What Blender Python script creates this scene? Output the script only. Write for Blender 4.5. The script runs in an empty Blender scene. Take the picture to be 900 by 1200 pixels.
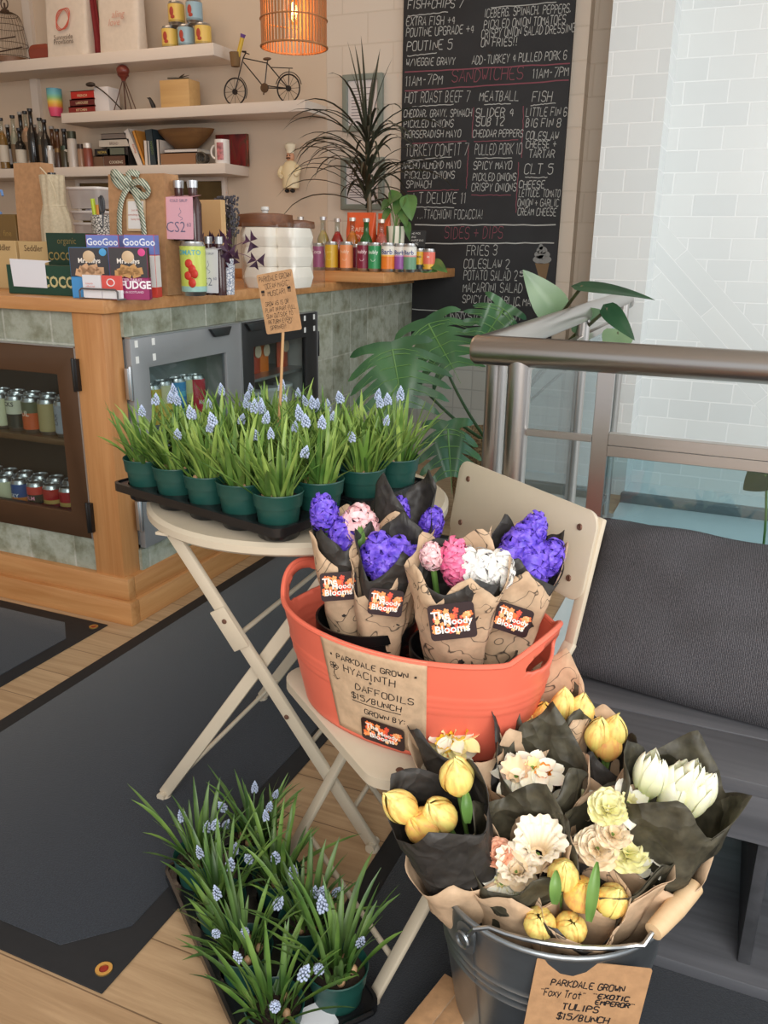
import bpy, bmesh, math, random
from mathutils import Vector, Matrix, noise
PI = math.pi
S = bpy.context.scene
COL = S.collection
rnd = random.Random(7)

# ------------------------------------------------------------------ camera
FPX = 985.0
RX = Vector((0.918, -0.133, 0.374)); 
def _cd(px, py): return Vector((px - 450.0, -(py - 600.0), -FPX))
YC = _cd(896, 290).normalized()
XC = -_cd(-2005, 248); XC = (XC - YC * XC.dot(YC)).normalized()
ZC = XC.cross(YC)
ROT = Matrix((XC, YC, ZC))                 # camera axes -> world axes
CAM = Vector((0, 0, 1.24))
cam_d = bpy.data.cameras.new('camera'); cam = bpy.data.objects.new('camera', cam_d); COL.objects.link(cam)
cam_d.sensor_fit = 'VERTICAL'; cam_d.sensor_height = 24.0; cam_d.lens = FPX / 1200.0 * 24.0
cam_d.clip_start = 0.02
cam.matrix_world = Matrix.Translation(CAM) @ ROT.to_4x4()
S.camera = cam

# a point of the photograph brought to a real plane of the room (900x1200 frame)
def atZ(px, py, z):
    d = ROT @ _cd(px, py); return CAM + d * ((z - CAM.z) / d.z)
def atX(px, py, x):
    d = ROT @ _cd(px, py); return CAM + d * ((x - CAM.x) / d.x)
def atY(px, py, y):
    d = ROT @ _cd(px, py); return CAM + d * ((y - CAM.y) / d.y)

# ------------------------------------------------------------------ world, lights, exposure
S.view_settings.view_transform = 'Standard'; S.view_settings.look = 'None'
S.view_settings.gamma = 1.0; S.view_settings.use_curve_mapping = False
S.view_settings.exposure = 0.0
W = bpy.data.worlds.new('daylight'); S.world = W; W.use_nodes = True
nt = W.node_tree; bg = nt.nodes['Background']
bg.inputs[0].default_value = (0.90, 0.95, 1.0, 1); bg.inputs[1].default_value = 0.8
def area(name, loc, target, sx, sy, power, col):
    l = bpy.data.lights.new(name, 'AREA'); l.shape = 'RECTANGLE'; l.size = sx; l.size_y = sy
    l.energy = power; l.color = col
    o = bpy.data.objects.new(name, l); COL.objects.link(o); o.location = loc
    o.rotation_euler = (Vector(target) - Vector(loc)).to_track_quat('-Z', 'Y').to_euler()
    return o
area('window_daylight_side', (2.3, 2.9, 1.9), (-0.6, 3.1, 0.9), 2.6, 2.2, 37, (0.95, 0.98, 1.0))
area('window_daylight_front', (1.2, -1.6, 2.2), (-0.6, 2.2, 0.6), 3.0, 2.0, 135, (1.0, 0.98, 0.95))
area('ceiling_lamp_warm', (-3.3, 3.2, 3.05), (-3.3, 3.3, 0), 1.2, 1.2, 12, (1.0, 0.72, 0.48))

# ------------------------------------------------------------------ materials
def lin(c):
    c = [x / 255.0 for x in c]
    return tuple((x / 12.92 if x <= 0.04045 else ((x + 0.055) / 1.055) ** 2.4) for x in c) + (1.0,)
class NT:
    def __init__(s, name):
        s.m = bpy.data.materials.new(name); s.m.use_nodes = True
        s.t = s.m.node_tree; s.b = s.t.nodes['Principled BSDF']; s.out = s.t.nodes['Material Output']
    def n(s, kind, **kw):
        x = s.t.nodes.new(kind)
        for k, v in kw.items():
            if k in x.inputs: x.inputs[k].default_value = v
            else: setattr(x, k, v)
        return x
    def l(s, a, b): s.t.links.new(a, b)
    def uv(s, scale=(1, 1, 1), rot=0, coord='UV'):
        tc = s.n('ShaderNodeTexCoord'); mp = s.n('ShaderNodeMapping')
        mp.inputs['Scale'].default_value = scale; mp.inputs['Rotation'].default_value = (0, 0, rot)
        s.l(tc.outputs[coord], mp.inputs[0]); return mp.outputs[0]
    def ramp(s, fac, stops):
        r = s.n('ShaderNodeValToRGB'); e = r.color_ramp.elements
        while len(e) < len(stops): e.new(0.5)
        for i, (p, c) in enumerate(stops): e[i].position = p; e[i].color = c
        s.l(fac, r.inputs[0]); return r.outputs[0]
    def bump(s, h, strength=0.3, dist=0.002):
        b = s.n('ShaderNodeBump', Strength=strength, Distance=dist); s.l(h, b.inputs['Height']); s.l(b.outputs[0], s.b.inputs['Normal'])
def M(name, c, rough=0.6, metal=0.0, var=0.0, scale=30.0, bump=0.0, alpha=1.0, trans=0.0, sss=0.0, coord='Object', emit=None, sheen=0.0):
    k = NT(name); col = lin(c)
    k.b.inputs['Base Color'].default_value = col
    k.b.inputs['Roughness'].default_value = rough; k.b.inputs['Metallic'].default_value = metal
    if var or bump:
        v = k.uv(coord=coord); t = k.n('ShaderNodeTexNoise', Scale=scale, Detail=5.0); k.l(v, t.inputs['Vector'])
        if var:
            a = tuple(max(0, x * (1 - var)) for x in col[:3]) + (1,); b = tuple(min(1, x * (1 + var)) for x in col[:3]) + (1,)
            k.l(k.ramp(t.outputs[0], [(0.3, a), (0.7, b)]), k.b.inputs['Base Color'])
        if bump: k.bump(t.outputs[0], bump)
    if alpha < 1: k.b.inputs['Alpha'].default_value = alpha
    if trans: k.b.inputs['Transmission Weight'].default_value = trans
    if sss:
        k.b.inputs['Subsurface Weight'].default_value = sss; k.b.inputs['Subsurface Radius'].default_value = (0.01, 0.01, 0.006)
        k.b.inputs['Subsurface Scale'].default_value = 0.5
    if sheen: k.b.inputs['Sheen Weight'].default_value = sheen
    if emit: k.b.inputs['Emission Color'].default_value = lin(emit[0]); k.b.inputs['Emission Strength'].default_value = emit[1]
    return k.m
def wood(name, c1, c2, axis=0, rough=0.5, grain=26.0, coord='Object', bump=0.12):
    k = NT(name); sc = [grain, grain, grain]; sc[axis] = grain * 0.06
    v = k.uv(tuple(sc), coord=coord); t = k.n('ShaderNodeTexNoise', Scale=1.0, Detail=6.0, Roughness=0.6, Distortion=0.6); k.l(v, t.inputs['Vector'])
    k.l(k.ramp(t.outputs[0], [(0.3, lin(c1)), (0.7, lin(c2))]), k.b.inputs['Base Color'])
    k.b.inputs['Roughness'].default_value = rough; k.bump(t.outputs[0], bump); return k.m
def tiles(name, c1, c2, cm, w, h, mortar=0.004, offset=0.5, rough=0.35, mottled=None, band=None, coord='UV', shift=(0, 0)):
    k = NT(name); tc = k.n('ShaderNodeTexCoord'); mp = k.n('ShaderNodeMapping'); mp.inputs['Location'].default_value = (shift[0], shift[1], 0)
    k.l(tc.outputs[coord], mp.inputs[0]); v = mp.outputs[0]
    def brick(vec, off, ww, hh):
        b = k.n('ShaderNodeTexBrick', Scale=1.0); b.offset = off; b.offset_frequency = 2
        b.inputs['Color1'].default_value = lin(c1); b.inputs['Color2'].default_value = lin(c2); b.inputs['Mortar'].default_value = lin(cm)
        b.inputs['Mortar Size'].default_value = mortar; b.inputs['Mortar Smooth'].default_value = 0.25
        b.inputs['Brick Width'].default_value = ww; b.inputs['Row Height'].default_value = hh; k.l(vec, b.inputs['Vector']); return b
    b = brick(v, offset, w, h); colr, fac = b.outputs['Color'], b.outputs['Fac']
    if band:                                   # three long diagonal strips laid across the courses
        lo, hi, x0, step = band
        sp = k.n('ShaderNodeSeparateXYZ'); k.l(tc.outputs[coord], sp.inputs[0])
        ad = k.n('ShaderNodeMath', operation='ADD'); k.l(sp.outputs[0], ad.inputs[0]); k.l(sp.outputs[1], ad.inputs[1])
        g = k.n('ShaderNodeMath', operation='GREATER_THAN'); k.l(ad.outputs[0], g.inputs[0]); g.inputs[1].default_value = lo
        q = k.n('ShaderNodeMath', operation='LESS_THAN'); k.l(ad.outputs[0], q.inputs[0]); q.inputs[1].default_value = hi
        mu = k.n('ShaderNodeMath', operation='MULTIPLY'); k.l(g.outputs[0], mu.inputs[0]); k.l(q.outputs[0], mu.inputs[1])
        su = k.n('ShaderNodeMath', operation='SUBTRACT'); k.l(sp.outputs[0], su.inputs[0]); k.l(sp.outputs[1], su.inputs[1])
        s2 = k.n('ShaderNodeMath', operation='SUBTRACT'); k.l(ad.outputs[0], s2.inputs[0]); s2.inputs[1].default_value = lo
        cb = k.n('ShaderNodeCombineXYZ'); k.l(su.outputs[0], cb.inputs[0]); k.l(s2.outputs[0], cb.inputs[1])
        b2 = brick(cb.outputs[0], 0.37, 1.15, step)
        mx = k.n('ShaderNodeMixRGB'); k.l(mu.outputs[0], mx.inputs[0]); k.l(colr, mx.inputs[1]); k.l(b2.outputs['Color'], mx.inputs[2]); colr = mx.outputs[0]
        mf = k.n('ShaderNodeMixRGB'); k.l(mu.outputs[0], mf.inputs[0]); k.l(fac, mf.inputs[1]); k.l(b2.outputs['Fac'], mf.inputs[2]); fac = mf.outputs[0]
    if mottled:
        t = k.n('ShaderNodeTexNoise', Scale=9.0, Detail=8.0, Roughness=0.65); k.l(v, t.inputs['Vector'])
        r = k.ramp(t.outputs[0], mottled); mm = k.n('ShaderNodeMixRGB', blend_type='MULTIPLY'); mm.inputs[0].default_value = 1.0
        k.l(colr, mm.inputs[1]); k.l(r, mm.inputs[2]); colr = mm.outputs[0]
    k.l(colr, k.b.inputs['Base Color']); k.b.inputs['Roughness'].default_value = rough
    iv = k.n('ShaderNodeMath', operation='SUBTRACT'); iv.inputs[0].default_value = 1.0; k.l(fac, iv.inputs[1])
    k.bump(iv.outputs[0], 0.5, 0.003); return k.m
def weave(name, c1, c2, sc, rough=0.9, bump=0.4):
    k = NT(name); v = k.uv((1, 1, 1), coord='UV')
    w1 = k.n('ShaderNodeTexWave', Scale=sc, Distortion=3.0, Detail=3.0); w1.inputs['Detail Scale'].default_value = 3.0; k.l(v, w1.inputs['Vector'])
    t = k.n('ShaderNodeTexNoise', Scale=sc * 3, Detail=3.0); k.l(v, t.inputs['Vector'])
    mx = k.n('ShaderNodeMath', operation='MULTIPLY'); k.l(w1.outputs['Fac'], mx.inputs[0]); k.l(t.outputs[0], mx.inputs[1])
    k.l(k.ramp(mx.outputs[0], [(0.1, lin(c1)), (0.55, lin(c2))]), k.b.inputs['Base Color'])
    k.b.inputs['Roughness'].default_value = rough; k.bump(mx.outputs[0], bump, 0.002); return k.m
def paper(name, c, ink=None, rough=0.75, sc=14.0, crumple=False, mot=(0.86, 1.1)):       # kraft or tissue paper, optionally printed with thin wandering ink lines
    k = NT(name); v = k.uv(coord='Object'); t = k.n('ShaderNodeTexNoise', Scale=60.0, Detail=6.0); k.l(v, t.inputs['Vector'])
    col = lin(c); a = tuple(x * mot[0] for x in col[:3]) + (1,); b = tuple(min(1, x * mot[1]) for x in col[:3]) + (1,)
    cc = k.ramp(t.outputs[0], [(0.3, a), (0.7, b)])
    if ink:
        n2 = k.n('ShaderNodeTexNoise', Scale=sc, Detail=1.0, Distortion=1.5); k.l(v, n2.inputs['Vector'])
        f = k.ramp(n2.outputs[0], [(0.0, (0, 0, 0, 1)), (0.488, (0, 0, 0, 1)), (0.5, (1, 1, 1, 1)), (0.512, (0, 0, 0, 1))])
        mx = k.n('ShaderNodeMixRGB'); k.l(f, mx.inputs[0]); k.l(cc, mx.inputs[1]); mx.inputs[2].default_value = lin(ink); cc = mx.outputs[0]
    k.l(cc, k.b.inputs['Base Color']); k.b.inputs['Roughness'].default_value = rough
    n3 = k.n('ShaderNodeTexVoronoi', Scale=24.0) if crumple else k.n('ShaderNodeTexNoise', Scale=22.0, Detail=4.0)
    if crumple:
        n3.feature = 'F1'; dn = k.n('ShaderNodeTexNoise', Scale=9.0, Detail=3.0); k.l(v, dn.inputs['Vector']); ad = k.n('ShaderNodeMixRGB'); ad.inputs[0].default_value = 0.12; k.l(v, ad.inputs[1]); k.l(dn.outputs['Color'], ad.inputs[2]); k.l(ad.outputs[0], n3.inputs['Vector'])
    else: k.l(v, n3.inputs['Vector'])
    k.bump(n3.outputs[0], 0.9 if crumple else 0.5, 0.012 if crumple else 0.006); return k.m
def glassmat(name, tint, opacity=0.12, rough=0.03):
    k = NT(name); t = k.t; t.nodes.remove(k.b)
    tr = k.n('ShaderNodeBsdfTransparent'); tr.inputs[0].default_value = lin(tint)
    gl = k.n('ShaderNodeBsdfGlossy', Roughness=rough); lw = k.n('ShaderNodeLayerWeight', Blend=0.5)
    pw = k.n('ShaderNodeMath', operation='POWER'); pw.inputs[1].default_value = 4.0; k.l(lw.outputs['Facing'], pw.inputs[0])
    ml = k.n('ShaderNodeMath', operation='MULTIPLY_ADD'); ml.inputs[1].default_value = 0.7; ml.inputs[2].default_value = 0.02 + opacity * 0.15; k.l(pw.outputs[0], ml.inputs[0])
    mx = k.n('ShaderNodeMixShader'); k.l(ml.outputs[0], mx.inputs[0]); k.l(tr.outputs[0], mx.inputs[1]); k.l(gl.outputs[0], mx.inputs[2]); k.l(mx.outputs[0], k.out.inputs[0]); return k.m
def grad(name, stops, z0, z1, rough=0.5, axis=2, sss=0.0):      # colour bands along an object axis
    k = NT(name); tc = k.n('ShaderNodeTexCoord'); sp = k.n('ShaderNodeSeparateXYZ'); k.l(tc.outputs['Object'], sp.inputs[0])
    mr = k.n('ShaderNodeMapRange'); mr.inputs[1].default_value = z0; mr.inputs[2].default_value = z1; k.l(sp.outputs[axis], mr.inputs[0])
    k.l(k.ramp(mr.outputs[0], [(p, lin(c)) for p, c in stops]), k.b.inputs['Base Color']); k.b.inputs['Roughness'].default_value = rough
    return k.m
_mc = {}
def flat(c, rough=0.5, metal=0.0):
    key = (tuple(c), rough, metal)
    if key not in _mc: _mc[key] = M('paint_%d_%d_%d' % tuple(c), c, rough, metal)
    return _mc[key]

# ------------------------------------------------------------------ mesh helpers
WM = {}
class MB:
    def __init__(s): s.v = []; s.f = []; s.mi = []; s.cur = 0; s.M = None
    def add(s, vs, fs):
        o = len(s.v)
        for p in vs:
            p = Vector(p); s.v.append(s.M @ p if s.M else p)
        for f in fs: s.f.append([i + o for i in f]); s.mi.append(s.cur)
    def box(s, a, b):
        x0, y0, z0 = a; x1, y1, z1 = b
        s.add([(x0, y0, z0), (x1, y0, z0), (x1, y1, z0), (x0, y1, z0), (x0, y0, z1), (x1, y0, z1), (x1, y1, z1), (x0, y1, z1)],
              [(3, 2, 1, 0), (4, 5, 6, 7), (0, 1, 5, 4), (1, 2, 6, 5), (2, 3, 7, 6), (3, 0, 4, 7)]); return s
    def boxm(s, size, mat):                     # centred box under a matrix
        x, y, z = (q / 2 for q in size)
        vs = [mat @ Vector(p) for p in [(-x, -y, -z), (x, -y, -z), (x, y, -z), (-x, y, -z), (-x, -y, z), (x, -y, z), (x, y, z), (-x, y, z)]]
        s.add(vs, [(3, 2, 1, 0), (4, 5, 6, 7), (0, 1, 5, 4), (1, 2, 6, 5), (2, 3, 7, 6), (3, 0, 4, 7)]); return s
    def bar(s, a, b, w, t, up=(0, 0, 1)):        # rectangular bar from a to b, w across, t along the up side
        a, b = Vector(a), Vector(b); d = (b - a); L = d.length; d.normalize(); u = Vector(up); x = d.cross(u)
        if x.length < 1e-4: x = d.cross(Vector((1, 0, 0)))
        x.normalize(); u = x.cross(d)
        m = Matrix((x, d, u)).transposed().to_4x4(); m.translation = (a + b) / 2
        return s.boxm((w, L, t), m)
    def grid(s, fn, nu, nv, closed=False):
        vs = [fn(i / nu, j / nv) for j in range(nv + 1) for i in range(nu if closed else nu + 1)]
        n = nu if closed else nu + 1
        s.add(vs, [(j * n + i, j * n + (i + 1) % n, (j + 1) * n + (i + 1) % n, (j + 1) * n + i) for j in range(nv) for i in range(nu)]); return s
    def tube(s, pts, r, n=8, cap=True):
        pts = [Vector(p) for p in pts]; N = len(pts); rs = r if isinstance(r, (list, tuple)) else [r] * N
        prev = None; vs = []
        for i, p in enumerate(pts):
            d = (pts[min(i + 1, N - 1)] - pts[max(i - 1, 0)]).normalized()
            if prev is None:
                u = Vector((0, 0, 1)) if abs(d.z) < 0.9 else Vector((1, 0, 0)); x = d.cross(u).normalized()
            else: x = (prev - d * prev.dot(d)).normalized()
            prev = x; y = d.cross(x)
            for k in range(n):
                a = 2 * PI * k / n; vs.append(p + (x * math.cos(a) + y * math.sin(a)) * rs[i])
        fs = [(j * n + i, j * n + (i + 1) % n, (j + 1) * n + (i + 1) % n, (j + 1) * n + i) for j in range(N - 1) for i in range(n)]
        if cap: fs += [tuple(range(n))[::-1], tuple((N - 1) * n + i for i in range(n))]
        s.add(vs, fs); return s
    def lathe(s, prof, n=24, c=(0, 0, 0), ax=None, cap=True, sx=1.0, sy=1.0):      # prof: (r, z) pairs
        m = ax if ax else Matrix.Identity(4); c = Vector(c); vs = []
        for r, z in prof:
            for k in range(n):
                a = 2 * PI * k / n; vs.append(c + m @ Vector((r * sx * math.cos(a), r * sy * math.sin(a), z)))
        N = len(prof)
        fs = [(j * n + i, j * n + (i + 1) % n, (j + 1) * n + (i + 1) % n, (j + 1) * n + i) for j in range(N - 1) for i in range(n)]
        if cap: 
            if prof[0][0] > 1e-5: fs.append(tuple(range(n))[::-1])
            if prof[-1][0] > 1e-5: fs.append(tuple((N - 1) * n + i for i in range(n)))
        s.add(vs, fs); return s
    def prism(s, poly, h, mat=None):            # polygon in xy, extruded along z by h
        m = mat or Matrix.Identity(4); n = len(poly)
        vs = [m @ Vector((x, y, 0)) for x, y in poly] + [m @ Vector((x, y, h)) for x, y in poly]
        s.add(vs, [tuple(range(n))[::-1], tuple(range(n, 2 * n))] + [(i, (i + 1) % n, n + (i + 1) % n, n + i) for i in range(n)]); return s
    def ball(s, c, r, n=10, m=6, sc=(1, 1, 1)):
        c = Vector(c)
        prof = [(math.sin(PI * j / m) * r, -math.cos(PI * j / m) * r) for j in range(m + 1)]
        prof[0] = (r * 1e-3, -r); prof[-1] = (r * 1e-3, r)
        old = s.M; vs = []
        for q, z in prof:
            for k in range(n): vs.append(c + Vector((q * math.cos(2 * PI * k / n) * sc[0], q * math.sin(2 * PI * k / n) * sc[1], z * sc[2])))
        s.add(vs, [(j * n + i, j * n + (i + 1) % n, (j + 1) * n + (i + 1) % n, (j + 1) * n + i) for j in range(m) for i in range(n)]); return s
    def build(s, name, mats, parent=None, bevel=0.0, seg=2, smooth=True, angle=40, origin=None, solid=0.0, weld=False):
        me = bpy.data.meshes.new(name)
        if parent is not None: inv = WM[parent].inverted()
        elif origin is not None: inv = Matrix.Translation(-Vector(origin))
        else: inv = Matrix.Identity(4)
        me.from_pydata([inv @ p for p in s.v], [], s.f)
        if not isinstance(mats, (list, tuple)): mats = [mats]
        for m in mats: me.materials.append(m)
        me.polygons.foreach_set('material_index', s.mi)
        if bevel or weld:
            bm = bmesh.new(); bm.from_mesh(me)
            if weld: bmesh.ops.remove_doubles(bm, verts=bm.verts, dist=1e-5)
            if bevel:
                bm.normal_update()
                ed = [e for e in bm.edges if len(e.link_faces) == 2 and e.calc_face_angle(0) > 0.6]
                bmesh.ops.bevel(bm, geom=ed, offset=bevel, segments=seg, profile=0.5, affect='EDGES', clamp_overlap=True)
            bm.to_mesh(me); bm.free()
        uv = me.uv_layers.new(name='UVMap'); dat = uv.data
        for p in me.polygons:
            nx, ny, nz = (abs(q) for q in p.normal)
            for li in p.loop_indices:
                c = me.vertices[me.loops[li].vertex_index].co
                if nz >= nx and nz >= ny: dat[li].uv = (c.x, c.y)
                elif nx >= ny: dat[li].uv = (c.y, c.z)
                else: dat[li].uv = (c.x, c.z)
        if smooth:
            me.polygons.foreach_set('use_smooth', [True] * len(me.polygons)); me.set_sharp_from_angle(angle=math.radians(angle))
        o = bpy.data.objects.new(name, me); COL.objects.link(o)
        if parent is not None: o.parent = parent; WM[o] = WM[parent]
        else:
            if origin is not None: o.location = origin
            WM[o] = Matrix.Translation(Vector(origin or (0, 0, 0)))
        if solid:
            md = o.modifiers.new('thickness', 'SOLIDIFY'); md.thickness = solid; md.offset = 0
        return o
def tag(o, label, cat, group=None, kind=None):
    o['label'] = label; o['category'] = cat
    if group: o['group'] = group
    if kind: o['kind'] = kind
    return o
def thing(name, label, cat, loc=(0, 0, 0), rz=0.0, group=None):
    o = bpy.data.objects.new(name, None); COL.objects.link(o); o.location = loc; o.rotation_euler = (0, 0, rz); o.empty_display_size = 0.05
    WM[o] = Matrix.Translation(Vector(loc)) @ Matrix.Rotation(rz, 4, 'Z')
    return tag(o, label, cat, group)
def struct(o): o['kind'] = 'structure'; return o
KIDS = {}
def kids(o): return [c for c in bpy.data.objects if c.parent == o]
def dup(root, loc, rz=0.0, label=None, group=None, sc=None):
    r = root.copy(); COL.objects.link(r); r.location = loc; r.rotation_euler = (0, 0, rz)
    if sc: r.scale = (sc, sc, sc)
    if label: r['label'] = label
    if group: r['group'] = group
    if root not in KIDS: KIDS[root] = [(c, kids(c)) for c in kids(root)]
    for c, gs in KIDS[root]:
        d = c.copy(); COL.objects.link(d); d.parent = r
        for g in gs:
            e = g.copy(); COL.objects.link(e); e.parent = d
    return r
def frame(o, u, v):                              # matrix with x=u, y=v, z=u x v at o
    u = Vector(u).normalized(); v = Vector(v); v = (v - u * v.dot(u)).normalized(); n = u.cross(v)
    m = Matrix((u, v, n)).transposed().to_4x4(); m.translation = Vector(o); return m
def rrect(w, h, r, n=5, x0=None, y0=None):
    x0 = -w / 2 if x0 is None else x0; y0 = -h / 2 if y0 is None else y0; out = []
    for cx, cy, a0 in ((w - r, r, -90), (w - r, h - r, 0), (r, h - r, 90), (r, r, 180)):
        for k in range(n + 1):
            a = math.radians(a0 + 90 * k / n); out.append((x0 + cx + r * math.cos(a), y0 + cy + r * math.sin(a)))
    return out
def bez(p0, p1, p2, n=8):
    p0, p1, p2 = Vector(p0), Vector(p1), Vector(p2)
    return [(1 - t) ** 2 * p0 + 2 * t * (1 - t) * p1 + t * t * p2 for t in [i / n for i in range(n + 1)]]

# ------------------------------------------------------------------ lettering: single-stroke hand and a plain printed face
G = {'A': '00 26 40/12 32', 'B': '00 06 26 35 34 23 03/23 32 31 20 00', 'C': '45 36 16 05 01 10 30 41', 'D': '00 06 26 44 42 20 00', 'E': '40 00 06 46/03 33',
 'F': '00 06 46/03 33', 'G': '45 36 16 05 01 10 30 41 43 23', 'H': '00 06/40 46/03 43', 'I': '20 26', 'J': '36 31 20 10 01', 'K': '00 06/46 03 40', 'L': '06 00 40',
 'M': '00 06 22 46 40', 'N': '00 06 40 46', 'O': '10 01 05 16 36 45 41 30 10', 'P': '00 06 26 45 44 33 03', 'Q': '10 01 05 16 36 45 41 30 10/22 40', 'R': '00 06 26 45 44 33 03/23 40',
 'S': '45 36 16 05 04 13 33 42 41 30 10 01', 'T': '20 26/06 46', 'U': '06 01 10 30 41 46', 'V': '06 20 46', 'W': '06 10 24 30 46', 'X': '00 46/06 40', 'Y': '06 23 46/23 20', 'Z': '06 46 00 40',
 '0': '10 01 05 16 36 45 41 30 10', '1': '15 26 20', '2': '05 16 36 45 44 00 40', '3': '05 16 36 45 44 33 13/33 42 41 30 10 01', '4': '30 36 02 42', '5': '46 06 04 34 43 41 30 10 01',
 '6': '45 36 16 05 01 10 30 41 42 33 13 02', '7': '06 46 10', '8': '13 04 05 16 36 45 44 33 13 02 01 10 30 41 42 33', '9': '41 30 10 01/43 33 13 04 05 16 36 45 41',
 '+': '21 25/03 43', '-': '13 33', '!': '26 22/20 21', ',': '21 10', '/': '00 46', '$': '45 36 16 05 04 13 33 42 41 30 10 01/27 2_', '"': '15 16/35 36', '.': '20 21', ':': '21 22/24 25',
 '&': '40 05 16 25 01 10 30 43', 'o': '10 01 03 14 34 43 41 30 10', 'x': '00 44/04 40', 'y': '04 20/44 1_', 'r': '04 00/02 14 34', 't': '26 21 30/04 44', '|': '26 20', "'": '26 24', '*': '14 32/12 34/24 22',
 '(': '36 24 22 30', ')': '16 24 22 10'}
def _pt(c): return (int(c[0]), -1 if c[1] == '_' else int(c[1]))
def hand(mb, text, mat, size, w, jit=0.25, track=5.2, rng=rnd, z=0.0006):     # writes into the xy plane of mat, baseline at its origin
    x = 0.0; k = size / 6.0
    for ch in text:
        if ch == ' ': x += 3.2 * k; continue
        g = G.get(ch) or G.get(ch.upper())
        if not g: x += 3 * k; continue
        jy = rng.uniform(-jit, jit); sl = 0.10 + rng.uniform(-0.05, 0.05)
        for st in g.split('/'):
            pts = [_pt(c) for c in st.split()]
            if len(pts) > 3:                      # one pass of corner cutting rounds the bowls
                q = [pts[0]]
                for a, b in zip(pts, pts[1:]):
                    q += [(a[0] * .75 + b[0] * .25, a[1] * .75 + b[1] * .25), (a[0] * .25 + b[0] * .75, a[1] * .25 + b[1] * .75)]
                pts = q + [pts[-1]]
            nw = 1.1 if ch in "I1!,.:'|" else 0.0
            P = [Vector((x + (p[0] - nw + p[1] * sl + rng.uniform(-.12, .12)) * k, (p[1] + jy) * k + rng.uniform(-.1, .1) * k)) for p in pts]
            ribbon(mb, P, mat, w, z)
        x += (track if ch not in "I1!,.:'|" else track * 0.62) * k
    return x
def ribbon(mb, P, mat, w, z=0.0006):
    vs = []; n = len(P)
    for i, p in enumerate(P):
        d = (P[min(i + 1, n - 1)] - P[max(i - 1, 0)])
        if d.length < 1e-9: d = Vector((1, 0))
        d.normalize(); q = Vector((-d.y, d.x)) * w / 2
        vs += [mat @ Vector((p.x + q.x, p.y + q.y, z)), mat @ Vector((p.x - q.x, p.y - q.y, z))]
    mb.add(vs, [(2 * i + 1, 2 * i + 3, 2 * i + 2, 2 * i) for i in range(n - 1)])
_tc = {}
def printed(mb, text, mat, size, bold=0.0, align='CENTER', z=0.0006, sx=1.0, shear=0.0):
    key = (text, bold, align, shear)
    if key not in _tc:
        cu = bpy.data.curves.new('lettering', 'FONT'); cu.body = text; cu.size = 1.0; cu.offset = bold; cu.align_x = align; cu.shear = shear; cu.resolution_u = 2
        ob = bpy.data.objects.new('lettering', cu); COL.objects.link(ob)
        me = bpy.data.meshes.new_from_object(ob)
        _tc[key] = ([v.co.copy() for v in me.vertices], [tuple(p.vertices) for p in me.polygons])
        bpy.data.objects.remove(ob); bpy.data.curves.remove(cu); bpy.data.meshes.remove(me)
    vs, fs = _tc[key]
    mb.add([mat @ Vector((p.x * size * sx, p.y * size, z)) for p in vs], fs)
# ================================================================== materials of the room
m_plaster = M('plaster_cream', (206, 186, 164), 0.85, var=0.03, scale=3.0)
m_tile_cream = tiles('painted_block_cream', (212, 198, 182), (209, 195, 179), (203, 188, 171), 0.30, 0.15, 0.004, 0.5, 0.7)
m_tile_white = tiles('subway_tile_white', (222, 224, 222), (214, 217, 216), (236, 237, 236), 0.20, 0.10, 0.0035, 0.5, 0.32, shift=(0.05, 0.02))
m_tile_band = tiles('subway_tile_white_with_diagonal_strips', (222, 224, 222), (214, 217, 216), (236, 237, 236), 0.20, 0.10, 0.0035, 0.5, 0.32, band=(0.545, 0.875, 0, 0.11), shift=(0.05, 0.02))
m_tile_sq = tiles('square_tile_white', (190, 190, 184), (182, 182, 177), (170, 170, 166), 0.11, 0.11, 0.004, 0.0, 0.4)
m_green = tiles('green_grey_tile', (188, 190, 178), (150, 154, 142), (196, 196, 188), 0.20, 0.20, 0.004, 0.0, 0.38,
                mottled=[(0.28, lin((150, 140, 112))), (0.42, lin((205, 206, 192))), (0.56, lin((250, 252, 248))), (0.75, lin((196, 192, 172)))], shift=(0.03, 0.08))
m_ceil = M('ceiling_paint', (225, 220, 212), 0.9)
m_oak = wood('honey_oak', (178, 120, 68), (206, 152, 98), 0, 0.38, 30)
m_oak_y = wood('honey_oak_along_depth', (178, 120, 68), (206, 152, 98), 1, 0.38, 30)
m_oak_z = wood('honey_oak_upright', (176, 117, 66), (204, 149, 95), 2, 0.4, 30)
k = NT('oak_plank_floor'); v = k.uv(); br = k.n('ShaderNodeTexBrick', Scale=1.0); br.offset = 0.37
for n_, c_ in (('Color1', (200, 170, 134)), ('Color2', (186, 154, 118)), ('Mortar', (128, 102, 76))): br.inputs[n_].default_value = lin(c_)
br.inputs['Mortar Size'].default_value = 0.0015; br.inputs['Brick Width'].default_value = 1.2; br.inputs['Row Height'].default_value = 0.14; k.l(v, br.inputs['Vector'])
v2 = k.uv((2.2, 42, 1)); ns = k.n('ShaderNodeTexNoise', Scale=1.0, Detail=7.0, Roughness=0.65, Distortion=0.8); k.l(v2, ns.inputs['Vector'])
r_ = k.ramp(ns.outputs[0], [(0.3, lin((214, 207, 199))), (0.65, (1, 1, 1, 1))]); mm = k.n('ShaderNodeMixRGB', blend_type='MULTIPLY'); mm.inputs[0].default_value = 1
k.l(br.outputs['Color'], mm.inputs[1]); k.l(r_, mm.inputs[2]); k.l(mm.outputs[0], k.b.inputs['Base Color']); k.b.inputs['Roughness'].default_value = 0.42; k.bump(ns.outputs[0], 0.1)
m_floor = k.m
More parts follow.
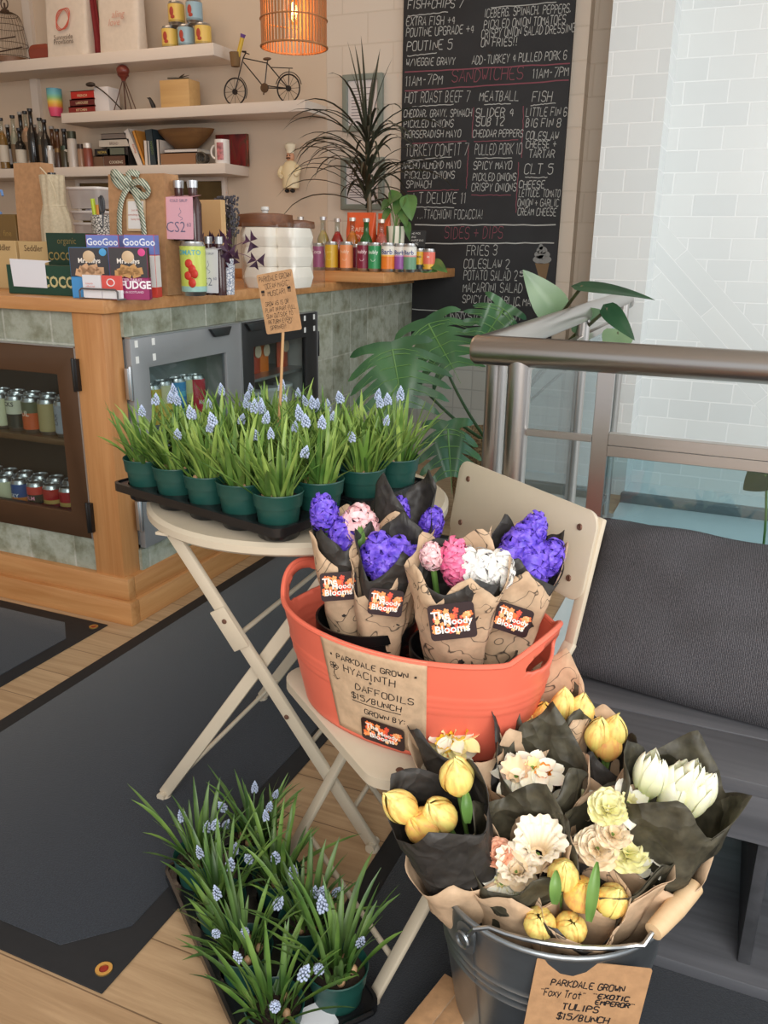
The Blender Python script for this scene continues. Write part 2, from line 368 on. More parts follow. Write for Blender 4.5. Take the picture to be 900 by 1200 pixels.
m_carpet = M('mat_pile_charcoal', (41, 46, 54), 0.95, var=0.3, scale=330.0, bump=0.8, sheen=0.2)
m_rubber = M('mat_rubber_black', (26, 27, 30), 0.7, var=0.1, scale=60, bump=0.2)
m_black = M('black_plastic', (20, 20, 21), 0.35, var=0.1, scale=12, bump=0.05)
m_steel = M('brushed_steel', (176, 170, 164), 0.26, 1.0, var=0.05, scale=40)
k = NT('brushed_steel_rail'); v = k.uv((3, 3, 260), coord='Object'); ns = k.n('ShaderNodeTexNoise', Scale=1.0, Detail=3.0); k.l(v, ns.inputs['Vector'])
k.b.inputs['Base Color'].default_value = lin((186, 180, 175)); k.b.inputs['Metallic'].default_value = 1; k.b.inputs['Roughness'].default_value = 0.3; k.bump(ns.outputs[0], 0.05)
m_rail = k.m
m_glass = glassmat('clear_glass', (236, 242, 242), 0.1)
m_glassb = glassmat('blue_tinted_glass', (216, 232, 236), 0.3)
m_white = M('shelf_white', (216, 203, 190), 0.6)
m_landing = M('pale_landing_floor', (208, 220, 222), 0.25, var=0.03, scale=4)
m_dgrey = M('fridge_grey_steel', (146, 148, 150), 0.4, 0.25, var=0.05, scale=5)
m_bronze = M('fridge_bronze_frame', (96, 70, 50), 0.42, 0.55, var=0.08, scale=6)
m_alu = M('bare_aluminium_edge', (190, 192, 194), 0.35, 0.9)
m_dark = M('fridge_dark_inside', (70, 62, 54), 0.6)
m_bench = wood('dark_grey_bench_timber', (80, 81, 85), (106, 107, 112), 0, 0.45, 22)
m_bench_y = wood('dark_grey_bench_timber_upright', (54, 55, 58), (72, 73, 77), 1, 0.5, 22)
m_cush = weave('charcoal_weave', (50, 49, 53), (102, 100, 104), 110, 0.95, 0.6)

# ================================================================== the room shell
YB = 4.60
def wallbox(name, a, b, mat): return struct(MB().box(a, b).build(name, mat, smooth=False))
wallbox('floor', (-5.4, -2.6, -0.1), (3.0, 5.6, 0.0), m_floor)
wallbox('ceiling', (-5.4, -2.6, 3.3), (3.0, 5.6, 3.4), m_ceil)
wallbox('wall_left', (-5.5, -2.6, 0), (-5.4, 5.6, 3.3), m_plaster)
wallbox('wall_back', (-5.4, YB, 0), (-2.345, YB + 0.1, 3.3), m_plaster)
wallbox('wall_back_painted_block', (-2.345, YB + 0.004, 0.66), (-0.92, 4.86, 3.3), m_tile_cream)
wallbox('wall_back_square_tile', (-2.345, YB + 0.002, 0), (-0.92, YB + 0.1, 0.66), m_tile_sq)
wallbox('wall_recess', (-0.96, YB + 0.1, 0), (-0.5, 4.86, 3.3), m_tile_cream)
wallbox('wall_pillar', (-0.772, 4.35, 0), (-0.5, 4.69, 3.3), m_tile_white)
wallbox('wall_right_back', (-0.5, YB, 0), (3.0, YB + 0.1, 3.3), m_tile_band)
wallbox('trim_1', (-4.46, YB - 0.03, 0.9), (-4.40, YB, 3.3), m_white)
struct(MB().box((-0.5, 1.86, 0.001), (2.6, 4.2, 0.006)).build('floor_landing', m_landing))
struct(MB().box((-0.5, 4.2, 0.0), (2.6, 4.25, 0.055)).build('trim_2', M('dark_metal_curb', (128, 134, 136), 0.4, 0.5), bevel=0.006))
struct(MB().box((-0.5, 4.28, 0.0), (2.6, 4.6, 0.012)).build('floor_landing_edge', m_landing))

# ================================================================== floor mats
def floor_mat(name, label, x0, x1, y0, y1, eyelets):
    t = thing(name, label, 'floor mat', ((x0 + x1) / 2, (y0 + y1) / 2, 0))
    poly = [(x0, y0), (x1, y0), (x1, y1), (x0, y1)]
    b = MB(); b.M = Matrix.Translation((0, 0, 0.0)); b.box((x0, y0, 0.0005), (x1, y1, 0.004)); b.build('rubber_border', m_rubber, t, bevel=0.002)
    w = 0.05; c = 0.09; p = MB()
    oct_ = [(x0 + w + c, y0 + w), (x1 - w - c, y0 + w), (x1 - w, y0 + w + c), (x1 - w, y1 - w - c), (x1 - w - c, y1 - w), (x0 + w + c, y1 - w), (x0 + w, y1 - w - c), (x0 + w, y0 + w + c)]
    p.prism(oct_, 0.0025, Matrix.Translation((0, 0, 0.004))); p.build('carpet_pile', m_carpet, t, bevel=0.0015)
    for ex, ey in eyelets:
        e = MB(); e.lathe([(0.0085, 0.004), (0.015, 0.004), (0.015, 0.007), (0.0085, 0.007), (0.0085, 0.004)], 20, (ex, ey, 0), cap=False)
        eo = e.build('eyelet', M('brass_eyelet', (196, 160, 92), 0.35, 0.8), t); r = MB(); r.lathe([(0.0085, 0.0045), (0.0001, 0.005)], 16, (ex, ey, 0), cap=False)
        r.build('eyelet_plug', flat((150, 40, 30)), eo)
    return t
floor_mat('entrance_mat', 'large charcoal carpet mat with black rubber border under the bistro table', -1.715, -0.875, 0.845, 3.35, [(-0.905, 0.885)])
floor_mat('entrance_mat', 'smaller charcoal mat at the foot of the left counter front', -3.1, -1.855, 1.0, 2.0, [(-1.885, 1.965)])
floor_mat('entrance_mat', 'black mat under the metal bucket and the bench', -0.585, 1.35, 0.35, 1.745, [])

# ================================================================== counter
ct = thing('service_counter', 'L-shaped shop counter faced with green grey tiles and honey oak trim', 'counter', (-2.6, 3.2, 0))
CX, CY = -1.80, 2.065          # outer faces
b = MB()
b.box((-4.3, CY, 0.16), (-1.93, CY + 0.02, 0.275)); b.box((-4.3, CY, 0.915), (-1.93, CY + 0.02, 1.022)); b.box((-4.3, CY, 0.275), (-2.74, CY + 0.02, 0.915))
b.build('tile_front', m_green, ct, smooth=False)
b = MB(); b.box((CX - 0.02, 2.13, 0.16), (CX, 4.59, 0.235)); b.box((CX - 0.02, 2.13, 0.945), (CX, 4.59, 1.022)); b.box((CX - 0.02, 3.40, 0.235), (CX, 4.59, 0.945))
b.build('tile_side', m_green, ct, smooth=False)
MB().box((-1.93, 2.05, 0.16), (-1.812, 2.135, 1.022)).build('corner_post', m_oak_z, ct, bevel=0.003)
b = MB(); b.box((-4.3, 2.025, 0), (-1.774, 2.07, 0.085)); b.build('plinth_board', m_oak, ct, bevel=0.003)
b = MB(); b.box((-1.82, 2.07, 0), (-1.774, 4.59, 0.085)); b.build('plinth_board', m_oak_y, ct, bevel=0.003)
b = MB(); b.box((-4.3, 2.04, 0.085), (-1.79, 2.075, 0.162)); b.build('plinth_board', m_oak, ct, bevel=0.003)
b = MB(); b.box((-1.83, 2.075, 0.085), (-1.79, 4.59, 0.162)); b.build('plinth_board', m_oak_y, ct, bevel=0.003)
b = MB(); b.box((-4.3, 4.0, 0.1), (-2.75, 4.02, 1.02)); b.box((-4.3, 2.6, 0.1), (-4.28, 4.0, 1.02)); b.box((-2.75, 2.1, 0.1), (-2.73, 4.59, 1.02)); b.build('carcass', m_dark, ct)
wt = MB(); wt.prism([(-4.3, 2.035), (-1.79, 2.035), (-1.79, 4.598), (-2.75, 4.598), (-2.75, 2.9), (-4.3, 2.9)], 0.04, Matrix.Translation((0, 0, 1.022)))
tag(wt.build('countertop', m_oak, bevel=0.004, origin=(-2.4, 3, 1.022)), 'honey oak countertop running along the tiled counter', 'countertop')
bl = MB(); bl.box((-2.35, 3.59, 1.0625), (-1.55, 4.596, 1.108))
tag(bl.build('bar_ledge', m_oak, bevel=0.003, origin=(-1.9, 4.1, 1.062)), 'thick oak ledge raised on the counter end, lined with drink cans', 'ledge')

# ---- glass door fridges built into the counter
def door_frame(b, ax, p, u0, u1, z0, z1, w, t):          # picture-frame of four bars in the plane ax = p, as one connected mesh
    def q(u, z, d): return (p + d, u, z) if ax == 0 else (u, p + d, z)
    o = [(u0, z0), (u1, z0), (u1, z1), (u0, z1)]; i = [(u0 + w[0], z0 + w[2]), (u1 - w[1], z0 + w[2]), (u1 - w[1], z1 - w[3]), (u0 + w[0], z1 - w[3])]
    vs = [q(a, c, 0) for a, c in o] + [q(a, c, 0) for a, c in i] + [q(a, c, t) for a, c in o] + [q(a, c, t) for a, c in i]; fs = []
    for k in range(4):
        n = (k + 1) % 4; fs += [(k, n, 4 + n, 4 + k), (8 + k, 12 + k, 12 + n, 8 + n), (k, 8 + k, 8 + n, n), (4 + k, 4 + n, 12 + n, 12 + k)]
    b.add(vs, fs)
f1 = thing('display_fridge', 'bronze framed glass door drinks fridge in the left counter front', 'fridge', (-2.33, 2.3, 0.275))
b = MB(); b.box((-2.72, 2.40, 0.28), (-1.955, 2.42, 0.91)); b.box((-2.72, 2.09, 0.28), (-1.955, 2.40, 0.295)); b.box((-2.72, 2.09, 0.895), (-1.955, 2.40, 0.91)); b.box((-2.72, 2.09, 0.295), (-2.70, 2.40, 0.895)); b.box((-1.972, 2.09, 0.295), (-1.955, 2.40, 0.895))
b.build('cabinet', m_dark, f1)
b = MB(); b.box((-2.70, 2.10, 0.575), (-1.973, 2.395, 0.597)); b.build('shelf', M('fridge_shelf_bronze', (120, 92, 66), 0.4, 0.6), f1, bevel=0.002)
b = MB(); door_frame(b, 1, 2.05, -2.72, -1.932, 0.28, 0.912, (0.09, 0.082, 0.085, 0.088), 0.03); d1 = b.build('door', m_bronze, f1, bevel=0.003)
b = MB(); b.box((-1.9325, 2.047, 0.28), (-1.9285, 2.08, 0.912)); b.box((-2.72, 2.047, 0.9122), (-1.932, 2.08, 0.916)); b.build('door_edge', m_alu, d1)
b = MB(); b.box((-2.635, 2.062, 0.36), (-2.01, 2.066, 0.83)); b.build('door_glass', m_glass, d1)
for z in (0.36, 0.83):
    b = MB(); b.box((-1.93, 2.032, z - 0.05), (-1.915, 2.049, z + 0.05)); b.tube([(-1.93, 2.036, z - 0.052), (-1.93, 2.036, z + 0.052)], 0.006); b.build('hinge', m_black, d1, bevel=0.001)
f2 = thing('display_fridge', 'grey steel fridge with two glass doors in the counter side', 'fridge', (-1.95, 2.77, 0.235))
b = MB(); b.box((-1.95, 2.15, 0.25), (-1.945, 2.77, 0.93)); b.box((-1.945, 2.15, 0.245), (-1.822, 2.77, 0.26)); b.box((-1.945, 2.15, 0.92), (-1.822, 2.77, 0.935)); b.box((-1.945, 2.15, 0.26), (-1.822, 2.155, 0.92)); b.box((-2.25, 2.77, 0.25), (-1.822, 2.785, 0.93)); b.box((-2.25, 3.36, 0.25), (-1.822, 3.375, 0.93)); b.box((-2.25, 2.785, 0.25), (-2.24, 3.36, 0.93)); b.box((-2.24, 2.785, 0.245), (-1.822, 3.36, 0.26)); b.box((-2.24, 2.785, 0.92), (-1.822, 3.36, 0.935))
b.build('cabinet', M('fridge_inner_grey', (168, 168, 164), 0.5), f2)
b = MB(); b.box((-1.944, 2.156, 0.60), (-1.824, 2.769, 0.612)); b.build('shelf', m_alu, f2); 
b = MB(); b.box((-2.239, 2.786, 0.69), (-1.824, 3.359, 0.702)); b.build('shelf', m_alu, f2)
for (u0, u1, mat, hx) in ((2.14, 2.772, m_dgrey, 2.62), (2.778, 3.395, M('fridge_black_frame', (42, 42, 43), 0.45, 0.3), 2.86)):
    b = MB(); door_frame(b, 0, CX - 0.012, u0, u1, 0.24, 0.94, (0.085, 0.10, 0.09, 0.10), 0.025); d = b.build('door', mat, f2, bevel=0.003)
    b = MB(); b.box((CX - 0.002, u0 + 0.085, 0.33), (CX + 0.002, u1 - 0.10, 0.84)); b.build('door_glass', m_glass, d)
    b = MB(); b.box((CX - 0.012, u0, 0.9403), (CX + 0.016, u1, 0.944)); b.box((CX - 0.012, u1, 0.24), (CX + 0.016, u1 + 0.003, 0.94)); b.build('door_edge', m_alu, d)
    b = MB(); b.prism([(hx - 0.06, 0.935), (hx + 0.075, 0.935), (hx + 0.055, 0.905), (hx - 0.03, 0.905)], 0.014, frame((CX + 0.013, 0, 0), (0, 1, 0), (0, 0, 1))); b.build('handle', M('fridge_handle', (70, 72, 74), 0.35, 0.7), d, bevel=0.002)
    sy = u0 + 0.02 if hx < 2.7 else u1 - 0.12
    b = MB()
    for dy in (0, 0.085):
        for dz in (0, 0.05): b.box((CX + 0.013, sy + dy, 0.86 + dz), (CX + 0.0145, sy + dy + 0.014, 0.882 + dz))
    b.build('sticker_dots', flat((235, 235, 232)), d)
    for z in (0.36, 0.80):
        hy = u0 - 0.012 if hx < 2.7 else u1 + 0.012
        b = MB(); b.box((CX - 0.002, hy - 0.01, z - 0.05), (CX + 0.012, hy + 0.01, z + 0.05)); b.tube([(CX + 0.012, hy, z - 0.055), (CX + 0.012, hy, z + 0.055)], 0.006); b.build('hinge', m_black if hx > 2.7 else m_alu, d, bevel=0.001)

# ================================================================== wall shelves
def wshelf(label, x0, x1, zt, th, ya=4.345):
    b = MB(); b.box((x0, ya, zt - th), (x1, YB - 0.001, zt)); tag(b.build('wall_shelf', m_white, bevel=0.003, origin=((x0 + x1) / 2, YB, zt)), label, 'shelf')
SH1 = 2.262; SH2 = 1.955; SH3 = 1.652
wshelf('top white floating shelf, with the tote bags and tins', -5.3, -2.905, SH1, 0.062)
wshelf('middle white floating shelf, with the model bicycle', -4.02, -2.345, SH2, 0.056)
wshelf('lowest white floating shelf, with the liquor bottles', -5.3, -2.863, SH3, 0.055)

# ================================================================== railing
YR, XR, ZR = 1.80, -0.54, 1.018
rl = thing('metal_railing', 'brushed steel handrail with glass panels around the landing', 'railing', (XR, YR, 0))
b = MB(); b.tube([(XR - 0.02, YR, ZR), (XR - 0.012, YR, ZR), (2.5, YR, ZR)], [0.026, 0.032, 0.032], 24); b.build('handrail', m_rail, rl)
b = MB(); b.tube([(XR, YR + 0.01, ZR), (XR, 4.02, ZR), (XR, 4.05, ZR - 0.03)], 0.031, 24); b.build('handrail', m_rail, rl)
for x, y, r in ((XR, YR + 0.13, 0.025), (-0.452, YR, 0.026), (XR, 3.0, 0.024), (XR, 3.95, 0.024), (1.6, YR, 0.026)):
    b = MB(); b.tube([(x, y, 0.0), (x, y, ZR - 0.01)], r, 20); b.lathe([(0.05, 0.0), (0.05, 0.008), (r, 0.012)], 20, (x, y, 0), cap=False); b.build('post', m_rail, rl)
b = MB(); b.box((-0.285, YR - 0.006, 0.06), (-0.25, YR + 0.006, ZR - 0.02)); b.build('flat_bar', m_rail, rl, bevel=0.001, seg=1, smooth=False)
b = MB(); b.box((-0.43, YR - 0.008, 0.838), (-0.285, YR + 0.008, 0.852)); b.build('mid_rail', m_rail, rl, bevel=0.001, seg=1, smooth=False)
b = MB(); b.box((-0.25, YR - 0.012, 0.812), (1.6, YR + 0.012, 0.835)); b.build('mid_rail', m_rail, rl, bevel=0.001, seg=1, smooth=False)
b = MB(); b.box((-0.25, YR - 0.012, 0.8365), (1.6, YR + 0.012, 0.861)); b.build('mid_rail', m_rail, rl, bevel=0.001, seg=1, smooth=False)
b = MB(); b.box((-0.25, YR - 0.004, 0.08), (1.58, YR + 0.004, 0.812)); b.build('glass_panel', m_glassb, rl)
b = MB(); b.box((-0.25, YR - 0.015, 0.05), (1.6, YR + 0.015, 0.085)); b.build('bottom_rail', m_rail, rl, bevel=0.003)
for ya, yb in ((YR + 0.17, 2.965), (3.035, 3.92)):
    for z in (0.1, 0.93):
        b = MB(); b.box((XR - 0.012, ya, z - 0.012), (XR + 0.012, yb, z + 0.012)); b.build('panel_rail', m_rail, rl, bevel=0.002)
    b = MB(); b.box((XR - 0.004, ya + 0.01, 0.115), (XR + 0.004, yb - 0.01, 0.915)); b.build('glass_panel', m_glassb, rl)

# ================================================================== bench and cushion
bn = thing('slatted_bench', 'low dark grey timber bench with an open shelf, below the railing', 'bench', (0.5, 1.5, 0))
for k, (ya, yb) in enumerate(((1.300, 1.44), (1.444, 1.60), (1.604, 1.74))):
    b = MB(); b.box((-0.27, ya, 0.395), (1.6, yb, 0.42)); b.build('seat_board', m_bench, bn, bevel=0.003)
b = MB(); b.box((-0.25, 1.307, 0.302), (1.58, 1.33, 0.395)); b.build('apron', m_bench, bn, bevel=0.002)
b = MB(); b.box((-0.27, 1.292, 0.0067), (1.6, 1.74, 0.032)); b.build('lower_shelf', m_bench, bn, bevel=0.003)
for x in (-0.25, 0.135, 0.62, 1.1, 1.57):
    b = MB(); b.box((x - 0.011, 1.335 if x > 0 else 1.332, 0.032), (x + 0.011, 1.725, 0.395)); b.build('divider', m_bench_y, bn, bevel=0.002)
b = MB(); b.box((-0.27, 1.725, 0.17), (1.6, 1.74, 0.33)); b.build('back_board', m_bench, bn)
cu = MB(); WC, HC, TC = 0.80, 0.375, 0.15
def cushf(u, v):
    a = u * 2 * PI; 
    return None
def cside(sgn):
    def fn(u, v):
        x = (u - .5) * 2; z = (v - .5) * 2
        prof = max(0, (1 - abs(x) ** 3.2)) ** 0.55 * max(0, (1 - abs(z) ** 3.0)) ** 0.55
        pin = 1 - 0.05 * (x * x) * (z * z); n1 = noise.noise(Vector((x * 2.2, z * 2.6, sgn * 3.0))) * 0.020 + noise.noise(Vector((x * 5, z * 3, 7))) * 0.008
        crease = -0.022 * math.exp(-((x - 0.42 - 0.25 * (z - 1)) / 0.06) ** 2) * max(0, z + 0.1)
        return Vector((x * WC / 2 * (1 - .03 * (1 - z * z)), sgn * (TC / 2 * prof + (n1 + crease) * min(1, prof * 2)), HC / 2 * z * pin + 0.008 * math.sin(x * 5) * (z > 0) * z))
    return fn
cm = Matrix.Translation((0.137, 1.612, 0.424 + 0.126)) @ Matrix.Rotation(math.radians(-7), 4, 'Z') @ Matrix.Rotation(math.radians(-49), 4, 'X')
cu.M = cm; cu.grid(cside(-1), 44, 28); cu.grid(lambda u, v: cside(1)(1 - u, v), 44, 28)
tag(cu.build('bench_cushion', m_cush, origin=(0.137, 1.612, 0.422), weld=True, angle=80), 'large charcoal woven cushion leaning on the bench against the railing', 'cushion')
# ================================================================== cafe table, chair
def atD(px, py, ref):                     # the point of a line of sight as far off as REF
    d = ROT @ _cd(px, py); fw = ROT @ Vector((0, 0, -1)); return CAM + d * ((Vector(ref) - CAM).dot(fw) / d.dot(fw))
m_beige = M('beige_powder_coat', (205, 192, 170), 0.38, var=0.02, scale=20)
m_beige_d = M('screw_dark', (120, 88, 74), 0.5, 0.5)
TC_ = (-0.865, 1.555)
tb = thing('bistro_table', 'round beige folding bistro table carrying the trays of potted grape hyacinths', 'table', (TC_[0], TC_[1], 0))
b = MB(); b.lathe([(0.0001, 0.712), (0.30, 0.712), (0.318, 0.711), (0.326, 0.704), (0.326, 0.690), (0.318, 0.684), (0.30, 0.686), (0.0001, 0.702)], 72, (TC_[0], TC_[1], 0)); b.build('tabletop', m_beige, tb, angle=30)
FA, FB, FA2, FB2 = Vector((-1.112, 1.329, 0.0)), Vector((-0.60, 1.37, 0.0)), Vector((-1.135, 1.80, 0.0)), Vector((-0.62, 1.84, 0.0))
def tleg(foot, top, name='leg', w=0.026):
    b = MB(); f = foot + Vector((0, 0, 0.012)); d = (top - f).normalized()
    b.bar(f, top, 0.028, 0.012, up=(0, 1, 0)); 
    o = b.build(name, m_beige, tb, bevel=0.003)
    p = MB(); p.lathe([(0.016, 0.0), (0.016, 0.006), (0.012, 0.012), (0.0001, 0.013)], 16, foot); p.tube([foot + Vector((0, -0.016, 0.012)), foot + Vector((0, 0.016, 0.012))], 0.010, 12); p.build('foot', m_beige, o)
    return o
TB, TA = Vector((-1.005, 1.285, 0.685)), Vector((-0.65, 1.33, 0.685))
l1 = tleg(FB, TB); l2 = tleg(FA, TA + Vector((0, 0.02, 0)))
l3 = tleg(FB2, Vector((-1.03, 1.80, 0.685))); l4 = tleg(FA2, Vector((-0.67, 1.80, 0.685)))
def lerp(a, b, t): return a + (b - a) * t
b = MB(); q = lerp(TB, FB, 0.31); b.bar(lerp(TB, FB, 0.22) + Vector((0.0, -0.0085, -0.004)), lerp(TB, FB, 0.34) + Vector((0.0, -0.0085, -0.004)), 0.040, 0.004, up=(0, 1, 0)); b.build('bracket', m_beige, l1, bevel=0.004)
for t in (0.26, 0.56):
    p = lerp(TB, FB, t); b = MB(); b.lathe([(0.0055, 0), (0.005, 0.002), (0.0001, 0.003)], 12, p + Vector((0, -0.0065 if t > .5 else -0.011, 0)), Matrix.Rotation(PI / 2, 4, 'X')); b.build('screw', m_beige_d, l1)
for a, c, da, dc, t in ((TB, Vector((-1.03, 1.80, 0.685)), FB, FB2, 0.31), (FA, FA2, TA, Vector((-0.67, 1.80, 0.685)), 0.11), (FB, FB2, TB, TB, 0.12), (TB, Vector((-1.03, 1.80, 0.685)), FB, FB2, 0.66)):
    b = MB(); b.tube([lerp(a, da, t), lerp(c, dc if t != 0.12 else Vector((-1.03, 1.80, 0.685)), t)], 0.0055, 10); b.build('stretcher', m_beige, tb)
b = MB(); b.bar((-1.02, 1.27, 0.683), (-1.05, 1.82, 0.683), 0.03, 0.006); b.build('top_rail', m_beige, tb, bevel=0.001)
b = MB(); b.bar((-0.66, 1.30, 0.683), (-0.68, 1.82, 0.683), 0.03, 0.006); b.build('top_rail', m_beige, tb, bevel=0.001)

cu_, cv_ = Vector((0.787, -0.617, 0)), Vector((0.617, 0.787, 0))
CM = Matrix((cu_, cv_, Vector((0, 0, 1)))).transposed().to_4x4(); CM.translation = Vector((-0.595, 1.135, 0))
ch = thing('folding_chair', 'beige folding bistro chair holding the coral tub of bouquets', 'chair', (-0.47, 1.29, 0))
b = MB(); b.M = CM
prof = [(0.0, 0.0)]
seat = rrect(0.41, 0.415, 0.05, 6, -0.205, 0.0); seat2 = rrect(0.398, 0.403, 0.045, 6, -0.199, 0.006)
n = len(seat)
vs = [(x, y, 0.446) for x, y in seat2] + [(x, y, 0.443) for x, y in seat] + [(x, y, 0.425) for x, y in seat] + [(x, y, 0.425) for x, y in seat2] + [(x, y, 0.441) for x, y in seat2]
b.add(vs, [tuple(range(n))] + [(j * n + i, (j + 1) * n + i, (j + 1) * n + (i + 1) % n, j * n + (i + 1) % n) for j in range(4) for i in range(n)] + [tuple(range(4 * n, 5 * n))[::-1]]); b.build('seat', m_beige, ch, angle=30)
for x, y in ((-0.185, 0.05), (0.185, 0.05), (-0.185, 0.36), (0.185, 0.36)):
    b = MB(); b.M = CM; b.lathe([(0.007, 0.4462), (0.006, 0.4475), (0.0001, 0.4478)], 14, (x, y, 0)); b.build('rivet', m_beige_d, ch)
for s in (-1, 1):
    b = MB(); b.M = CM; xx = s * 0.193
    b.bar((xx, 0.0, 0.01), (xx, 0.375, 0.60), 0.011, 0.024, up=(1, 0, 0)); b.bar((xx, 0.373, 0.597), (xx, 0.415, 0.815), 0.022, 0.010, up=(0, 1, 0)); lo = b.build('leg', m_beige, ch, bevel=0.003)
    b = MB(); b.M = CM; b.box((xx - 0.01, -0.013, 0), (xx + 0.01, 0.013, 0.022)); b.build('foot', m_beige, lo, bevel=0.006)
    b = MB(); b.M = CM; xx = s * 0.176
    b.bar((xx, 0.03, 0.425), (xx, 0.262, 0.012), 0.011, 0.022, up=(1, 0, 0)); lo = b.build('leg', m_beige, ch, bevel=0.003)
    b = MB(); b.M = CM; b.box((xx - 0.01, 0.249, 0), (xx + 0.01, 0.275, 0.022)); b.build('foot', m_beige, lo, bevel=0.006)
for y, z, x in ((0.045, 0.07, 0.193), (0.235, 0.06, 0.176), (0.30, 0.47, 0.193)):
    b = MB(); b.M = CM; b.tube([(-x, y, z), (x, y, z)], 0.0055, 10); b.build('stretcher', m_beige, ch)
bm_ = frame(CM @ Vector((0, 0.396, 0.748)), cu_, (CM.to_3x3() @ Vector((0, 0.16, 1))))
b = MB()
def panel(b, w, h, r, t, bow, m):            # a pressed metal plate, slightly bowed
    o = rrect(w, h, r, 6); n = len(o)
    def P(x, y, z): return m @ Vector((x, y, z - bow * (1 - (2 * x / w) ** 2)))
    b.add([P(x, y, t / 2) for x, y in o] + [P(x * .985, y * .96, -t / 2) for x, y in o], [tuple(range(n)), tuple(range(n, 2 * n))[::-1]] + [(i, n + i, n + (i + 1) % n, (i + 1) % n) for i in range(n)])
panel(b, 0.405, 0.158, 0.028, 0.012, 0.0, bm_); bp = b.build('backrest', m_beige, ch, bevel=0.002)
for x, y in ((-0.165, 0.045), (-0.165, -0.045), (0.165, 0.045), (0.165, -0.045)):
    b = MB(); b.lathe([(0.006, 0.006), (0.005, 0.0085), (0.002, 0.0075), (0.0001, 0.0075)], 12, (0, 0, 0), bm_ @ Matrix.Translation((x, y, 0))); b.build('screw', M('screw_steel', (150, 138, 120), 0.4, 0.7) if x < -1 else m_beige_d, bp)

# ================================================================== potted grape hyacinths
m_pot = M('green_plastic_pot', (26, 72, 64), 0.42, var=0.08, scale=25)
m_soil = M('potting_soil', (46, 35, 28), 0.95, var=0.5, scale=180, bump=1.0)
def leafmat(name, c1, c2, rough=0.45, sc=14):
    k = NT(name); v = k.uv(coord='Object'); t = k.n('ShaderNodeTexNoise', Scale=sc, Detail=2.0); k.l(v, t.inputs['Vector'])
    k.l(k.ramp(t.outputs[0], [(0.35, lin(c1)), (0.65, lin(c2))]), k.b.inputs['Base Color']); k.b.inputs['Roughness'].default_value = rough
    k.b.inputs['Transmission Weight'].default_value = 0.0; k.b.inputs['Subsurface Weight'].default_value = 0.0
    return k.m
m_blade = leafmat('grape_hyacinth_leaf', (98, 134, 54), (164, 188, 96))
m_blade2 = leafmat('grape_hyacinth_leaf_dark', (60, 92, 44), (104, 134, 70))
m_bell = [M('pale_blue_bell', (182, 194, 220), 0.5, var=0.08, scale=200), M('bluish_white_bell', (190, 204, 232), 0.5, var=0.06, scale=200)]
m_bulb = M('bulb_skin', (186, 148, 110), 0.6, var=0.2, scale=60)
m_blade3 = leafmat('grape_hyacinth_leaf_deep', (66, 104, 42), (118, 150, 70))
def blade(b, base, az, lean, L, w, curl, rng, nseg=7):      # one grooved strap leaf
    d = Vector((math.cos(az), math.sin(az), 0)); s = Vector((-d.y, d.x, 0)); p = Vector(base); a = lean; vs = []
    tw = rng.uniform(-0.5, 0.5)
    for i in range(nseg + 1):
        t = i / nseg; ww = w * (0.75 + 0.5 * t) * (1 - t ** 3.5) + 0.0004
        dr = d * math.sin(a) + Vector((0, 0, 1)) * math.cos(a); nrm = d * math.cos(a) - Vector((0, 0, 1)) * math.sin(a)
        ss = (s * math.cos(tw * t) + nrm * math.sin(tw * t))
        vs += [p - ss * ww / 2, p + nrm * ww * 0.22, p + ss * ww / 2]
        p = p + dr * L / nseg; a += curl / nseg * (0.4 + 1.2 * t)
    b.add(vs, [(3 * i + j, 3 * i + j + 1, 3 * i + j + 4, 3 * i + j + 3) for i in range(nseg) for j in (0, 1)])
def spike(b, rng, h=0.034, r=0.0078):                       # crowded bells on a tapering head
    N = 38
    for i in range(N):
        t = i / N; z = h * t; rr = r * (0.55 + 0.75 * math.sin(PI * min(1, t * 0.75 + 0.22))) * (1 - t ** 3); a = i * 2.4
        b.cur = 0 if t < 0.62 + rng.uniform(-.1, .1) else 1
        b.ball((rr * math.cos(a), rr * math.sin(a), z), 0.0027 * (1.12 - 0.5 * t), 6, 4, (1, 1, 1.15))
def mesh_of(b, name, mats, **kw):
    o = b.build(name, mats, **kw); me = o.data; bpy.data.objects.remove(o); return me
def put(name, me, parent, mat, world=True):
    o = bpy.data.objects.new(name, me); COL.objects.link(o); o.parent = parent
    lm = (WM[parent].inverted() @ mat) if world else mat
    o.matrix_local = lm; WM[o] = WM[parent] @ lm; return o
rg = random.Random(3)
spike_me = []
for k_ in range(3):
    b = MB(); spike(b, rg, 0.025 + 0.004 * k_, 0.0062); spike_me.append(mesh_of(b, 'flower_head', m_bell, angle=180))
def pot_part(t):
    b = MB(); b.lathe([(0.0001, 0.0), (0.033, 0.0), (0.0345, 0.002), (0.0415, 0.060), (0.0445, 0.0605), (0.047, 0.083), (0.0485, 0.086), (0.0475, 0.088), (0.0455, 0.086), (0.0425, 0.064), (0.040, 0.05)], 32, cap=False)
    b.build('pot', m_pot, t, angle=50)
    b = MB(); b.grid(lambda u, v: Vector(((v * 0.0425) * math.cos(u * 2 * PI), (v * 0.0425) * math.sin(u * 2 * PI), 0.072 + 0.006 * noise.noise(Vector((v * 6 * math.cos(u * 6.283), v * 6 * math.sin(u * 6.283), 0))))), 24, 6); b.build('soil', m_soil, t)
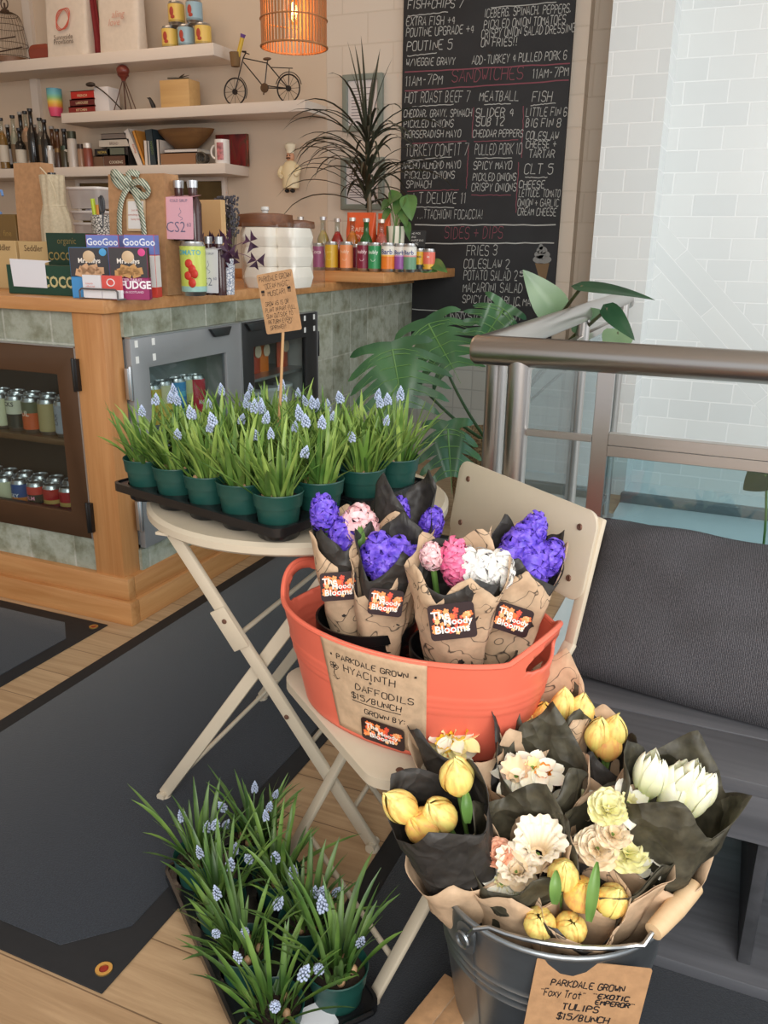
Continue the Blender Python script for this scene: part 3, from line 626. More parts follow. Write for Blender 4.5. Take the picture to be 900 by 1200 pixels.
def muscari(seed, nleaf, nfl, Lr, leanr, curl, mat, label, upright=True):
    r = random.Random(seed)
    t = thing('potted_grape_hyacinth', label, 'potted plant', (0, 0, 0)); pot_part(t)
    b = MB()
    for i in range(nleaf):
        az = r.uniform(0, 2 * PI); q = 0.030 * math.sqrt(r.random()); lean = r.uniform(*leanr) * (0.4 + q / 0.030); b.cur = 0 if r.random() < .6 else 1
        blade(b, (q * math.cos(az), q * math.sin(az), 0.07), az + r.uniform(-.7, .7), lean, r.uniform(*Lr) * r.uniform(.75, 1.05), r.uniform(0.0066, 0.0108), r.uniform(*curl), r)
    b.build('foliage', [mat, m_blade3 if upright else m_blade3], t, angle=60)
    for i in range(nfl):
        az = r.uniform(0, 2 * PI); q = 0.026 * math.sqrt(r.random()); h = r.uniform(0.085, 0.135) if upright else r.uniform(0.07, 0.12); ln = r.uniform(0.1, 0.3) if upright else r.uniform(0.2, 0.6)
        p0 = Vector((q * math.cos(az), q * math.sin(az), 0.07)); dirv = Vector((math.cos(az) * ln, math.sin(az) * ln, 1)).normalized()
        p2 = p0 + dirv * h; s = MB(); s.tube(bez(p0, p0 + Vector((0, 0, h * .5)), p2, 4), 0.0015, 6)
        st = s.build('flower_stem', mat, t)
        put('flower_head', spike_me[i % 3], st, Matrix.Translation(p2 - dirv * 0.004) @ dirv.to_track_quat('Z', 'Y').to_matrix().to_4x4() @ Matrix.Scale(r.uniform(.7, 1.0), 4))
    for i in range(3):
        az = r.uniform(0, 6.28); s = MB(); s.ball((0.024 * math.cos(az), 0.024 * math.sin(az), 0.077), 0.007, 10, 7, (1, 1, 1.25)); s.build('bulb', m_bulb, t)
    return t
bpy.context.view_layer.update()
m_tray = M('thin_black_tray_plastic', (24, 25, 27), 0.25, var=0.2, scale=20)
def tray(label, mat, nx, ny, sx, sy, deck, name='carry_tray', card=False):      # deck with cups, x along the long side; its pots stand in the cups
    t = thing(name, label, 'tray', mat.to_translation())
    w, h = (nx - 1) * sx + 0.095, (ny - 1) * sy + 0.10
    x0, y0 = -0.0475, -0.05
    b = MB(); b.M = mat
    ring = rrect(w, h, 0.018, 4, x0, y0); ring2 = rrect(w + 0.012, h + 0.012, 0.022, 4, x0 - 0.006, y0 - 0.006); n = len(ring)
    # deck as a fine sheet with round holes
    nu, nv = int(w / 0.006), int(h / 0.006)
    P = lambda i, j: (x0 + w * i / nu, y0 + h * j / nv)
    idx = {}; vs = []; fs = []
    def V(i, j):
        if (i, j) not in idx:
            x, y = P(i, j)
            cx = round(x / sx) * sx; cy = round(y / sy) * sy; d = math.hypot(x - cx, y - cy)
            if 0.0365 < d < 0.0455: x, y = cx + (x - cx) * 0.041 / d, cy + (y - cy) * 0.041 / d
            idx[(i, j)] = len(vs); vs.append((x, y, deck + 0.0015 * noise.noise(Vector((x * 30, y * 30, 1)))))
        return idx[(i, j)]
    for i in range(nu):
        for j in range(nv):
            x, y = x0 + w * (i + .5) / nu, y0 + h * (j + .5) / nv
            cx = min(nx - 1, max(0, round(x / sx))) * sx; cy = min(ny - 1, max(0, round(y / sy))) * sy
            if math.hypot(x - cx, y - cy) > 0.041: fs.append((V(i, j), V(i + 1, j), V(i + 1, j + 1), V(i, j + 1)))
    b.add(vs, fs)
    b.add([(x, y, deck) for x, y in ring] + [(x, y, deck + 0.004) for x, y in ring] + [(x, y, deck + 0.003) for x, y in ring2] + [(x, y, deck - 0.014) for x, y in ring2],
          [(k * n + i, k * n + (i + 1) % n, (k + 1) * n + (i + 1) % n, (k + 1) * n + i) for k in range(3) for i in range(n)])
    b.build('deck', m_tray, t, angle=50)
    for i in range(nx):
        for j in range(ny):
            c = MB(); c.M = mat; c.lathe([(0.041, deck), (0.0395, deck - 0.012), (0.0385, 0.0035), (0.036, 0.0008), (0.0001, 0.0008)], 20, (i * sx, j * sy, 0), cap=False); c.build('cup', m_tray, t, angle=50)
    return t
def rowmat(p, d, z):
    d = Vector((d[0], d[1], 0)).normalized(); m = Matrix((d, Vector((0, 0, 1)).cross(d), Vector((0, 0, 1)))).transposed().to_4x4(); m.translation = Vector((p[0], p[1], z)); return m
ORD = ['first', 'second', 'third', 'fourth', 'fifth']
up = [muscari(11 + k, 40 + 3 * k, 2 + k % 2, (0.09, 0.175), (0.08, 0.66), (-0.2, 1.1), m_blade, 'potted pale blue grape hyacinth') for k in range(6)]
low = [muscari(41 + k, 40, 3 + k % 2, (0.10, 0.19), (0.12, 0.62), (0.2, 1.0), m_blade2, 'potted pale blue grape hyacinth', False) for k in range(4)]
bpy.context.view_layer.update()
ra = random.Random(5); cnt = 0; used = set()
D1 = Vector((0.969, -0.246)); N1 = Vector((0.30, 0.954))
rowname = ['near tray, outer row', 'near tray, inner row', 'far tray, inner row', 'far tray, rear row']
offs = [0.0, 0.108, 0.232, 0.340]
for r_ in range(4):
    for c_ in range(5):
        base = Vector((-1.138, 1.385)) + D1 * (0.0965 * c_) + N1 * offs[r_]
        k_ = (c_ * 2 + r_ * 5 + (c_ * r_)) % 6
        lab = 'potted grape hyacinth on the table, %s from the left, %s' % (ORD[c_], rowname[r_])
        grp = 'grape hyacinths on the bistro table'
        loc = (base.x, base.y, 0.7145)
        if k_ not in used:
            used.add(k_); o = up[k_]; o.location = loc; o.rotation_euler.z = ra.uniform(0, 6.28); o['label'] = lab; o['group'] = grp
        else: dup(up[k_], loc, ra.uniform(0, 6.28), lab, grp, ra.uniform(1.0, 1.04))
for r_, nm in ((0, 'black plastic carry tray of grape hyacinths at the near edge of the table'), (2, 'second black plastic carry tray, behind the first on the table')):
    p = Vector((-1.138, 1.385)) + N1 * offs[r_]
    tray(nm, rowmat(p, D1, 0.7125), 5, 2, 0.0965, 0.108, 0.034)
used = set()
for r_ in range(2):
    for c_ in range(4):
        base = Vector((-0.552, 0.880)) + Vector((-0.103, 0.078)) * c_ + Vector((0.062, 0.100)) * r_
        k_ = (c_ + r_ * 2) % 4
        lab = 'potted grape hyacinth in the floor tray, %s from the front, %s row' % (ORD[c_], ('left', 'right')[r_]); grp = 'grape hyacinths in the floor tray'
        loc = (base.x, base.y, 0.0085)
        if k_ not in used: used.add(k_); o = low[k_]; o.location = loc; o.rotation_euler.z = ra.uniform(0, 6.28); o['label'] = lab; o['group'] = grp
        else: dup(low[k_], loc, ra.uniform(0, 6.28), lab, grp, ra.uniform(0.95, 1.08))
fd = Vector((-0.103, 0.078)).normalized(); fn = Vector((0.062, 0.100))
tm = rowmat((-0.552 + 0.062, 0.880 + 0.100), fd, 0.0065)
ft = tray('black plastic carry tray of grape hyacinths standing on the floor', tm, 4, 2, 0.1292, 0.1177, 0.03)
b = MB(); b.M = tm; b.prism(rrect(0.055, 0.08, 0.006, 3, -0.053, 0.022), 0.001, Matrix.Translation((0, 0, 0.033))); b.build('label_card', flat((226, 228, 232)), ft)
b = MB(); b.M = tm; b.tube([(-0.056, 0.03, 0.03), (-0.066, 0.03, 0.042), (-0.066, -0.03, 0.042), (-0.056, -0.03, 0.03)], 0.004, 8); b.build('carry_handle', m_tray, ft)
# ================================================================== tub, bucket, bouquets
m_coral = M('coral_rubber', (238, 116, 92), 0.42, var=0.03, scale=15)
m_kraft = paper('kraft_paper', (202, 172, 140))
m_kraft_ink = paper('kraft_paper_inked', (204, 174, 142), (30, 26, 26))
m_tissue = paper('black_tissue_paper', (54, 51, 48), None, 0.55, crumple=True, mot=(.7, 1.25))
m_tissue2 = paper('olive_black_tissue_paper', (72, 68, 54), None, 0.55, crumple=True, mot=(.6, 1.4))
m_ink = flat((24, 22, 24), 0.8)
m_wtext = flat((245, 240, 232), 0.6)
TUBC, TUBR = Vector((-0.468, 1.235, 0.449)), math.radians(-10)
def tubp(th, h, off=0.0, ridge=True):
    r = math.sin(PI * min(1, max(0, h)) * 0.5) ** 0.9 * 0.0 + h
    a = 0.213 + 0.040 * h + off; bb = 0.127 + 0.042 * h + off
    if ridge and 0.50 < h < 0.68: 
        w = 0.0022 * math.sin((h - 0.50) / 0.18 * 3 * PI) ** 2; a += w; bb += w
    x, y = a * math.cos(th), bb * math.sin(th); lift = 0.035 * max(0, abs(math.cos(th)) - 0.86) / 0.14 * h ** 4
    return TUBC + Vector((x * math.cos(TUBR) - y * math.sin(TUBR), x * math.sin(TUBR) + y * math.cos(TUBR), 0.19 * h + lift))
tub = thing('flexible_tub', 'oval coral rubber tub standing on the chair seat, full of wrapped bouquets', 'tub', TUBC)
b = MB(); NU, NV = 144, 40; vs = []; fs = []; idx = {}
def tv(i, j):
    i %= NU
    if (i, j) not in idx:
        th = 2 * PI * i / NU; h = j / NV
        d = min(abs(th), abs(2 * PI - th)) if math.cos(th) > 0 else abs(th - PI); e = math.hypot(d / 0.36, (h - 0.865) / 0.085)
        if 0.72 < e < 1.28 and e > 1e-3:          # snap the ring of vertices round the handle hole to its edge
            sg = 1 if (th < PI / 2 or PI < th < 1.5 * PI) else -1; k_ = 1 / e
            c0 = 0 if math.cos(th) > 0 else PI; dd = (th - c0 if abs(th - c0) < PI else th - c0 - 2 * PI) * (1 + (k_ - 1) * 0.8); th = c0 + dd; h = 0.865 + (h - 0.865) * (1 + (k_ - 1) * 0.8)
        idx[(i, j)] = len(vs); vs.append(tubp(th, h))
    return idx[(i, j)]
for i in range(NU):
    th = 2 * PI * (i + .5) / NU; d = min(th, 2 * PI - th) if math.cos(th) > 0 else abs(th - PI)
    for j in range(NV):
        if math.hypot(d / 0.36, ((j + .5) / NV - 0.865) / 0.085) > 1.0: fs.append((tv(i, j), tv(i + 1, j), tv(i + 1, j + 1), tv(i, j + 1)))
b.add(vs, fs); b.grid(lambda u, v: tubp(2 * PI * u, 0.0) * v + (TUBC + Vector((0, 0, 0.002))) * (1 - v), 48, 3)
b.build('body', m_coral, tub, solid=0.0055, angle=60)
b = MB(); pts = [tubp(2 * PI * i / 120, 1.0, 0.001) for i in range(121)]; b.tube(pts, 0.0045, 8, cap=False); b.build('rim', m_coral, tub)

def flora(name, cx, cy, r, h, z0, label):
    t = thing('nursery_pot', label, 'pot', (cx, cy, z0)); b = MB()
    b.lathe([(0.0001, 0), (r * .84, 0), (r * .98, h - .02), (r * 1.02, h - .018), (r * 1.03, h), (r * .99, h), (r * .93, h - .03), (r * .8, .006), (0.0001, .006)], 40, (cx, cy, z0), cap=False); b.build('wall', m_black, t, angle=50)
    for z in (h - 0.035, h - 0.055):
        b = MB(); b.tube([(cx + r * .968 * math.cos(a * PI / 24), cy + r * .968 * math.sin(a * PI / 24), z0 + z) for a in range(49)], 0.0016, 6, cap=False); b.build('ring', m_black, t)
    return t
flora('nursery_pot', -0.562, 1.245, 0.088, 0.155, 0.4545, 'black plastic nursery pot in the tub, under the purple and pink hyacinths')
flora('nursery_pot', -0.372, 1.215, 0.088, 0.150, 0.4545, 'black plastic nursery pot in the tub, under the white hyacinth bouquet')

# ---- flowers
rf = random.Random(21)
def petal(b, az, fn, nu=5, nv=8): 
    ca, sa = math.cos(az), math.sin(az)
    b.grid(lambda u, v: (lambda q: Vector((q[0] * ca - q[1] * sa, q[0] * sa + q[1] * ca, q[2])))(fn(u * 2 - 1, v)), nu, nv)
def petal_mat(name, stops, z0, z1, streak=None):
    k = NT(name); tc = k.n('ShaderNodeTexCoord'); sp = k.n('ShaderNodeSeparateXYZ'); k.l(tc.outputs['Object'], sp.inputs[0])
    mr = k.n('ShaderNodeMapRange'); mr.inputs[1].default_value = z0; mr.inputs[2].default_value = z1; k.l(sp.outputs[2], mr.inputs[0])
    c = k.ramp(mr.outputs[0], [(p, lin(q)) for p, q in stops])
    if streak:
        v = k.uv((160, 160, 22), coord='Object'); t = k.n('ShaderNodeTexNoise', Scale=1.0, Detail=3.0); k.l(v, t.inputs['Vector'])
        f = k.ramp(t.outputs[0], [(0.45, (0, 0, 0, 1)), (0.68, (1, 1, 1, 1))]); mx = k.n('ShaderNodeMixRGB'); k.l(f, mx.inputs[0]); k.l(c, mx.inputs[1]); mx.inputs[2].default_value = lin(streak); c = mx.outputs[0]
    k.l(c, k.b.inputs['Base Color']); k.b.inputs['Roughness'].default_value = 0.5
    k.b.inputs['Subsurface Weight'].default_value = 0.25; k.b.inputs['Subsurface Radius'].default_value = (0.006, 0.005, 0.003); k.b.inputs['Subsurface Scale'].default_value = 0.6
    return k.m
m_tul = petal_mat('yellow_tulip_petal', [(0.0, (224, 204, 96)), (0.3, (253, 226, 122)), (1.0, (254, 234, 146))], 0, 0.055, (248, 192, 104))
m_tulp = petal_mat('apricot_tulip_petal', [(0.0, (226, 190, 90)), (0.4, (246, 196, 108)), (1.0, (250, 210, 100))], 0, 0.055, (240, 164, 96))
m_cream = petal_mat('cream_tulip_petal', [(0.0, (206, 218, 140)), (0.4, (240, 240, 190)), (1.0, (250, 248, 224))], 0, 0.06)
m_stem = leafmat('flower_stem_green', (84, 124, 56), (120, 156, 80))
def tulip(op, h=0.056, R=0.0205, pt=1.0, seed=0):      # op: how far the cup is open
    b = MB(); r = random.Random(seed)
    for k in range(6):
        out = k % 2; az = k * PI / 3 + r.uniform(-.08, .08); hh = h * (1 + r.uniform(-.06, .06)); oo = op * (1.0 + 0.35 * out) + r.uniform(-.05, .1)
        def fn(u, v):
            rad = R * (math.sin(PI * (0.10 + 0.88 * v)) ** 0.8) + R * oo * v ** 2.5 + 0.0030 * out
            wv = (0.98 if v < 0.55 else 0.98 * max(0.0, 1 - ((v - 0.55) / 0.47) ** (2.4 / pt)) ** 0.6) * (0.5 + 0.5 * min(1, v * 4)); a = u * wv
            rr = rad * (1 - 0.05 * u * u + 0.02 * math.cos(u * 9) * v); z = hh * v * (1 - 0.06 * u * u * v)
            return (rr * math.cos(a), rr * math.sin(a), z)
        petal(b, az, fn, 6, 9)
    return b
tul_me = [mesh_of(tulip(o, h, R, 1.0, i), 'tulip', m, angle=70, solid=0) for i, (o, h, R, m) in enumerate([(-.18, .056, .0205, m_tul), (-.25, .058, .019, m_tul), (-.12, .052, .022, m_tulp), (-.05, .046, .023, m_tul)])]
cream_me = [mesh_of(tulip(o, .070, .0150, 1.15, 9 + i), 'tulip', m_cream, angle=70) for i, o in enumerate((-0.05, 0.15, 0.45))]
m_daf = petal_mat('ivory_daffodil_petal', [(0, (250, 246, 226)), (1, (252, 248, 234))], -0.01, 0.02)
m_dafy = petal_mat('lemon_daffodil_petal', [(0, (250, 240, 170)), (1, (252, 244, 196))], -0.01, 0.02)
m_cup_o = petal_mat('orange_daffodil_cup', [(0, (240, 150, 40)), (1, (244, 130, 30))], 0, 0.02)
m_cup_y = petal_mat('yellow_daffodil_cup', [(0, (250, 214, 70)), (1, (250, 200, 50))], 0, 0.02)
m_cup_p = petal_mat('peach_daffodil_cup', [(0, (250, 226, 190)), (1, (250, 214, 180))], 0, 0.03)
m_ruf = petal_mat('peach_ruffled_petal', [(0, (248, 224, 186)), (1, (252, 238, 214))], 0, 0.03)
m_rufy = petal_mat('pale_lemon_ruffled_petal', [(0, (244, 238, 170)), (1, (250, 246, 206))], 0, 0.03)
m_salmon = petal_mat('salmon_petal', [(0, (244, 176, 140)), (1, (250, 196, 170))], 0, 0.03)
def daff(seed, cup=0.012, cl=0.014, P=0.03):
    b = MB(); r = random.Random(seed)
    for k in range(6):
        az = k * PI / 3 + r.uniform(-.1, .1); dz = r.uniform(-.15, .2)
        def fn(u, v):
            w = 0.011 * math.sin(PI * (v * .92 + .06)) ** 0.7; x = 0.004 + P * v
            return (x, u * w, -0.002 + P * dz * v * v + 0.003 * u * u + (0.001 if k % 2 else 0))
        petal(b, az, fn, 4, 7)
    b.cur = 1
    b.grid(lambda u, v: Vector(((cup * (0.55 + 0.45 * v ** 1.5) * (1 + 0.13 * math.sin(u * 2 * PI * 9) * v ** 3)) * math.cos(u * 2 * PI), (cup * (0.55 + 0.45 * v ** 1.5) * (1 + 0.13 * math.sin(u * 2 * PI * 9) * v ** 3)) * math.sin(u * 2 * PI), cl * v)), 54, 6)
    b.lathe([(cup * .55, 0.001), (0.0001, 0.001)], 18, cap=False)
    return b
daf_me = {'wo': mesh_of(daff(1, .0115, .011), 'daffodil', [m_daf, m_cup_o], angle=70), 'yo': mesh_of(daff(2, .0125, .018), 'daffodil', [m_dafy, m_cup_y], angle=70), 'wp': mesh_of(daff(3, .019, .020, .034), 'daffodil', [m_daf, m_cup_p], angle=70), 'ww': mesh_of(daff(4, .010, .012, .028), 'daffodil', [m_daf, m_dafy], angle=70)}
def ruffle(seed, n=20, R=0.034):
    b = MB(); r = random.Random(seed)
    for k in range(n):
        az = k * 2.4; t = (k + .5) / n; el = 1.30 * (1 - t) + 0.10; L = R * (0.70 + 0.32 * t); ph = r.uniform(0, 6)
        def fn(u, v):
            w = 0.021 * math.sin(PI * (v * .60 + .05)); rip = 0.0022 * math.sin(u * 8 + ph) * v ** 3; q = L * v * (1 - .16 * u * u * v)
            return (q * math.cos(el) + 0.002 - .004 * u * u, u * w, q * math.sin(el) * 0.85 + rip)
        petal(b, az, fn, 12, 7)
    return b
ruf_me = {'p': mesh_of(ruffle(5), 'double_daffodil', m_ruf, angle=80), 'y': mesh_of(ruffle(6), 'double_daffodil', m_rufy, angle=80), 's': mesh_of(ruffle(7, 16, 0.026), 'double_daffodil', m_salmon, angle=80)}
def frill(seed, R=0.034, H=0.050):                # a long fluted trumpet with a wavy lip
    b = MB(); r = random.Random(seed); ph = r.uniform(0, 6)
    def F(Rk, Hk, n): 
        def fn(u, v):
            a = u * 2 * PI; rr = (0.010 + (Rk - 0.010) * (0.55 * v + 0.45 * v ** 4)) * (1 + .055 * math.sin(a * n + ph) * min(1, v * 2) + .05 * math.sin(a * 5 + ph) * v ** 4); return Vector((rr * math.cos(a), rr * math.sin(a), Hk * v * (1 - .12 * v ** 4) + .0025 * math.cos(a * n * .5 + ph) * v ** 5))
        b.grid(fn, 120, 12)
    F(R, H, 18); F(R * .72, H * .86, 14)
    for k in range(6):
        petal(b, k * PI / 3, lambda u, v: (.006 + .030 * v, u * .013 * math.sin(PI * (v * .9 + .07)) ** .7, .002 + .012 * v * v), 4, 6)
    return b
frill_me = mesh_of(frill(3), 'daffodil', m_ruf, angle=80)
def floret(b, m, s, rng):
    old = b.M; b.M = m; ph = rng.uniform(0, 1)
    for k in range(6):
        cv = rng.uniform(1.9, 2.6)
        def fn(u, v):
            a = v * cv; return (s * (0.16 + .52 * math.sin(a) + .22 * v), u * s * 0.19 * math.sin(PI * (v * .78 + .16)), s * (0.34 - 0.42 * (1 - math.cos(a)) + .05 * u * u))
        petal(b, k * PI / 3 + ph, fn, 2, 6)
    b.lathe([(s * 0.14, -s * 0.9), (s * 0.2, -s * .2), (s * 0.17, s * 0.32), (0.0001, s * 0.1)], 6, cap=False); b.M = old
def hyacinth(seed, N=21, H=0.058, R=0.030, s=0.0275):
    b = MB(); r = random.Random(seed)
    for i in range(N):
        t = (i + .5) / N; a = i * 2.4; el = -0.25 + 1.7 * max(0, t - .35); z = H * t; rr = R * (0.65 + .35 * math.sin(PI * min(1, t + .15))) * (1 - .75 * max(0, t - .7) / .3)
        d = Vector((math.cos(a) * math.cos(el), math.sin(a) * math.cos(el), math.sin(el) + r.uniform(-.2, .2))).normalized()
        m = d.to_track_quat('Z', 'Y').to_matrix().to_4x4(); m.translation = Vector((rr * math.cos(a) * .7, rr * math.sin(a) * .7, z)); floret(b, m, s * r.uniform(.85, 1.1), r)
    return b
def hm(name, c1, c2):
    k = NT(name); v = k.uv(coord='Object'); t = k.n('ShaderNodeTexNoise', Scale=90.0, Detail=2.0); k.l(v, t.inputs['Vector'])
    k.l(k.ramp(t.outputs[0], [(0.35, lin(c1)), (0.65, lin(c2))]), k.b.inputs['Base Color']); k.b.inputs['Roughness'].default_value = 0.45; k.b.inputs['Subsurface Weight'].default_value = .1; k.b.inputs['Subsurface Radius'].default_value = (.004, .003, .004); return k.m
hy_me = {n: mesh_of(hyacinth(i + 3), 'hyacinth_head', hm('hyacinth_' + n, *c), angle=80) for i, (n, c) in enumerate({'purple': ((84, 58, 196), (138, 104, 232)), 'pink': ((246, 190, 196), (252, 214, 214)), 'hot_pink': ((232, 92, 142), (246, 140, 176)), 'white': ((238, 234, 226), (250, 248, 244))}.items())}

# ---- paper wraps
def wrap(mb, base, top, f, r0, r1, lf, lb, seed, amp=0.03, npt=4, flat_=0.85, a0=0.0, a1=2 * PI + 0.5, flare=0.9, twist=0.0, wr=0.008, nu=64, nv=16):
    base, top = Vector(base), Vector(top); ax = top - base; L = ax.length; ax.normalize(); f = Vector(f); f = (f - ax * f.dot(ax)).normalized(); s = ax.cross(f); r = random.Random(seed); o = Vector((seed * 3.1, seed * 1.7, 0)); ph = r.random()
    def fn(u, v):
        th = a0 + u * (a1 - a0) + PI * 0.15 + twist
        cb = (1 - math.cos(th)) / 2; x = (th * npt / (2 * PI) + ph) % 1.0; tri = 1 - abs(2 * x - 1)
        hh = L * (lf + (lb - lf) * cb ** 0.9) + amp * (tri - 0.5) * 2
        rad = (r0 + (r1 - r0) * v ** flare) * (1 + 0.16 * v * noise.noise(Vector((math.cos(th) * 1.3, math.sin(th) * 1.3, seed * 2.0)))) + 0.0025 * u
        p = base + ax * (hh * v) + (f * math.cos(th) * flat_ + s * math.sin(th)) * rad
        w = wr * (0.3 + v); q = p * 24
        return p + Vector((noise.noise(q + o), noise.noise(q + o + Vector((9, 0, 0))), noise.noise(q + o + Vector((0, 9, 0))))) * w
    mb.grid(fn, nu, nv); return ax, f, s
flo_pal = [flat((246, 120, 60)), flat((250, 160, 96)), flat((232, 84, 60)), flat((250, 190, 130))]
m_stk = flat((44, 24, 26), 0.35)
def sticker(parent, m, w=0.066, h=0.052):        # dark card, scattered orange blossoms, white lettering
    b = MB(); b.prism(rrect(w, h, 0.006, 4), 0.0006, m); r = random.Random(8)
    for k in range(46):
        x = r.uniform(-.42, .42) * w; y = (r.uniform(-.33, .33)) * h; b.cur = 1 + k % 4; R_ = r.uniform(.003, .0056); a0 = r.random() * 6; z = 0.0007 + k * 0.000008
        n = 20; poly = [(x + R_ * (0.62 + .38 * abs(math.cos((a + .0) * 2.5))) * math.cos(a + a0), y + R_ * (.62 + .38 * abs(math.cos(a * 2.5))) * math.sin(a + a0)) for a in [2 * PI * i / n for i in range(n)]]
        b.add([m @ Vector((p[0], p[1], z)) for p in poly], [tuple(range(n))])
    b.cur = 5
    for tx, x, y, sz in (('The', -.24, .10, .30), ('Moody', .12, -.08, .26), ('Blooms', -.02, -.30, .30)):
        printed(b, tx, m @ Matrix.Translation((x * w, y * h, 0.0006)), sz * h, 0.022, z=0.0006, sx=1.05)
    return b.build('sticker', [m_stk] + flo_pal + [m_wtext], parent, smooth=False)
VIEW = lambda p: (CAM - Vector(p)).normalized()
def tissue_mat(i): return m_tissue if i % 2 == 0 else m_tissue2
def stem_leaf(parent, base, top, head):
    b = MB(); base, top = Vector(base), Vector(top); b.tube(bez(base, (base + top) / 2 + Vector((0, 0, .03)), top, 6), 0.0033, 8); return b.build('stem', m_stem, head)
def flower(bunch, me, name, px, py, ref, base, tilt=(0, 0, 0), sc=1.0, stem=True, toward=0.3, up=None, spin=None):
    p = atD(px, py, ref); d = (p - Vector(base)).normalized(); d = (d + VIEW(p) * (0.12 if name == 'tulip' else toward) + Vector(tilt)).normalized()
    m = d.to_track_quat('Z', 'Y').to_matrix().to_4x4() @ Matrix.Rotation(rf.uniform(0, 6.28) if spin is None else spin, 4, 'Z')
    sc *= 1.18 if name == 'tulip' else (1.12 if 'daff' in name else 1.3); hgt = 0.028 * sc if name == 'tulip' else (0.045 * sc if 'hya' in name else 0.0)
    m.translation = p - d * hgt; o = put(name, me, bunch, m @ Matrix.Scale(sc, 4))
    if stem:
        b = MB(); q = p - d * hgt; bb = Vector(base); b.tube(bez(bb + (q - bb) * .25, q - d * 0.06, q + d * .002, 6), 0.0034 if 'hya' not in name else 0.005, 8)
        inv = WM[o]; st = b.build('stem', m_stem, o)
    return o
def leaf_at(bunch, px, py, px2, py2, ref, w=0.016):           # a strap leaf between two picture points at the bunch's depth
    a, c = atD(px, py, ref), atD(px2, py2, ref); v = VIEW(a); d = c - a; s = d.cross(v).normalized(); b = MB()
    b.grid(lambda u, t: a + d * t + s * ((u - .5) * w * math.sin(PI * (t * .85 + .12)) ** .7) + v * (0.012 * math.sin(PI * t) + 0.008 * abs(u - .5)), 4, 8); return b.build('leaf', m_stem, bunch, angle=80)
def bunch(name, label, base, top, r0, r1, kr=None, ti=None, stick=None, front=None, group='wrapped bouquets in the bucket', mk=None, mt=None):
    base, top = Vector(base), Vector(top); t = thing(name, label, 'bouquet', base, 0, group); f = Vector(front) if front else Vector((VIEW(top).x, VIEW(top).y, 0))
    if kr:
        b = MB(); ax, ff, s = wrap(b, base, top, f, r0, r1, **kr); b.build('kraft_wrap', mk or m_kraft, t, angle=75, solid=0.0006)
    if ti:
        b = MB(); wrap(b, base + (top - base) * .12, top, f, r0 * 1.1, r1 * (.93 if ti['lf'] - kr['lf'] < .25 else 1.03), **ti); b.build('tissue_wrap', mt or m_tissue, t, angle=75, solid=0.0005)
    if stick:
        px, py, dx, sc = stick; p = atD(px, py, top + f * r1 * .0); n_ = (f.normalized() + Vector((0, 0, .25))).normalized()
        ax = (top - base).normalized(); L = (top - base).length
    return t
def card_at(px0, py0, px1, py1, px2, py2, ref):                # frame: corners lower-left, lower-right, upper-left at one depth
    a, c, d = atD(px0, py0, ref), atD(px1, py1, ref), atD(px2, py2, ref); return a, c, d

HB = 0.462
def hy(label, bx, by, tx, ty, tz, r1, kr, ti, mk=None, mt=None): return bunch('hyacinth_bouquet', label, (bx, by, HB), (tx, ty, tz), 0.018, r1, kr, ti, group='hyacinth bouquets in the tub', mk=mk or m_kraft_ink, mt=mt)
def stick_on(t, px, py, w, roll, ref, pull):                    # sticker facing the shop, a little in front of its wrap
    p = atD(px, py, ref); v = VIEW(p); p = p + v * pull; n = Vector((v.x, v.y, 0.12)).normalized(); u = Vector((0, 0, 1)).cross(n).normalized(); m = frame(p, u, n.cross(u)) @ Matrix.Rotation(math.radians(roll), 4, 'Z'); sticker(t, m, w, w * .8)
h1 = hy('hyacinth bouquet at the tub left end, purple heads beside one pale pink', -0.585, 1.245, -0.60, 1.235, 0.735, 0.058, dict(lf=0.99, lb=1.16, seed=1, amp=.02, npt=3), dict(lf=1.11, lb=1.22, seed=2, amp=.02, npt=4))
R1 = (-0.60, 1.225, 0.76)
for px, py, c, sc in ((378, 592, 'purple', .62), (402, 622, 'purple', .7), (421, 608, 'pink', .82)): flower(h1, hy_me[c], 'hyacinth_head', px, py, R1, (-0.585, 1.245, .5), sc=sc)
leaf_at(h1, 424, 650, 422, 615, (-0.59, 1.20, .75)); stick_on(h1, 397, 687, .062, 4, (-0.60, 1.235, .69), .052)
h2 = hy('hyacinth bouquet of deep purple heads, second from the left in the tub', -0.53, 1.225, -0.505, 1.20, 0.735, 0.056, dict(lf=0.91, lb=1.0, seed=3, amp=.03, npt=2), dict(lf=1.03, lb=1.2, seed=4, amp=.03, npt=3))
R2 = (-0.505, 1.19, 0.755)
for px, py, sc in ((445, 640, .75), (466, 648, .85), (482, 655, .7), (452, 660, .6)): flower(h2, hy_me['purple'], 'hyacinth_head', px, py, R2, (-0.53, 1.225, .5), sc=sc)
stick_on(h2, 452, 706, .056, -6, (-0.515, 1.20, .68), .050)
h3 = hy('bouquet in black tissue rising behind the purple hyacinths in the tub', -0.53, 1.28, -0.525, 1.32, 0.76, 0.055, dict(lf=1.03, lb=1.05, seed=5, amp=.025, npt=3), dict(lf=1.15, lb=1.22, seed=6, amp=.05, npt=2))
R3 = (-0.525, 1.33, 0.80)
for px, py, sc in ((508, 605, .55), (468, 592, .5)): flower(h3, hy_me['purple'], 'hyacinth_head', px, py, R3, (-0.53, 1.28, .5), sc=sc)
h5 = hy('hyacinth bouquet by the chair back, large purple heads in black tissue', -0.335, 1.255, -0.295, 1.275, 0.735, 0.066, dict(lf=0.97, lb=1.2, seed=9, amp=.03, npt=4), dict(lf=1.03, lb=1.22, seed=10, amp=.03, npt=3))
R5 = (-0.30, 1.265, 0.76)
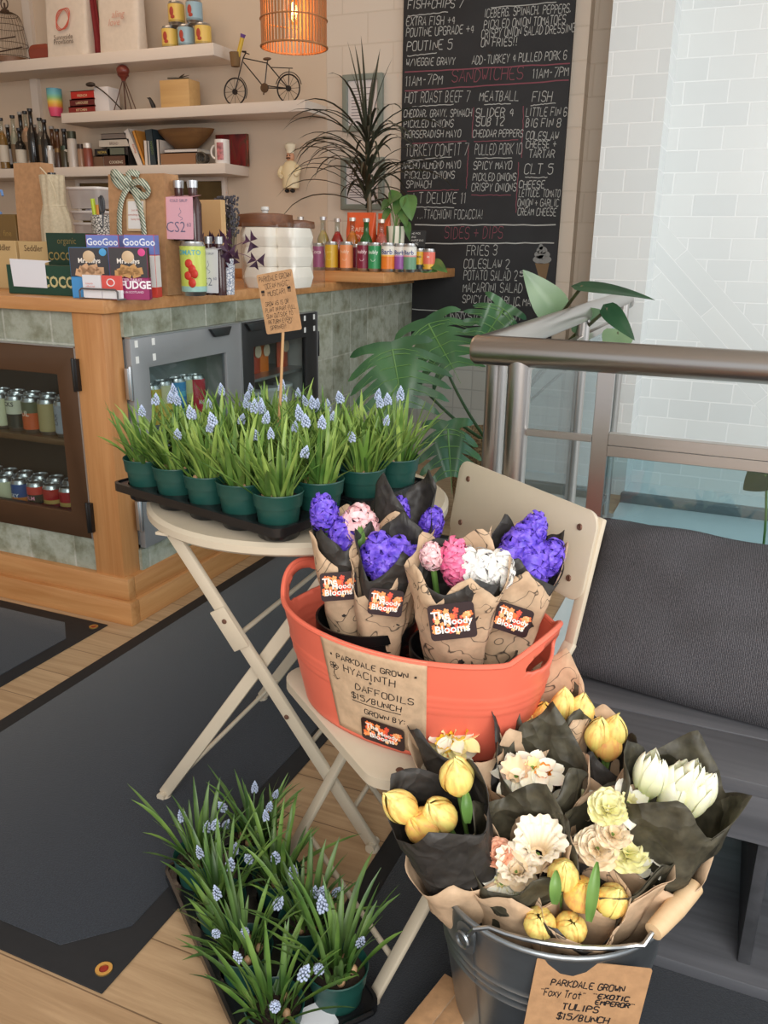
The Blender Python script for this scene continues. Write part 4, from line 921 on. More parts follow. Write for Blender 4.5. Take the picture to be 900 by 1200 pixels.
for px, py, sc in ((612, 632, .8), (622, 655, .9), (600, 648, .7), (648, 645, .6), (628, 612, .55)): flower(h5, hy_me['purple'], 'hyacinth_head', px, py, R5, (-0.335, 1.255, .5), sc=sc)
stick_on(h5, 601, 726, .058, -14, (-0.31, 1.255, .68), .058)
h4 = hy('hyacinth bouquet in the middle of the tub with white and hot pink heads', -0.385, 1.205, -0.37, 1.165, 0.74, 0.078, dict(lf=1.08, lb=1.14, seed=7, amp=.024, npt=5), dict(lf=1.08, lb=1.10, seed=8, amp=.015, npt=4))
R4 = (-0.372, 1.165, 0.755)
for px, py, c, sc in ((566, 662, 'white', .8), (586, 660, 'white', .65), (548, 655, 'white', .6), (533, 645, 'hot_pink', .6), (505, 645, 'pink', .45), (536, 658, 'hot_pink', .55)): flower(h4, hy_me[c], 'hyacinth_head', px, py, R4, (-0.385, 1.205, .5), sc=sc)
stick_on(h4, 530, 728, .070, 10, (-0.375, 1.17, .68), .074)

# ---- bucket
BC = Vector((-0.173, 1.082, 0.008)); BR0, BR1, BH = 0.128, 0.180, 0.332
m_galv = M('galvanised_steel', (150, 156, 160), 0.34, 0.9, var=0.12, scale=16)
bk = thing('metal_bucket', 'galvanised steel bucket of wrapped tulips and daffodils, by the bench', 'bucket', BC)
b = MB(); rr_ = lambda z: BR0 + (BR1 - BR0) * z / BH
prof = [(0.0001, 0.004), (BR0, 0.004), (BR0 + .002, 0.0)]
for z in (0.03, 0.10, 0.20, 0.205, 0.21, 0.215, 0.22, 0.225, 0.23, 0.235, 0.24, 0.245, 0.29, 0.30, BH - .012): prof.append((rr_(z) + (0.0022 if z in (0.205, 0.22, 0.235) else 0), z))
prof += [(BR1 - .002, BH - .012)] + [(BR1 + 0.0045 * math.sin(a), BH - 0.004 - 0.0055 * math.cos(a)) for a in [PI * k / 6 for k in range(7)]] + [(BR1 - .004, BH - .004), (rr_(.25) - .003, .25), (BR0 - .003, .008), (0.0001, .008)]
b.lathe(prof, 64, BC, cap=False); b.build('pail', m_galv, bk, angle=45)
b = MB(); th = math.radians(-117)
def bp_(th, z, off=0): r = rr_(z) + off; return BC + Vector((r * math.cos(th), r * math.sin(th), z))
b.add([bp_(th, 0.01, .001), bp_(th + .012, 0.01, .0025), bp_(th + .012, BH - .015, .0025), bp_(th, BH - .015, .001)], [(0, 1, 2, 3)]); b.build('seam', m_galv, bk)
E1, E2 = math.radians(-118), math.radians(62)
pv1, pv2 = bp_(E1, BH - .035, .008), bp_(E2, BH - .035, .008)
for th in (E1, E2):
    b = MB(); p = bp_(th, BH - .035, .004); n = Vector((math.cos(th), math.sin(th), 0)); m = frame(p, Vector((-n.y, n.x, 0)), (0, 0, 1)); b.prism(rrect(.034, .046, .012, 4), .004, m); b.tube([m @ Vector((0.011 * math.cos(a), 0.011 * math.sin(a), 0.010)) for a in [2 * PI * i / 14 for i in range(15)]], 0.0028, 6); b.build('ear', m_galv, bk)
# the bail lies down over the rim on the bench side of the front
def hpt(a, r, z): return BC + Vector((r * math.cos(math.radians(a)), r * math.sin(math.radians(a)), z))
g0 = hpt(-34, BR1 + .010, BH + .022); gd = Vector((math.sin(math.radians(26)), math.cos(math.radians(26)), .16)).normalized(); L = .108; g1 = g0 + gd * L
b = MB(); b.tube([pv1, hpt(-112, BR1 + .006, BH - .004)] + [hpt(-106 + 8 * k, BR1 - .002 + .0012 * k, BH + .006 + .014 * math.sin(PI * k / 9)) for k in range(9)] + [g0 - gd * .02 + Vector((0, 0, -.006)), g0], .0035, 8); b.tube([g0, g1], .003, 8); b.tube([g1, g1 + gd * .02, hpt(40, BR1 + .014, BH + .01), pv2], .0035, 8); bo = b.build('bail', M('bail_wire', (190, 192, 192), 0.3, 1.0), bk)
mt_ = gd.to_track_quat('Z', 'Y').to_matrix().to_4x4(); mt_.translation = g0
b = MB(); b.lathe([(0.005, 0), (0.0125, 0.002), (0.0135, L * .15), (0.0150, L * .5), (0.0135, L * .85), (0.0125, L - .003), (0.0055, L)], 20, (0, 0, 0), mt_); b.build('grip', wood('pale_beech', (214, 180, 136), (228, 198, 158), 2, .45, 30), bk)

BB = lambda dx, dy, z=0.13: (BC.x + dx, BC.y + dy, z)
KW = lambda lf, lb, seed, amp=.02, npt=3, **k: dict(lf=lf + .06, lb=lb + .05, seed=seed, amp=amp, npt=npt, **k)
# rear ones first
p = (-0.222, 1.20, 0.50)
b3 = bunch('tulip_bouquet', 'bouquet of yellow tulips at the bucket rear, under a tall kraft paper point', BB(-.02, .05), p, .03, .068, KW(.9, 1.18, 21, .03, 3), KW(.97, 1.08, 22, .03, 4), mk=m_kraft_ink, mt=m_tissue2)
for px, py, k_ in ((617, 852, 0), (637, 840, 2), (660, 826, 1), (682, 832, 0), (650, 856, 3)): flower(b3, tul_me[k_], 'tulip', px, py, p, BB(-.02, .05), sc=.86)
p = (-0.125, 1.185, 0.505)
b4 = bunch('tulip_bouquet', 'small yellow tulip bouquet at the bucket rear, on the bench side', BB(.03, .05), p, .03, .05, KW(.84, 1.0, 23, .02, 3), KW(.86, 1.0, 24, .02, 3))
for px, py, k_ in ((702, 860, 0), (720, 856, 1), (712, 870, 2)): flower(b4, tul_me[k_], 'tulip', px, py, p, BB(.03, .05), sc=.85)
p = (-0.335, 1.10, 0.485)
b2 = bunch('daffodil_bouquet', 'yellow daffodil bouquet in tall pointed black tissue beside the tub', BB(-.06, .03), p, .03, .07, KW(.92, 1.05, 25, .02, 3), KW(.98, 1.22, 26, .045, 2))
for px, py, k_ in ((524, 878, 'yo'), (540, 866, 'yo'), (534, 886, 'wo'), (528, 862, 'ww')): flower(b2, daf_me[k_], 'daffodil', px, py, p, BB(-.06, .03), toward=.6)
p = (-0.205, 1.09, 0.475)
b5 = bunch('daffodil_bouquet', 'daffodil bouquet in the bucket middle, white petals with one orange cup', BB(-.02, 0), p, .03, .072, KW(.9, 1.05, 27, .025, 3), KW(.95, 1.17, 28, .035, 3), mk=m_kraft_ink, mt=m_tissue2)
for px, py, k_ in ((636, 908, 'wo'), (624, 900, 'ww'), (605, 910, 'wp'), (675, 935, 'ww'), (680, 955, 'wp')): flower(b5, daf_me[k_], 'daffodil', px, py, p, BB(-.02, 0), toward=.7)
p = (-0.012, 1.085, 0.50)
b9 = bunch('tulip_bouquet', 'bouquet of cream pointed tulips in olive black tissue, leaning to the bench', BB(.07, 0), p, .03, .075, KW(.66, .84, 33, .02, 3), KW(1.0, 1.08, 34, .03, 4), mt=m_tissue2)
for px, py, k_ in ((768, 915, 0), (790, 922, 2), (806, 918, 1), (824, 930, 0), (812, 940, 2), (785, 938, 1), (757, 908, 1)): flower(b9, cream_me[k_], 'tulip', px, py, p, BB(.07, 0), sc=.85)
p = (-0.078, 1.03, 0.445)
b8 = bunch('daffodil_bouquet', 'double daffodil bouquet with ruffled cream heads and one orange cup', BB(.04, -.01), p, .03, .08, KW(.82, 1.06, 31, .025, 3), KW(.88, 1.12, 32, .03, 3), mt=m_tissue2)
for px, py, me, n_, sc in ((712, 948, ruf_me['y'], 'double_daffodil', .8), (735, 942, daf_me['ww'], 'daffodil', 1), (700, 995, ruf_me['p'], 'double_daffodil', .85), (735, 1000, ruf_me['y'], 'double_daffodil', .9), (718, 978, ruf_me['p'], 'double_daffodil', .7), (762, 990, daf_me['wo'], 'daffodil', .95), (758, 1008, daf_me['ww'], 'daffodil', .8)): flower(b8, me, n_, px, py, p, BB(.04, -.01), sc=sc, toward=.7)
p = (-0.312, .955, 0.465)
b1 = bunch('tulip_bouquet', 'bouquet of long yellow tulips leaning out of the bucket over the floor tray', BB(-.07, -.02), p, .03, .07, KW(.66, .86, 29, .02, 3), KW(1.0, 1.10, 30, .03, 3))
for px, py, k_, tl in ((468, 944, 1, (-.5, -.2, .1)), (494, 966, 2, (-.3, -.3, -.1)), (514, 954, 0, (-.2, -.2, 0)), (535, 908, 0, (.0, 0, .4))): flower(b1, tul_me[k_], 'tulip', px, py, p, BB(-.07, -.02), tilt=tl, sc=.95)
leaf_at(b1, 548, 965, 546, 925, p); leaf_at(b1, 500, 985, 520, 965, p, .01)
p = (-0.205, .985, 0.41)
b6 = bunch('daffodil_bouquet', 'daffodil bouquet at the bucket front with fluted peach cups and white petals', BB(-.03, -.03), p, .03, .07, KW(.84, 1.0, 35, .02, 3), KW(.92, 1.3, 36, .03, 3), mt=m_tissue2)
for px, py, me, n_, sc in ((630, 1002, frill_me, 'daffodil', .95), (606, 1024, frill_me, 'daffodil', .78), (584, 1000, ruf_me['s'], 'double_daffodil', .75), (588, 1035, daf_me['ww'], 'daffodil', .85), (600, 1042, daf_me['ww'], 'daffodil', .75), (605, 1022, ruf_me['p'], 'double_daffodil', .6)): flower(b6, me, n_, px, py, p, BB(-.03, -.03), sc=sc, toward=.35 if me is frill_me else .8)
p = (-0.113, .968, 0.39)
b7 = bunch('tulip_bouquet', 'front bouquet of five yellow tulips above the kraft bucket sign', BB(.02, -.03), p, .03, .062, KW(.86, 1.06, 37, .015, 3), KW(.84, .98, 38, .02, 3), mk=m_kraft_ink)
for px, py, k_ in ((660, 1024, 1), (682, 1046, 2), (718, 1054, 0), (632, 1080, 3), (669, 1086, 3)): flower(b7, tul_me[k_], 'tulip', px, py, p, BB(.02, -.03), sc=.88 if k_ < 3 else .75, toward=.5)
leaf_at(b7, 650, 1060, 652, 1020, (-0.115, .945, 0.40)); leaf_at(b7, 690, 1080, 700, 1010, (-0.10, .955, 0.40))
# ================================================================== menu board
YK = 4.578
cb = thing('menu_chalkboard', 'tall black menu chalkboard covered in handwritten dishes, on the back wall', 'chalkboard', (-1.44, YB, 0.7))
b = MB(); b.box((-1.885, YK, 0.705), (-0.992, YB, 3.0)); b.build('board', M('chalkboard_black', (38, 38, 40), 0.75, var=0.25, scale=5), cb, bevel=0.002)
wm, pm = MB(), MB(); rc = random.Random(4)
def chalk(mb, text, x0, y0, x1, y1, cap, w=0.0042, fn=atY, pl=YK - 0.0012, jit=.25, rng=rc, n_=(0, -1, 0)):
    a, c, tpt = fn(x0, y0, pl), fn(x1, y1, pl), fn(x0, y0 - cap, pl)
    size = (tpt - a).length * 1.14; u = c - a; L = u.length
    nat = sum((3.2 if k == ' ' else (5.2 if k not in "I1!,.:'|" else 3.22)) for k in text) * size / 6.0 - 1.2 * size / 6
    sx = L / nat; m = frame(a, u, Vector(n_).cross(u)) @ Matrix.Diagonal((sx, 1, 1, 1)); hand(mb, text, m, size, w, jit, rng=rng)
def A5(mb, t, x0, x1, ya, yb=None, cap=30): yb = ya if yb is None else yb; k = 260 / 900; chalk(mb, t, 460 + x0 * k, ya * k, 460 + x1 * k, yb * k, cap * k)
def A6(mb, t, x0, x1, ya, yb=None, cap=30): yb = ya if yb is None else yb; k = 260 / 900; chalk(mb, t, 460 + x0 * k, 190 + ya * k, 460 + x1 * k, 190 + yb * k, cap * k)
def rule(mb, x0, y0, x1, y1, w=0.005):
    a, c = atY(x0, y0, YK - .001), atY(x1, y1, YK - .001); u = c - a; m = frame(a, u, Vector((0, -1, 0)).cross(u)); n = 14
    ribbon(mb, [Vector((u.length * i / n, rc.uniform(-.002, .002))) for i in range(n + 1)], m, w)
def R5(mb, x0, y0, x1, y1, w=.004): k = 260 / 900; rule(mb, 460 + x0 * k, y0 * k, 460 + x1 * k, y1 * k, w)
def R6(mb, x0, y0, x1, y1, w=.004): k = 260 / 900; rule(mb, 460 + x0 * k, 190 + y0 * k, 460 + x1 * k, 190 + y1 * k, w)
for t in (("FISH+CHIPS 7", 62, 285, 36, 30), ("EXTRA FISH +4", 55, 252, 105, 98), ("POUTINE UPGRADE +4", 55, 328, 150, 135), ("POUTINE 5", 58, 240, 208, 198, 34), ("W/VEGGIE GRAVY", 55, 252, 268, 262, 26),
          ("ICEBERG, SPINACH, PEPPERS,", 372, 725, 72, 50), ("PICKLED ONION TOMATOES", 370, 700, 118, 95), ("CRISPY ONION SALAD DRESSING", 360, 738, 155, 130), ("ON FRIES!!", 358, 505, 190, 185),
          ("ADD-TURKEY 4 PULLED PORK 6", 322, 705, 262, 240), ("11AM-7PM", 52, 200, 350, 342, 36), ("11AM-7PM", 568, 712, 320, 308, 34), ("HOT ROAST BEEF 7", 50, 312, 418, 412, 38), ("MEATBALL", 352, 510, 410, 408, 34), ("FISH", 565, 643, 412, 412, 36),
          ("CHEDDAR, GRAVY, SPINACH", 45, 320, 475, 473, 26), ("SLIDER 4", 337, 490, 475, 470, 30), ("LITTLE FIN 6", 540, 705, 472, 470, 30), ("PICKLED ONIONS", 45, 245, 518, 515, 26), ("SUB 12", 337, 450, 513, 510, 30), ("BIG FIN 8", 540, 680, 515, 515, 30),
          ("HORSERADISH MAYO", 50, 275, 560, 557, 26), ("CHEDDAR PEPPERS", 325, 527, 556, 556, 26), ("COLESLAW", 540, 670, 565, 567, 28), ("TURKEY CONFIT 7", 52, 305, 635, 630, 42), ("PULLED PORK 10", 333, 522, 628, 625, 38), ("CHEESE +", 540, 662, 600, 600, 26), ("TARTAR", 552, 655, 640, 640, 28)): A5(wm, *t)
for t in (("ANCHO ALMOND MAYO", 40, 275, 27, 25, 26), ("SPICY MAYO", 328, 482, 30, 28, 28), ("CLT 5", 533, 648, 48, 48, 36), ("PICKLED ONIONS", 50, 250, 67, 67, 26), ("PICKLED ONIONS", 325, 500, 75, 75, 26), ("CHEESE", 512, 615, 105, 105, 26), ("SPINACH", 55, 155, 105, 105, 26), ("CRISPY ONIONS", 320, 500, 118, 118, 28),
          ("LETTUCE, TOMATO", 512, 678, 140, 142, 26), ("ONION + GARLIC", 507, 672, 180, 180, 26), ("CREAM CHEESE", 507, 662, 215, 217, 26), ("LT DELUXE 11", 85, 297, 167, 167, 38), ("...TTACHIONI FOCACCIA!", 100, 365, 230, 230, 32),
          ("FRIES 3", 300, 422, 378, 378, 36), ("COLESLAW 2", 288, 472, 430, 432, 32), ("POTATO SALAD 2", 288, 505, 478, 480, 34), ('50', 515, 550, 464, 464, 18), ("MACARONI SALAD", 285, 525, 527, 530, 32), ("SPICY OR GARLIC MAYO", 283, 595, 570, 585, 28), ("75C", 445, 515, 612, 612, 26), ("SUNNYSIDE DELI 11", 195, 520, 648, 640, 34)): A6(wm, *t)
A5(pm, "SANDWICHES", 240, 527, 335, 320, 44); A6(pm, "SIDES + DIPS", 210, 445, 310, 310, 42)
for r in ((62, 66, 225, 48), (400, 32, 665, 8), (60, 228, 180, 214), (80, 432, 248, 424), (372, 424, 480, 420), (560, 428, 662, 418), (60, 652, 240, 636), (338, 642, 485, 640)): R5(wm, *r)
for r in ((50, 292, 720, 258, .006), (50, 370, 715, 325, .006), (80, 582, 300, 572), (330, 575, 510, 568), (330, 435, 322, 560), (532, 430, 524, 640), (308, 590, 304, 690)): R5(pm, *r)
for r in ((85, 182, 250, 184), (538, 62, 628, 62), (90, 255, 662, 255, .006), (130, 330, 655, 328, .006), (80, 597, 480, 616, .005), (100, 650, 500, 668, .005)): R6(wm, *r)
for r in ((60, 118, 270, 112), (320, 134, 480, 134), (305, 0, 300, 108), (512, 0, 500, 205)): R6(pm, *r)
wm.build('chalk_writing', M('white_chalk', (176, 176, 172), 0.9), cb, smooth=False); pm.build('pink_chalk_writing', M('pink_chalk', (132, 74, 84), 0.9), cb, smooth=False)
k_ = 260 / 900; ic = MB(); P6 = lambda x, y: atY(460 + x * k_, 190 + y * k_, YK - .0013)
for x, y, rx, ry in ((607, 395, 38, 18), (607, 375, 32, 18), (606, 358, 22, 16), (602, 344, 9, 12)):
    ic.add([P6(x + rx * math.cos(a), y + ry * math.sin(a)) for a in [2 * PI * i / 20 for i in range(20)]], [tuple(range(20))])
ic.cur = 1; ic.add([P6(578, 410), P6(636, 410), P6(622, 476), P6(596, 476)], [(0, 1, 2, 3)]); ic.build('ice_cream_drawing', [flat((132, 132, 130), .9), flat((120, 96, 70), .9)], cb, smooth=False)

# ================================================================== lamp over the counter
LY = 3.3; lc = atY(344.5, 40, LY); lr = abs((atY(378, 30, LY) - atY(311, 30, LY)).x) / 2; lz0 = atY(344, 57, LY).z; lz1 = lz0 + 0.30
lp = thing('pendant_lamp', 'slatted bamboo pendant lamp with a glowing filament bulb above the counter', 'lamp', (lc.x, LY, 3.3))
m_bam = wood('bamboo_slat', (146, 94, 54), (176, 120, 72), 2, 0.5, 40)
b = MB()
for i in range(54):
    a = 2 * PI * i / 54; c, s = math.cos(a), math.sin(a); m = Matrix(((-s, c, 0), (c, s, 0), (0, 0, 1))).transposed().to_4x4(); m.translation = Vector((lc.x + lr * c, LY + lr * s, (lz0 + lz1) / 2)); b.boxm((0.0075, 0.003, 0.30), m)
b.build('slats', m_bam, lp)
for z, r in ((lz0 + .004, .004), (lz0 + .10, .003), (lz1 - .01, .004)):
    b = MB(); b.tube([(lc.x + (lr + .003) * math.cos(a * PI / 24), LY + (lr + .003) * math.sin(a * PI / 24), z) for a in range(49)], r, 8, cap=False); b.build('hoop', m_bam, lp)
bz = atY(343, 10, LY).z
b = MB(); b.lathe([(0.0001, -.06), (.014, -.055), (.022, -.03), (.023, -.01), (.014, .03), (.012, .05)], 20, (lc.x, LY, bz)); b.build('bulb', glassmat('bulb_glass', (255, 226, 180), .2), lp)
b = MB(); b.tube([(lc.x - .006, LY, bz - .02), (lc.x - .004, LY, bz + .02), (lc.x, LY, bz - .03), (lc.x + .004, LY, bz + .02), (lc.x + .006, LY, bz - .02)], 0.0032, 6); b.build('filament', M('filament_glow', (255, 200, 120), emit=((255, 206, 130), 25)), lp)
b = MB(); b.lathe([(.014, .045), (.018, .05), (.018, .10), (.006, .11)], 16, (lc.x, LY, bz)); b.tube([(lc.x, LY, bz + .1), (lc.x, LY, 3.3)], .004, 8); b.bar((lc.x - lr, LY, lz1 - .01), (lc.x + lr, LY, lz1 - .01), .004, .004); b.build('cord_and_socket', m_black, lp)
pl = bpy.data.lights.new('bulb_light', 'POINT'); pl.energy = 4; pl.color = (1, .58, .26); pl.shadow_soft_size = .025; po = bpy.data.objects.new('bulb_light', pl); COL.objects.link(po); po.location = (lc.x, LY, bz)

# ================================================================== framed papers and cook figure
m_fr = M('grey_green_frame', (126, 132, 122), .5)
for x0, y0, x1, y1, lab in ((402, 85, 449, 155, 'grey green framed certificate on the wall behind the spiky plant, upper one'), (400, 184, 450, 246, 'grey green framed notice on the wall, lower one, half hidden by the spiky plant')):
    a, c = atY(x0, y1, 4.585), atY(x1, y0, 4.585); t = thing('picture_frame', lab, 'picture frame', ((a.x + c.x) / 2, YB, a.z)); b = MB(); door_frame(b, 1, 4.572, a.x, c.x, a.z, c.z, (.03,) * 4, .03); b.build('frame', m_fr, t, bevel=.004)
    b = MB(); b.box((a.x + .028, 4.588, a.z + .028), (c.x - .028, 4.598, c.z - .028)); pp = b.build('sheet', flat((214, 206, 204), .6), t); b = MB(); r = random.Random(int(x0))
    for i in range(11):
        z = c.z - .07 - i * (c.z - a.z - .12) / 11; xa = a.x + .05; L = (c.x - a.x - .1) * r.uniform(.4, 1); b.add([(xa, 4.5875, z), (xa + L, 4.5875, z), (xa + L, 4.5875, z + .004), (xa, 4.5875, z + .004)], [(0, 1, 2, 3)])
    b.build('print_lines', flat((120, 112, 116), .7), pp)
fg = atY(341, 226, 4.53); sc_ = (atY(341, 176, 4.53) - fg).z / 0.26
t = thing('cook_figurine', 'small cream cook figurine with a tall hat, hung on the plain wall', 'figurine', fg)
b = MB(); b.lathe([(.0001, .02), (.03, .02), (.05, .025), (.053, .06), (.055, .11), (.048, .145), (.03, .165), (.018, .172), (.0001, .174)], 24, fg, sy=.7)
b.tube(bez(fg + Vector((-.045, -.01, .14)), fg + Vector((-.075, -.02, .10)), fg + Vector((-.035, -.045, .085)), 6), .013, 8); b.tube(bez(fg + Vector((.045, -.01, .14)), fg + Vector((.085, -.02, .125)), fg + Vector((.05, -.04, .09)), 6), .013, 8); b.build('body', flat((226, 208, 168), .4), t)
b = MB(); b.ball(fg + Vector((0, 0, .192)), .024, 16, 10, (1, .9, 1.1)); b.ball(fg + Vector((0, -.024, .19)), .006, 8, 6); hd = b.build('head', flat((206, 150, 116), .5), t)
b = MB(); b.ball(fg + Vector((-.009, -.021, .197)), .0035, 8, 6); b.ball(fg + Vector((.009, -.021, .197)), .0035, 8, 6); b.build('eyes', m_black, hd)
b = MB(); b.tube(bez(fg + Vector((-.012, -.022, .182)), fg + Vector((0, -.03, .188)), fg + Vector((.012, -.022, .182)), 6), .0035, 6); b.build('moustache', flat((60, 36, 24)), hd)
b = MB(); b.lathe([(.022, .21), (.022, .228), (.03, .24), (.031, .255), (.018, .265), (.0001, .266)], 18, fg); b.build('hat', flat((236, 224, 196), .6), t)
for s in (-1, 1):
    b = MB(); b.ball(fg + Vector((s * .018, -.012, .01)), .014, 10, 8, (.9, 1.5, .8)); b.build('shoe', m_black, t)

# ================================================================== plants of the back wall
m_drac = leafmat('dracaena_leaf', (38, 44, 34), (70, 72, 56), .4, 6)
DY = 4.08; d0, d1 = atY(432, 285, DY), atY(430, 168, DY); d0.z = 1.108
t = thing('spiky_dracaena', 'tall dracaena with thin arching dark leaves in front of the framed papers', 'plant', d0)
b = MB(); b.lathe([(.0001, .0), (.075, .0), (.095, .15), (.1, .15), (.1, .165), (.09, .165), (.085, .13), (.0001, .13)], 28, d0, cap=False); b.build('pot', flat((92, 84, 72), .6), t)
b = MB(); b.tube([d0 + Vector((0, 0, .12)), lerp(d0, d1, .5) + Vector((.01, 0, 0)), d1], [.014, .012, .010], 10); b.build('stem', wood('dracaena_cane', (96, 82, 62), (120, 104, 80), 2), t)
b = MB(); r = random.Random(12)
for i in range(96):
    z = r.uniform(-.30, .02); az = r.uniform(0, 2 * PI); L = r.uniform(.34, .52); ln = r.uniform(.5, 1.2); cl = r.uniform(1.5, 2.3); L *= .62 if math.sin(az) > .35 else 1
    if i < 8: ln, cl, L, z = r.uniform(.05, .45), r.uniform(.1, .5), r.uniform(.3, .46), .02
    blade(b, d1 + Vector((0, 0, z)), az, ln, L, .017, cl, r, 9)
b.build('foliage', m_drac, t, angle=80)

m_heart = leafmat('pothos_leaf', (44, 84, 44), (92, 132, 66), .35, 9)
m_leafd = leafmat('dark_glossy_leaf', (28, 60, 40), (48, 86, 56), .3, 6)
m_leafl = leafmat('young_glossy_leaf', (96, 128, 92), (128, 156, 116), .3, 6)
def heart(b, base, tip, w, n_, fold=.15, droop=.1):            # heart leaf from its stalk to its tip, facing n_
    base, tip = Vector(base), Vector(tip); d = tip - base; L = d.length; d.normalize(); n_ = Vector(n_); n_ = (n_ - d * n_.dot(d)).normalized(); s = d.cross(n_)
    def fn(u, v):
        x = (u - .5) * 2; ww = w / 2 * (math.sin(PI * min(1, v ** .55)) ** .8 * (1 - .25 * v) + .001); back = -.16 * L * abs(x) ** 1.5 * (1 - v) ** 2
        return base + d * (L * v + back) + s * (x * ww) + n_ * (fold * abs(x) * ww - droop * L * v * v)
    b.grid(fn, 8, 12)
py0 = atY(463, 290, 3.95); py0.z = 1.108
t = thing('trailing_pothos', 'pothos with heart leaves in a white pot swirled with green, beside the chalkboard', 'plant', py0)
k = NT('swirl_glaze'); v = k.uv((1, 1, .6), coord='Object'); wv = k.n('ShaderNodeTexWave', Scale=9.0, Distortion=9.0, Detail=1.0); wv.inputs['Detail Scale'].default_value = .8; k.l(v, wv.inputs['Vector']); k.l(k.ramp(wv.outputs['Fac'], [(.15, lin((96, 120, 84))), (.35, lin((226, 220, 196))), (.8, lin((230, 224, 204)))]), k.b.inputs['Base Color']); k.b.inputs['Roughness'].default_value = .25
b = MB(); b.lathe([(.0001, 0), (.035, 0), (.045, .16), (.045, .205), (.04, .205), (.038, .18), (.0001, .18)], 28, py0, cap=False); b.build('pot', k.m, t)
top = py0 + Vector((0, 0, .19))
for bx, by, tx, ty, w, n_ in ((455, 246, 447, 262, .05, (-.3, -1, .2)), (470, 232, 462, 252, .085, (-.2, -1, .4)), (478, 232, 482, 258, .09, (.3, -1, .3)), (456, 236, 446, 246, .07, (-.4, -1, .5)), (472, 246, 476, 266, .06, (.2, -1, .1)), (465, 226, 456, 238, .08, (0, -1, .7)), (477, 262, 480, 282, .04, (.3, -1, 0))):
    p, q = atY(bx, by, 3.93), atY(tx, ty, 3.90); b = MB(); heart(b, p, q, w, n_); lf = b.build('leaf', m_heart, t, angle=80)
    b = MB(); b.tube(bez(top, (top + p) / 2 + Vector((0, 0, .05)), p, 6), .0022, 6); b.build('stalk', m_stem, lf)
lt = thing('pothos_cutting', 'green pothos leaves lying at the end of the oak ledge', 'plant', atY(505, 322, 3.82))
b = MB(); c_ = atY(507, 320, 3.84); c_.z = 1.109; b.tube([c_ + Vector((-.04, 0, .003)), c_ + Vector((0, 0, .003)), c_ + Vector((.02, 0, .03))], .003, 6); b.build('stalk', m_stem, lt)
for bx, by, tx, ty in ((497, 314, 512, 317), (508, 308, 524, 318), (503, 306, 496, 312)):
    b = MB(); heart(b, atY(bx, by, 3.83), atY(tx, ty, 3.80), .065, (.1, -1, .8)); b.build('leaf', m_heart, lt, angle=80)

# monstera
mo = atY(572, 545, 3.6); mo.z = 0.0
mt2 = thing('monstera_plant', 'large monstera with split leaves growing from a woven basket behind the railing corner', 'plant', mo)
k = NT('woven_basket'); v = k.uv((60, 60, 60), coord='Object'); ch_ = k.n('ShaderNodeTexNoise', Scale=2.0, Detail=3.0); k.l(v, ch_.inputs['Vector']); k.l(k.ramp(ch_.outputs[0], [(.35, lin((92, 70, 46))), (.65, lin((172, 140, 100)))]), k.b.inputs['Base Color']); k.b.inputs['Roughness'].default_value = .8; k.bump(ch_.outputs[0], 1.0, .006)
BZ = 0.42
b = MB(); b.lathe([(.0001, 0), (.13, 0), (.165, .2), (.16, BZ), (.168, BZ + .01), (.155, BZ + .012), (.148, BZ - .04), (.0001, BZ - .04)], 36, mo, cap=False); b.build('basket', k.m, mt2)
b = MB(); b.tube([mo + Vector((-.155, 0, BZ)), mo + Vector((-.17, -.03, BZ + .05)), mo + Vector((-.12, -.09, BZ + .07)), mo + Vector((-.08, -.14, BZ))], .006, 8); b.build('basket_handle', k.m, mt2)
m_mon = leafmat('monstera_leaf', (44, 84, 52), (74, 118, 72), .32, 5); m_vein = flat((104, 146, 80), .4)
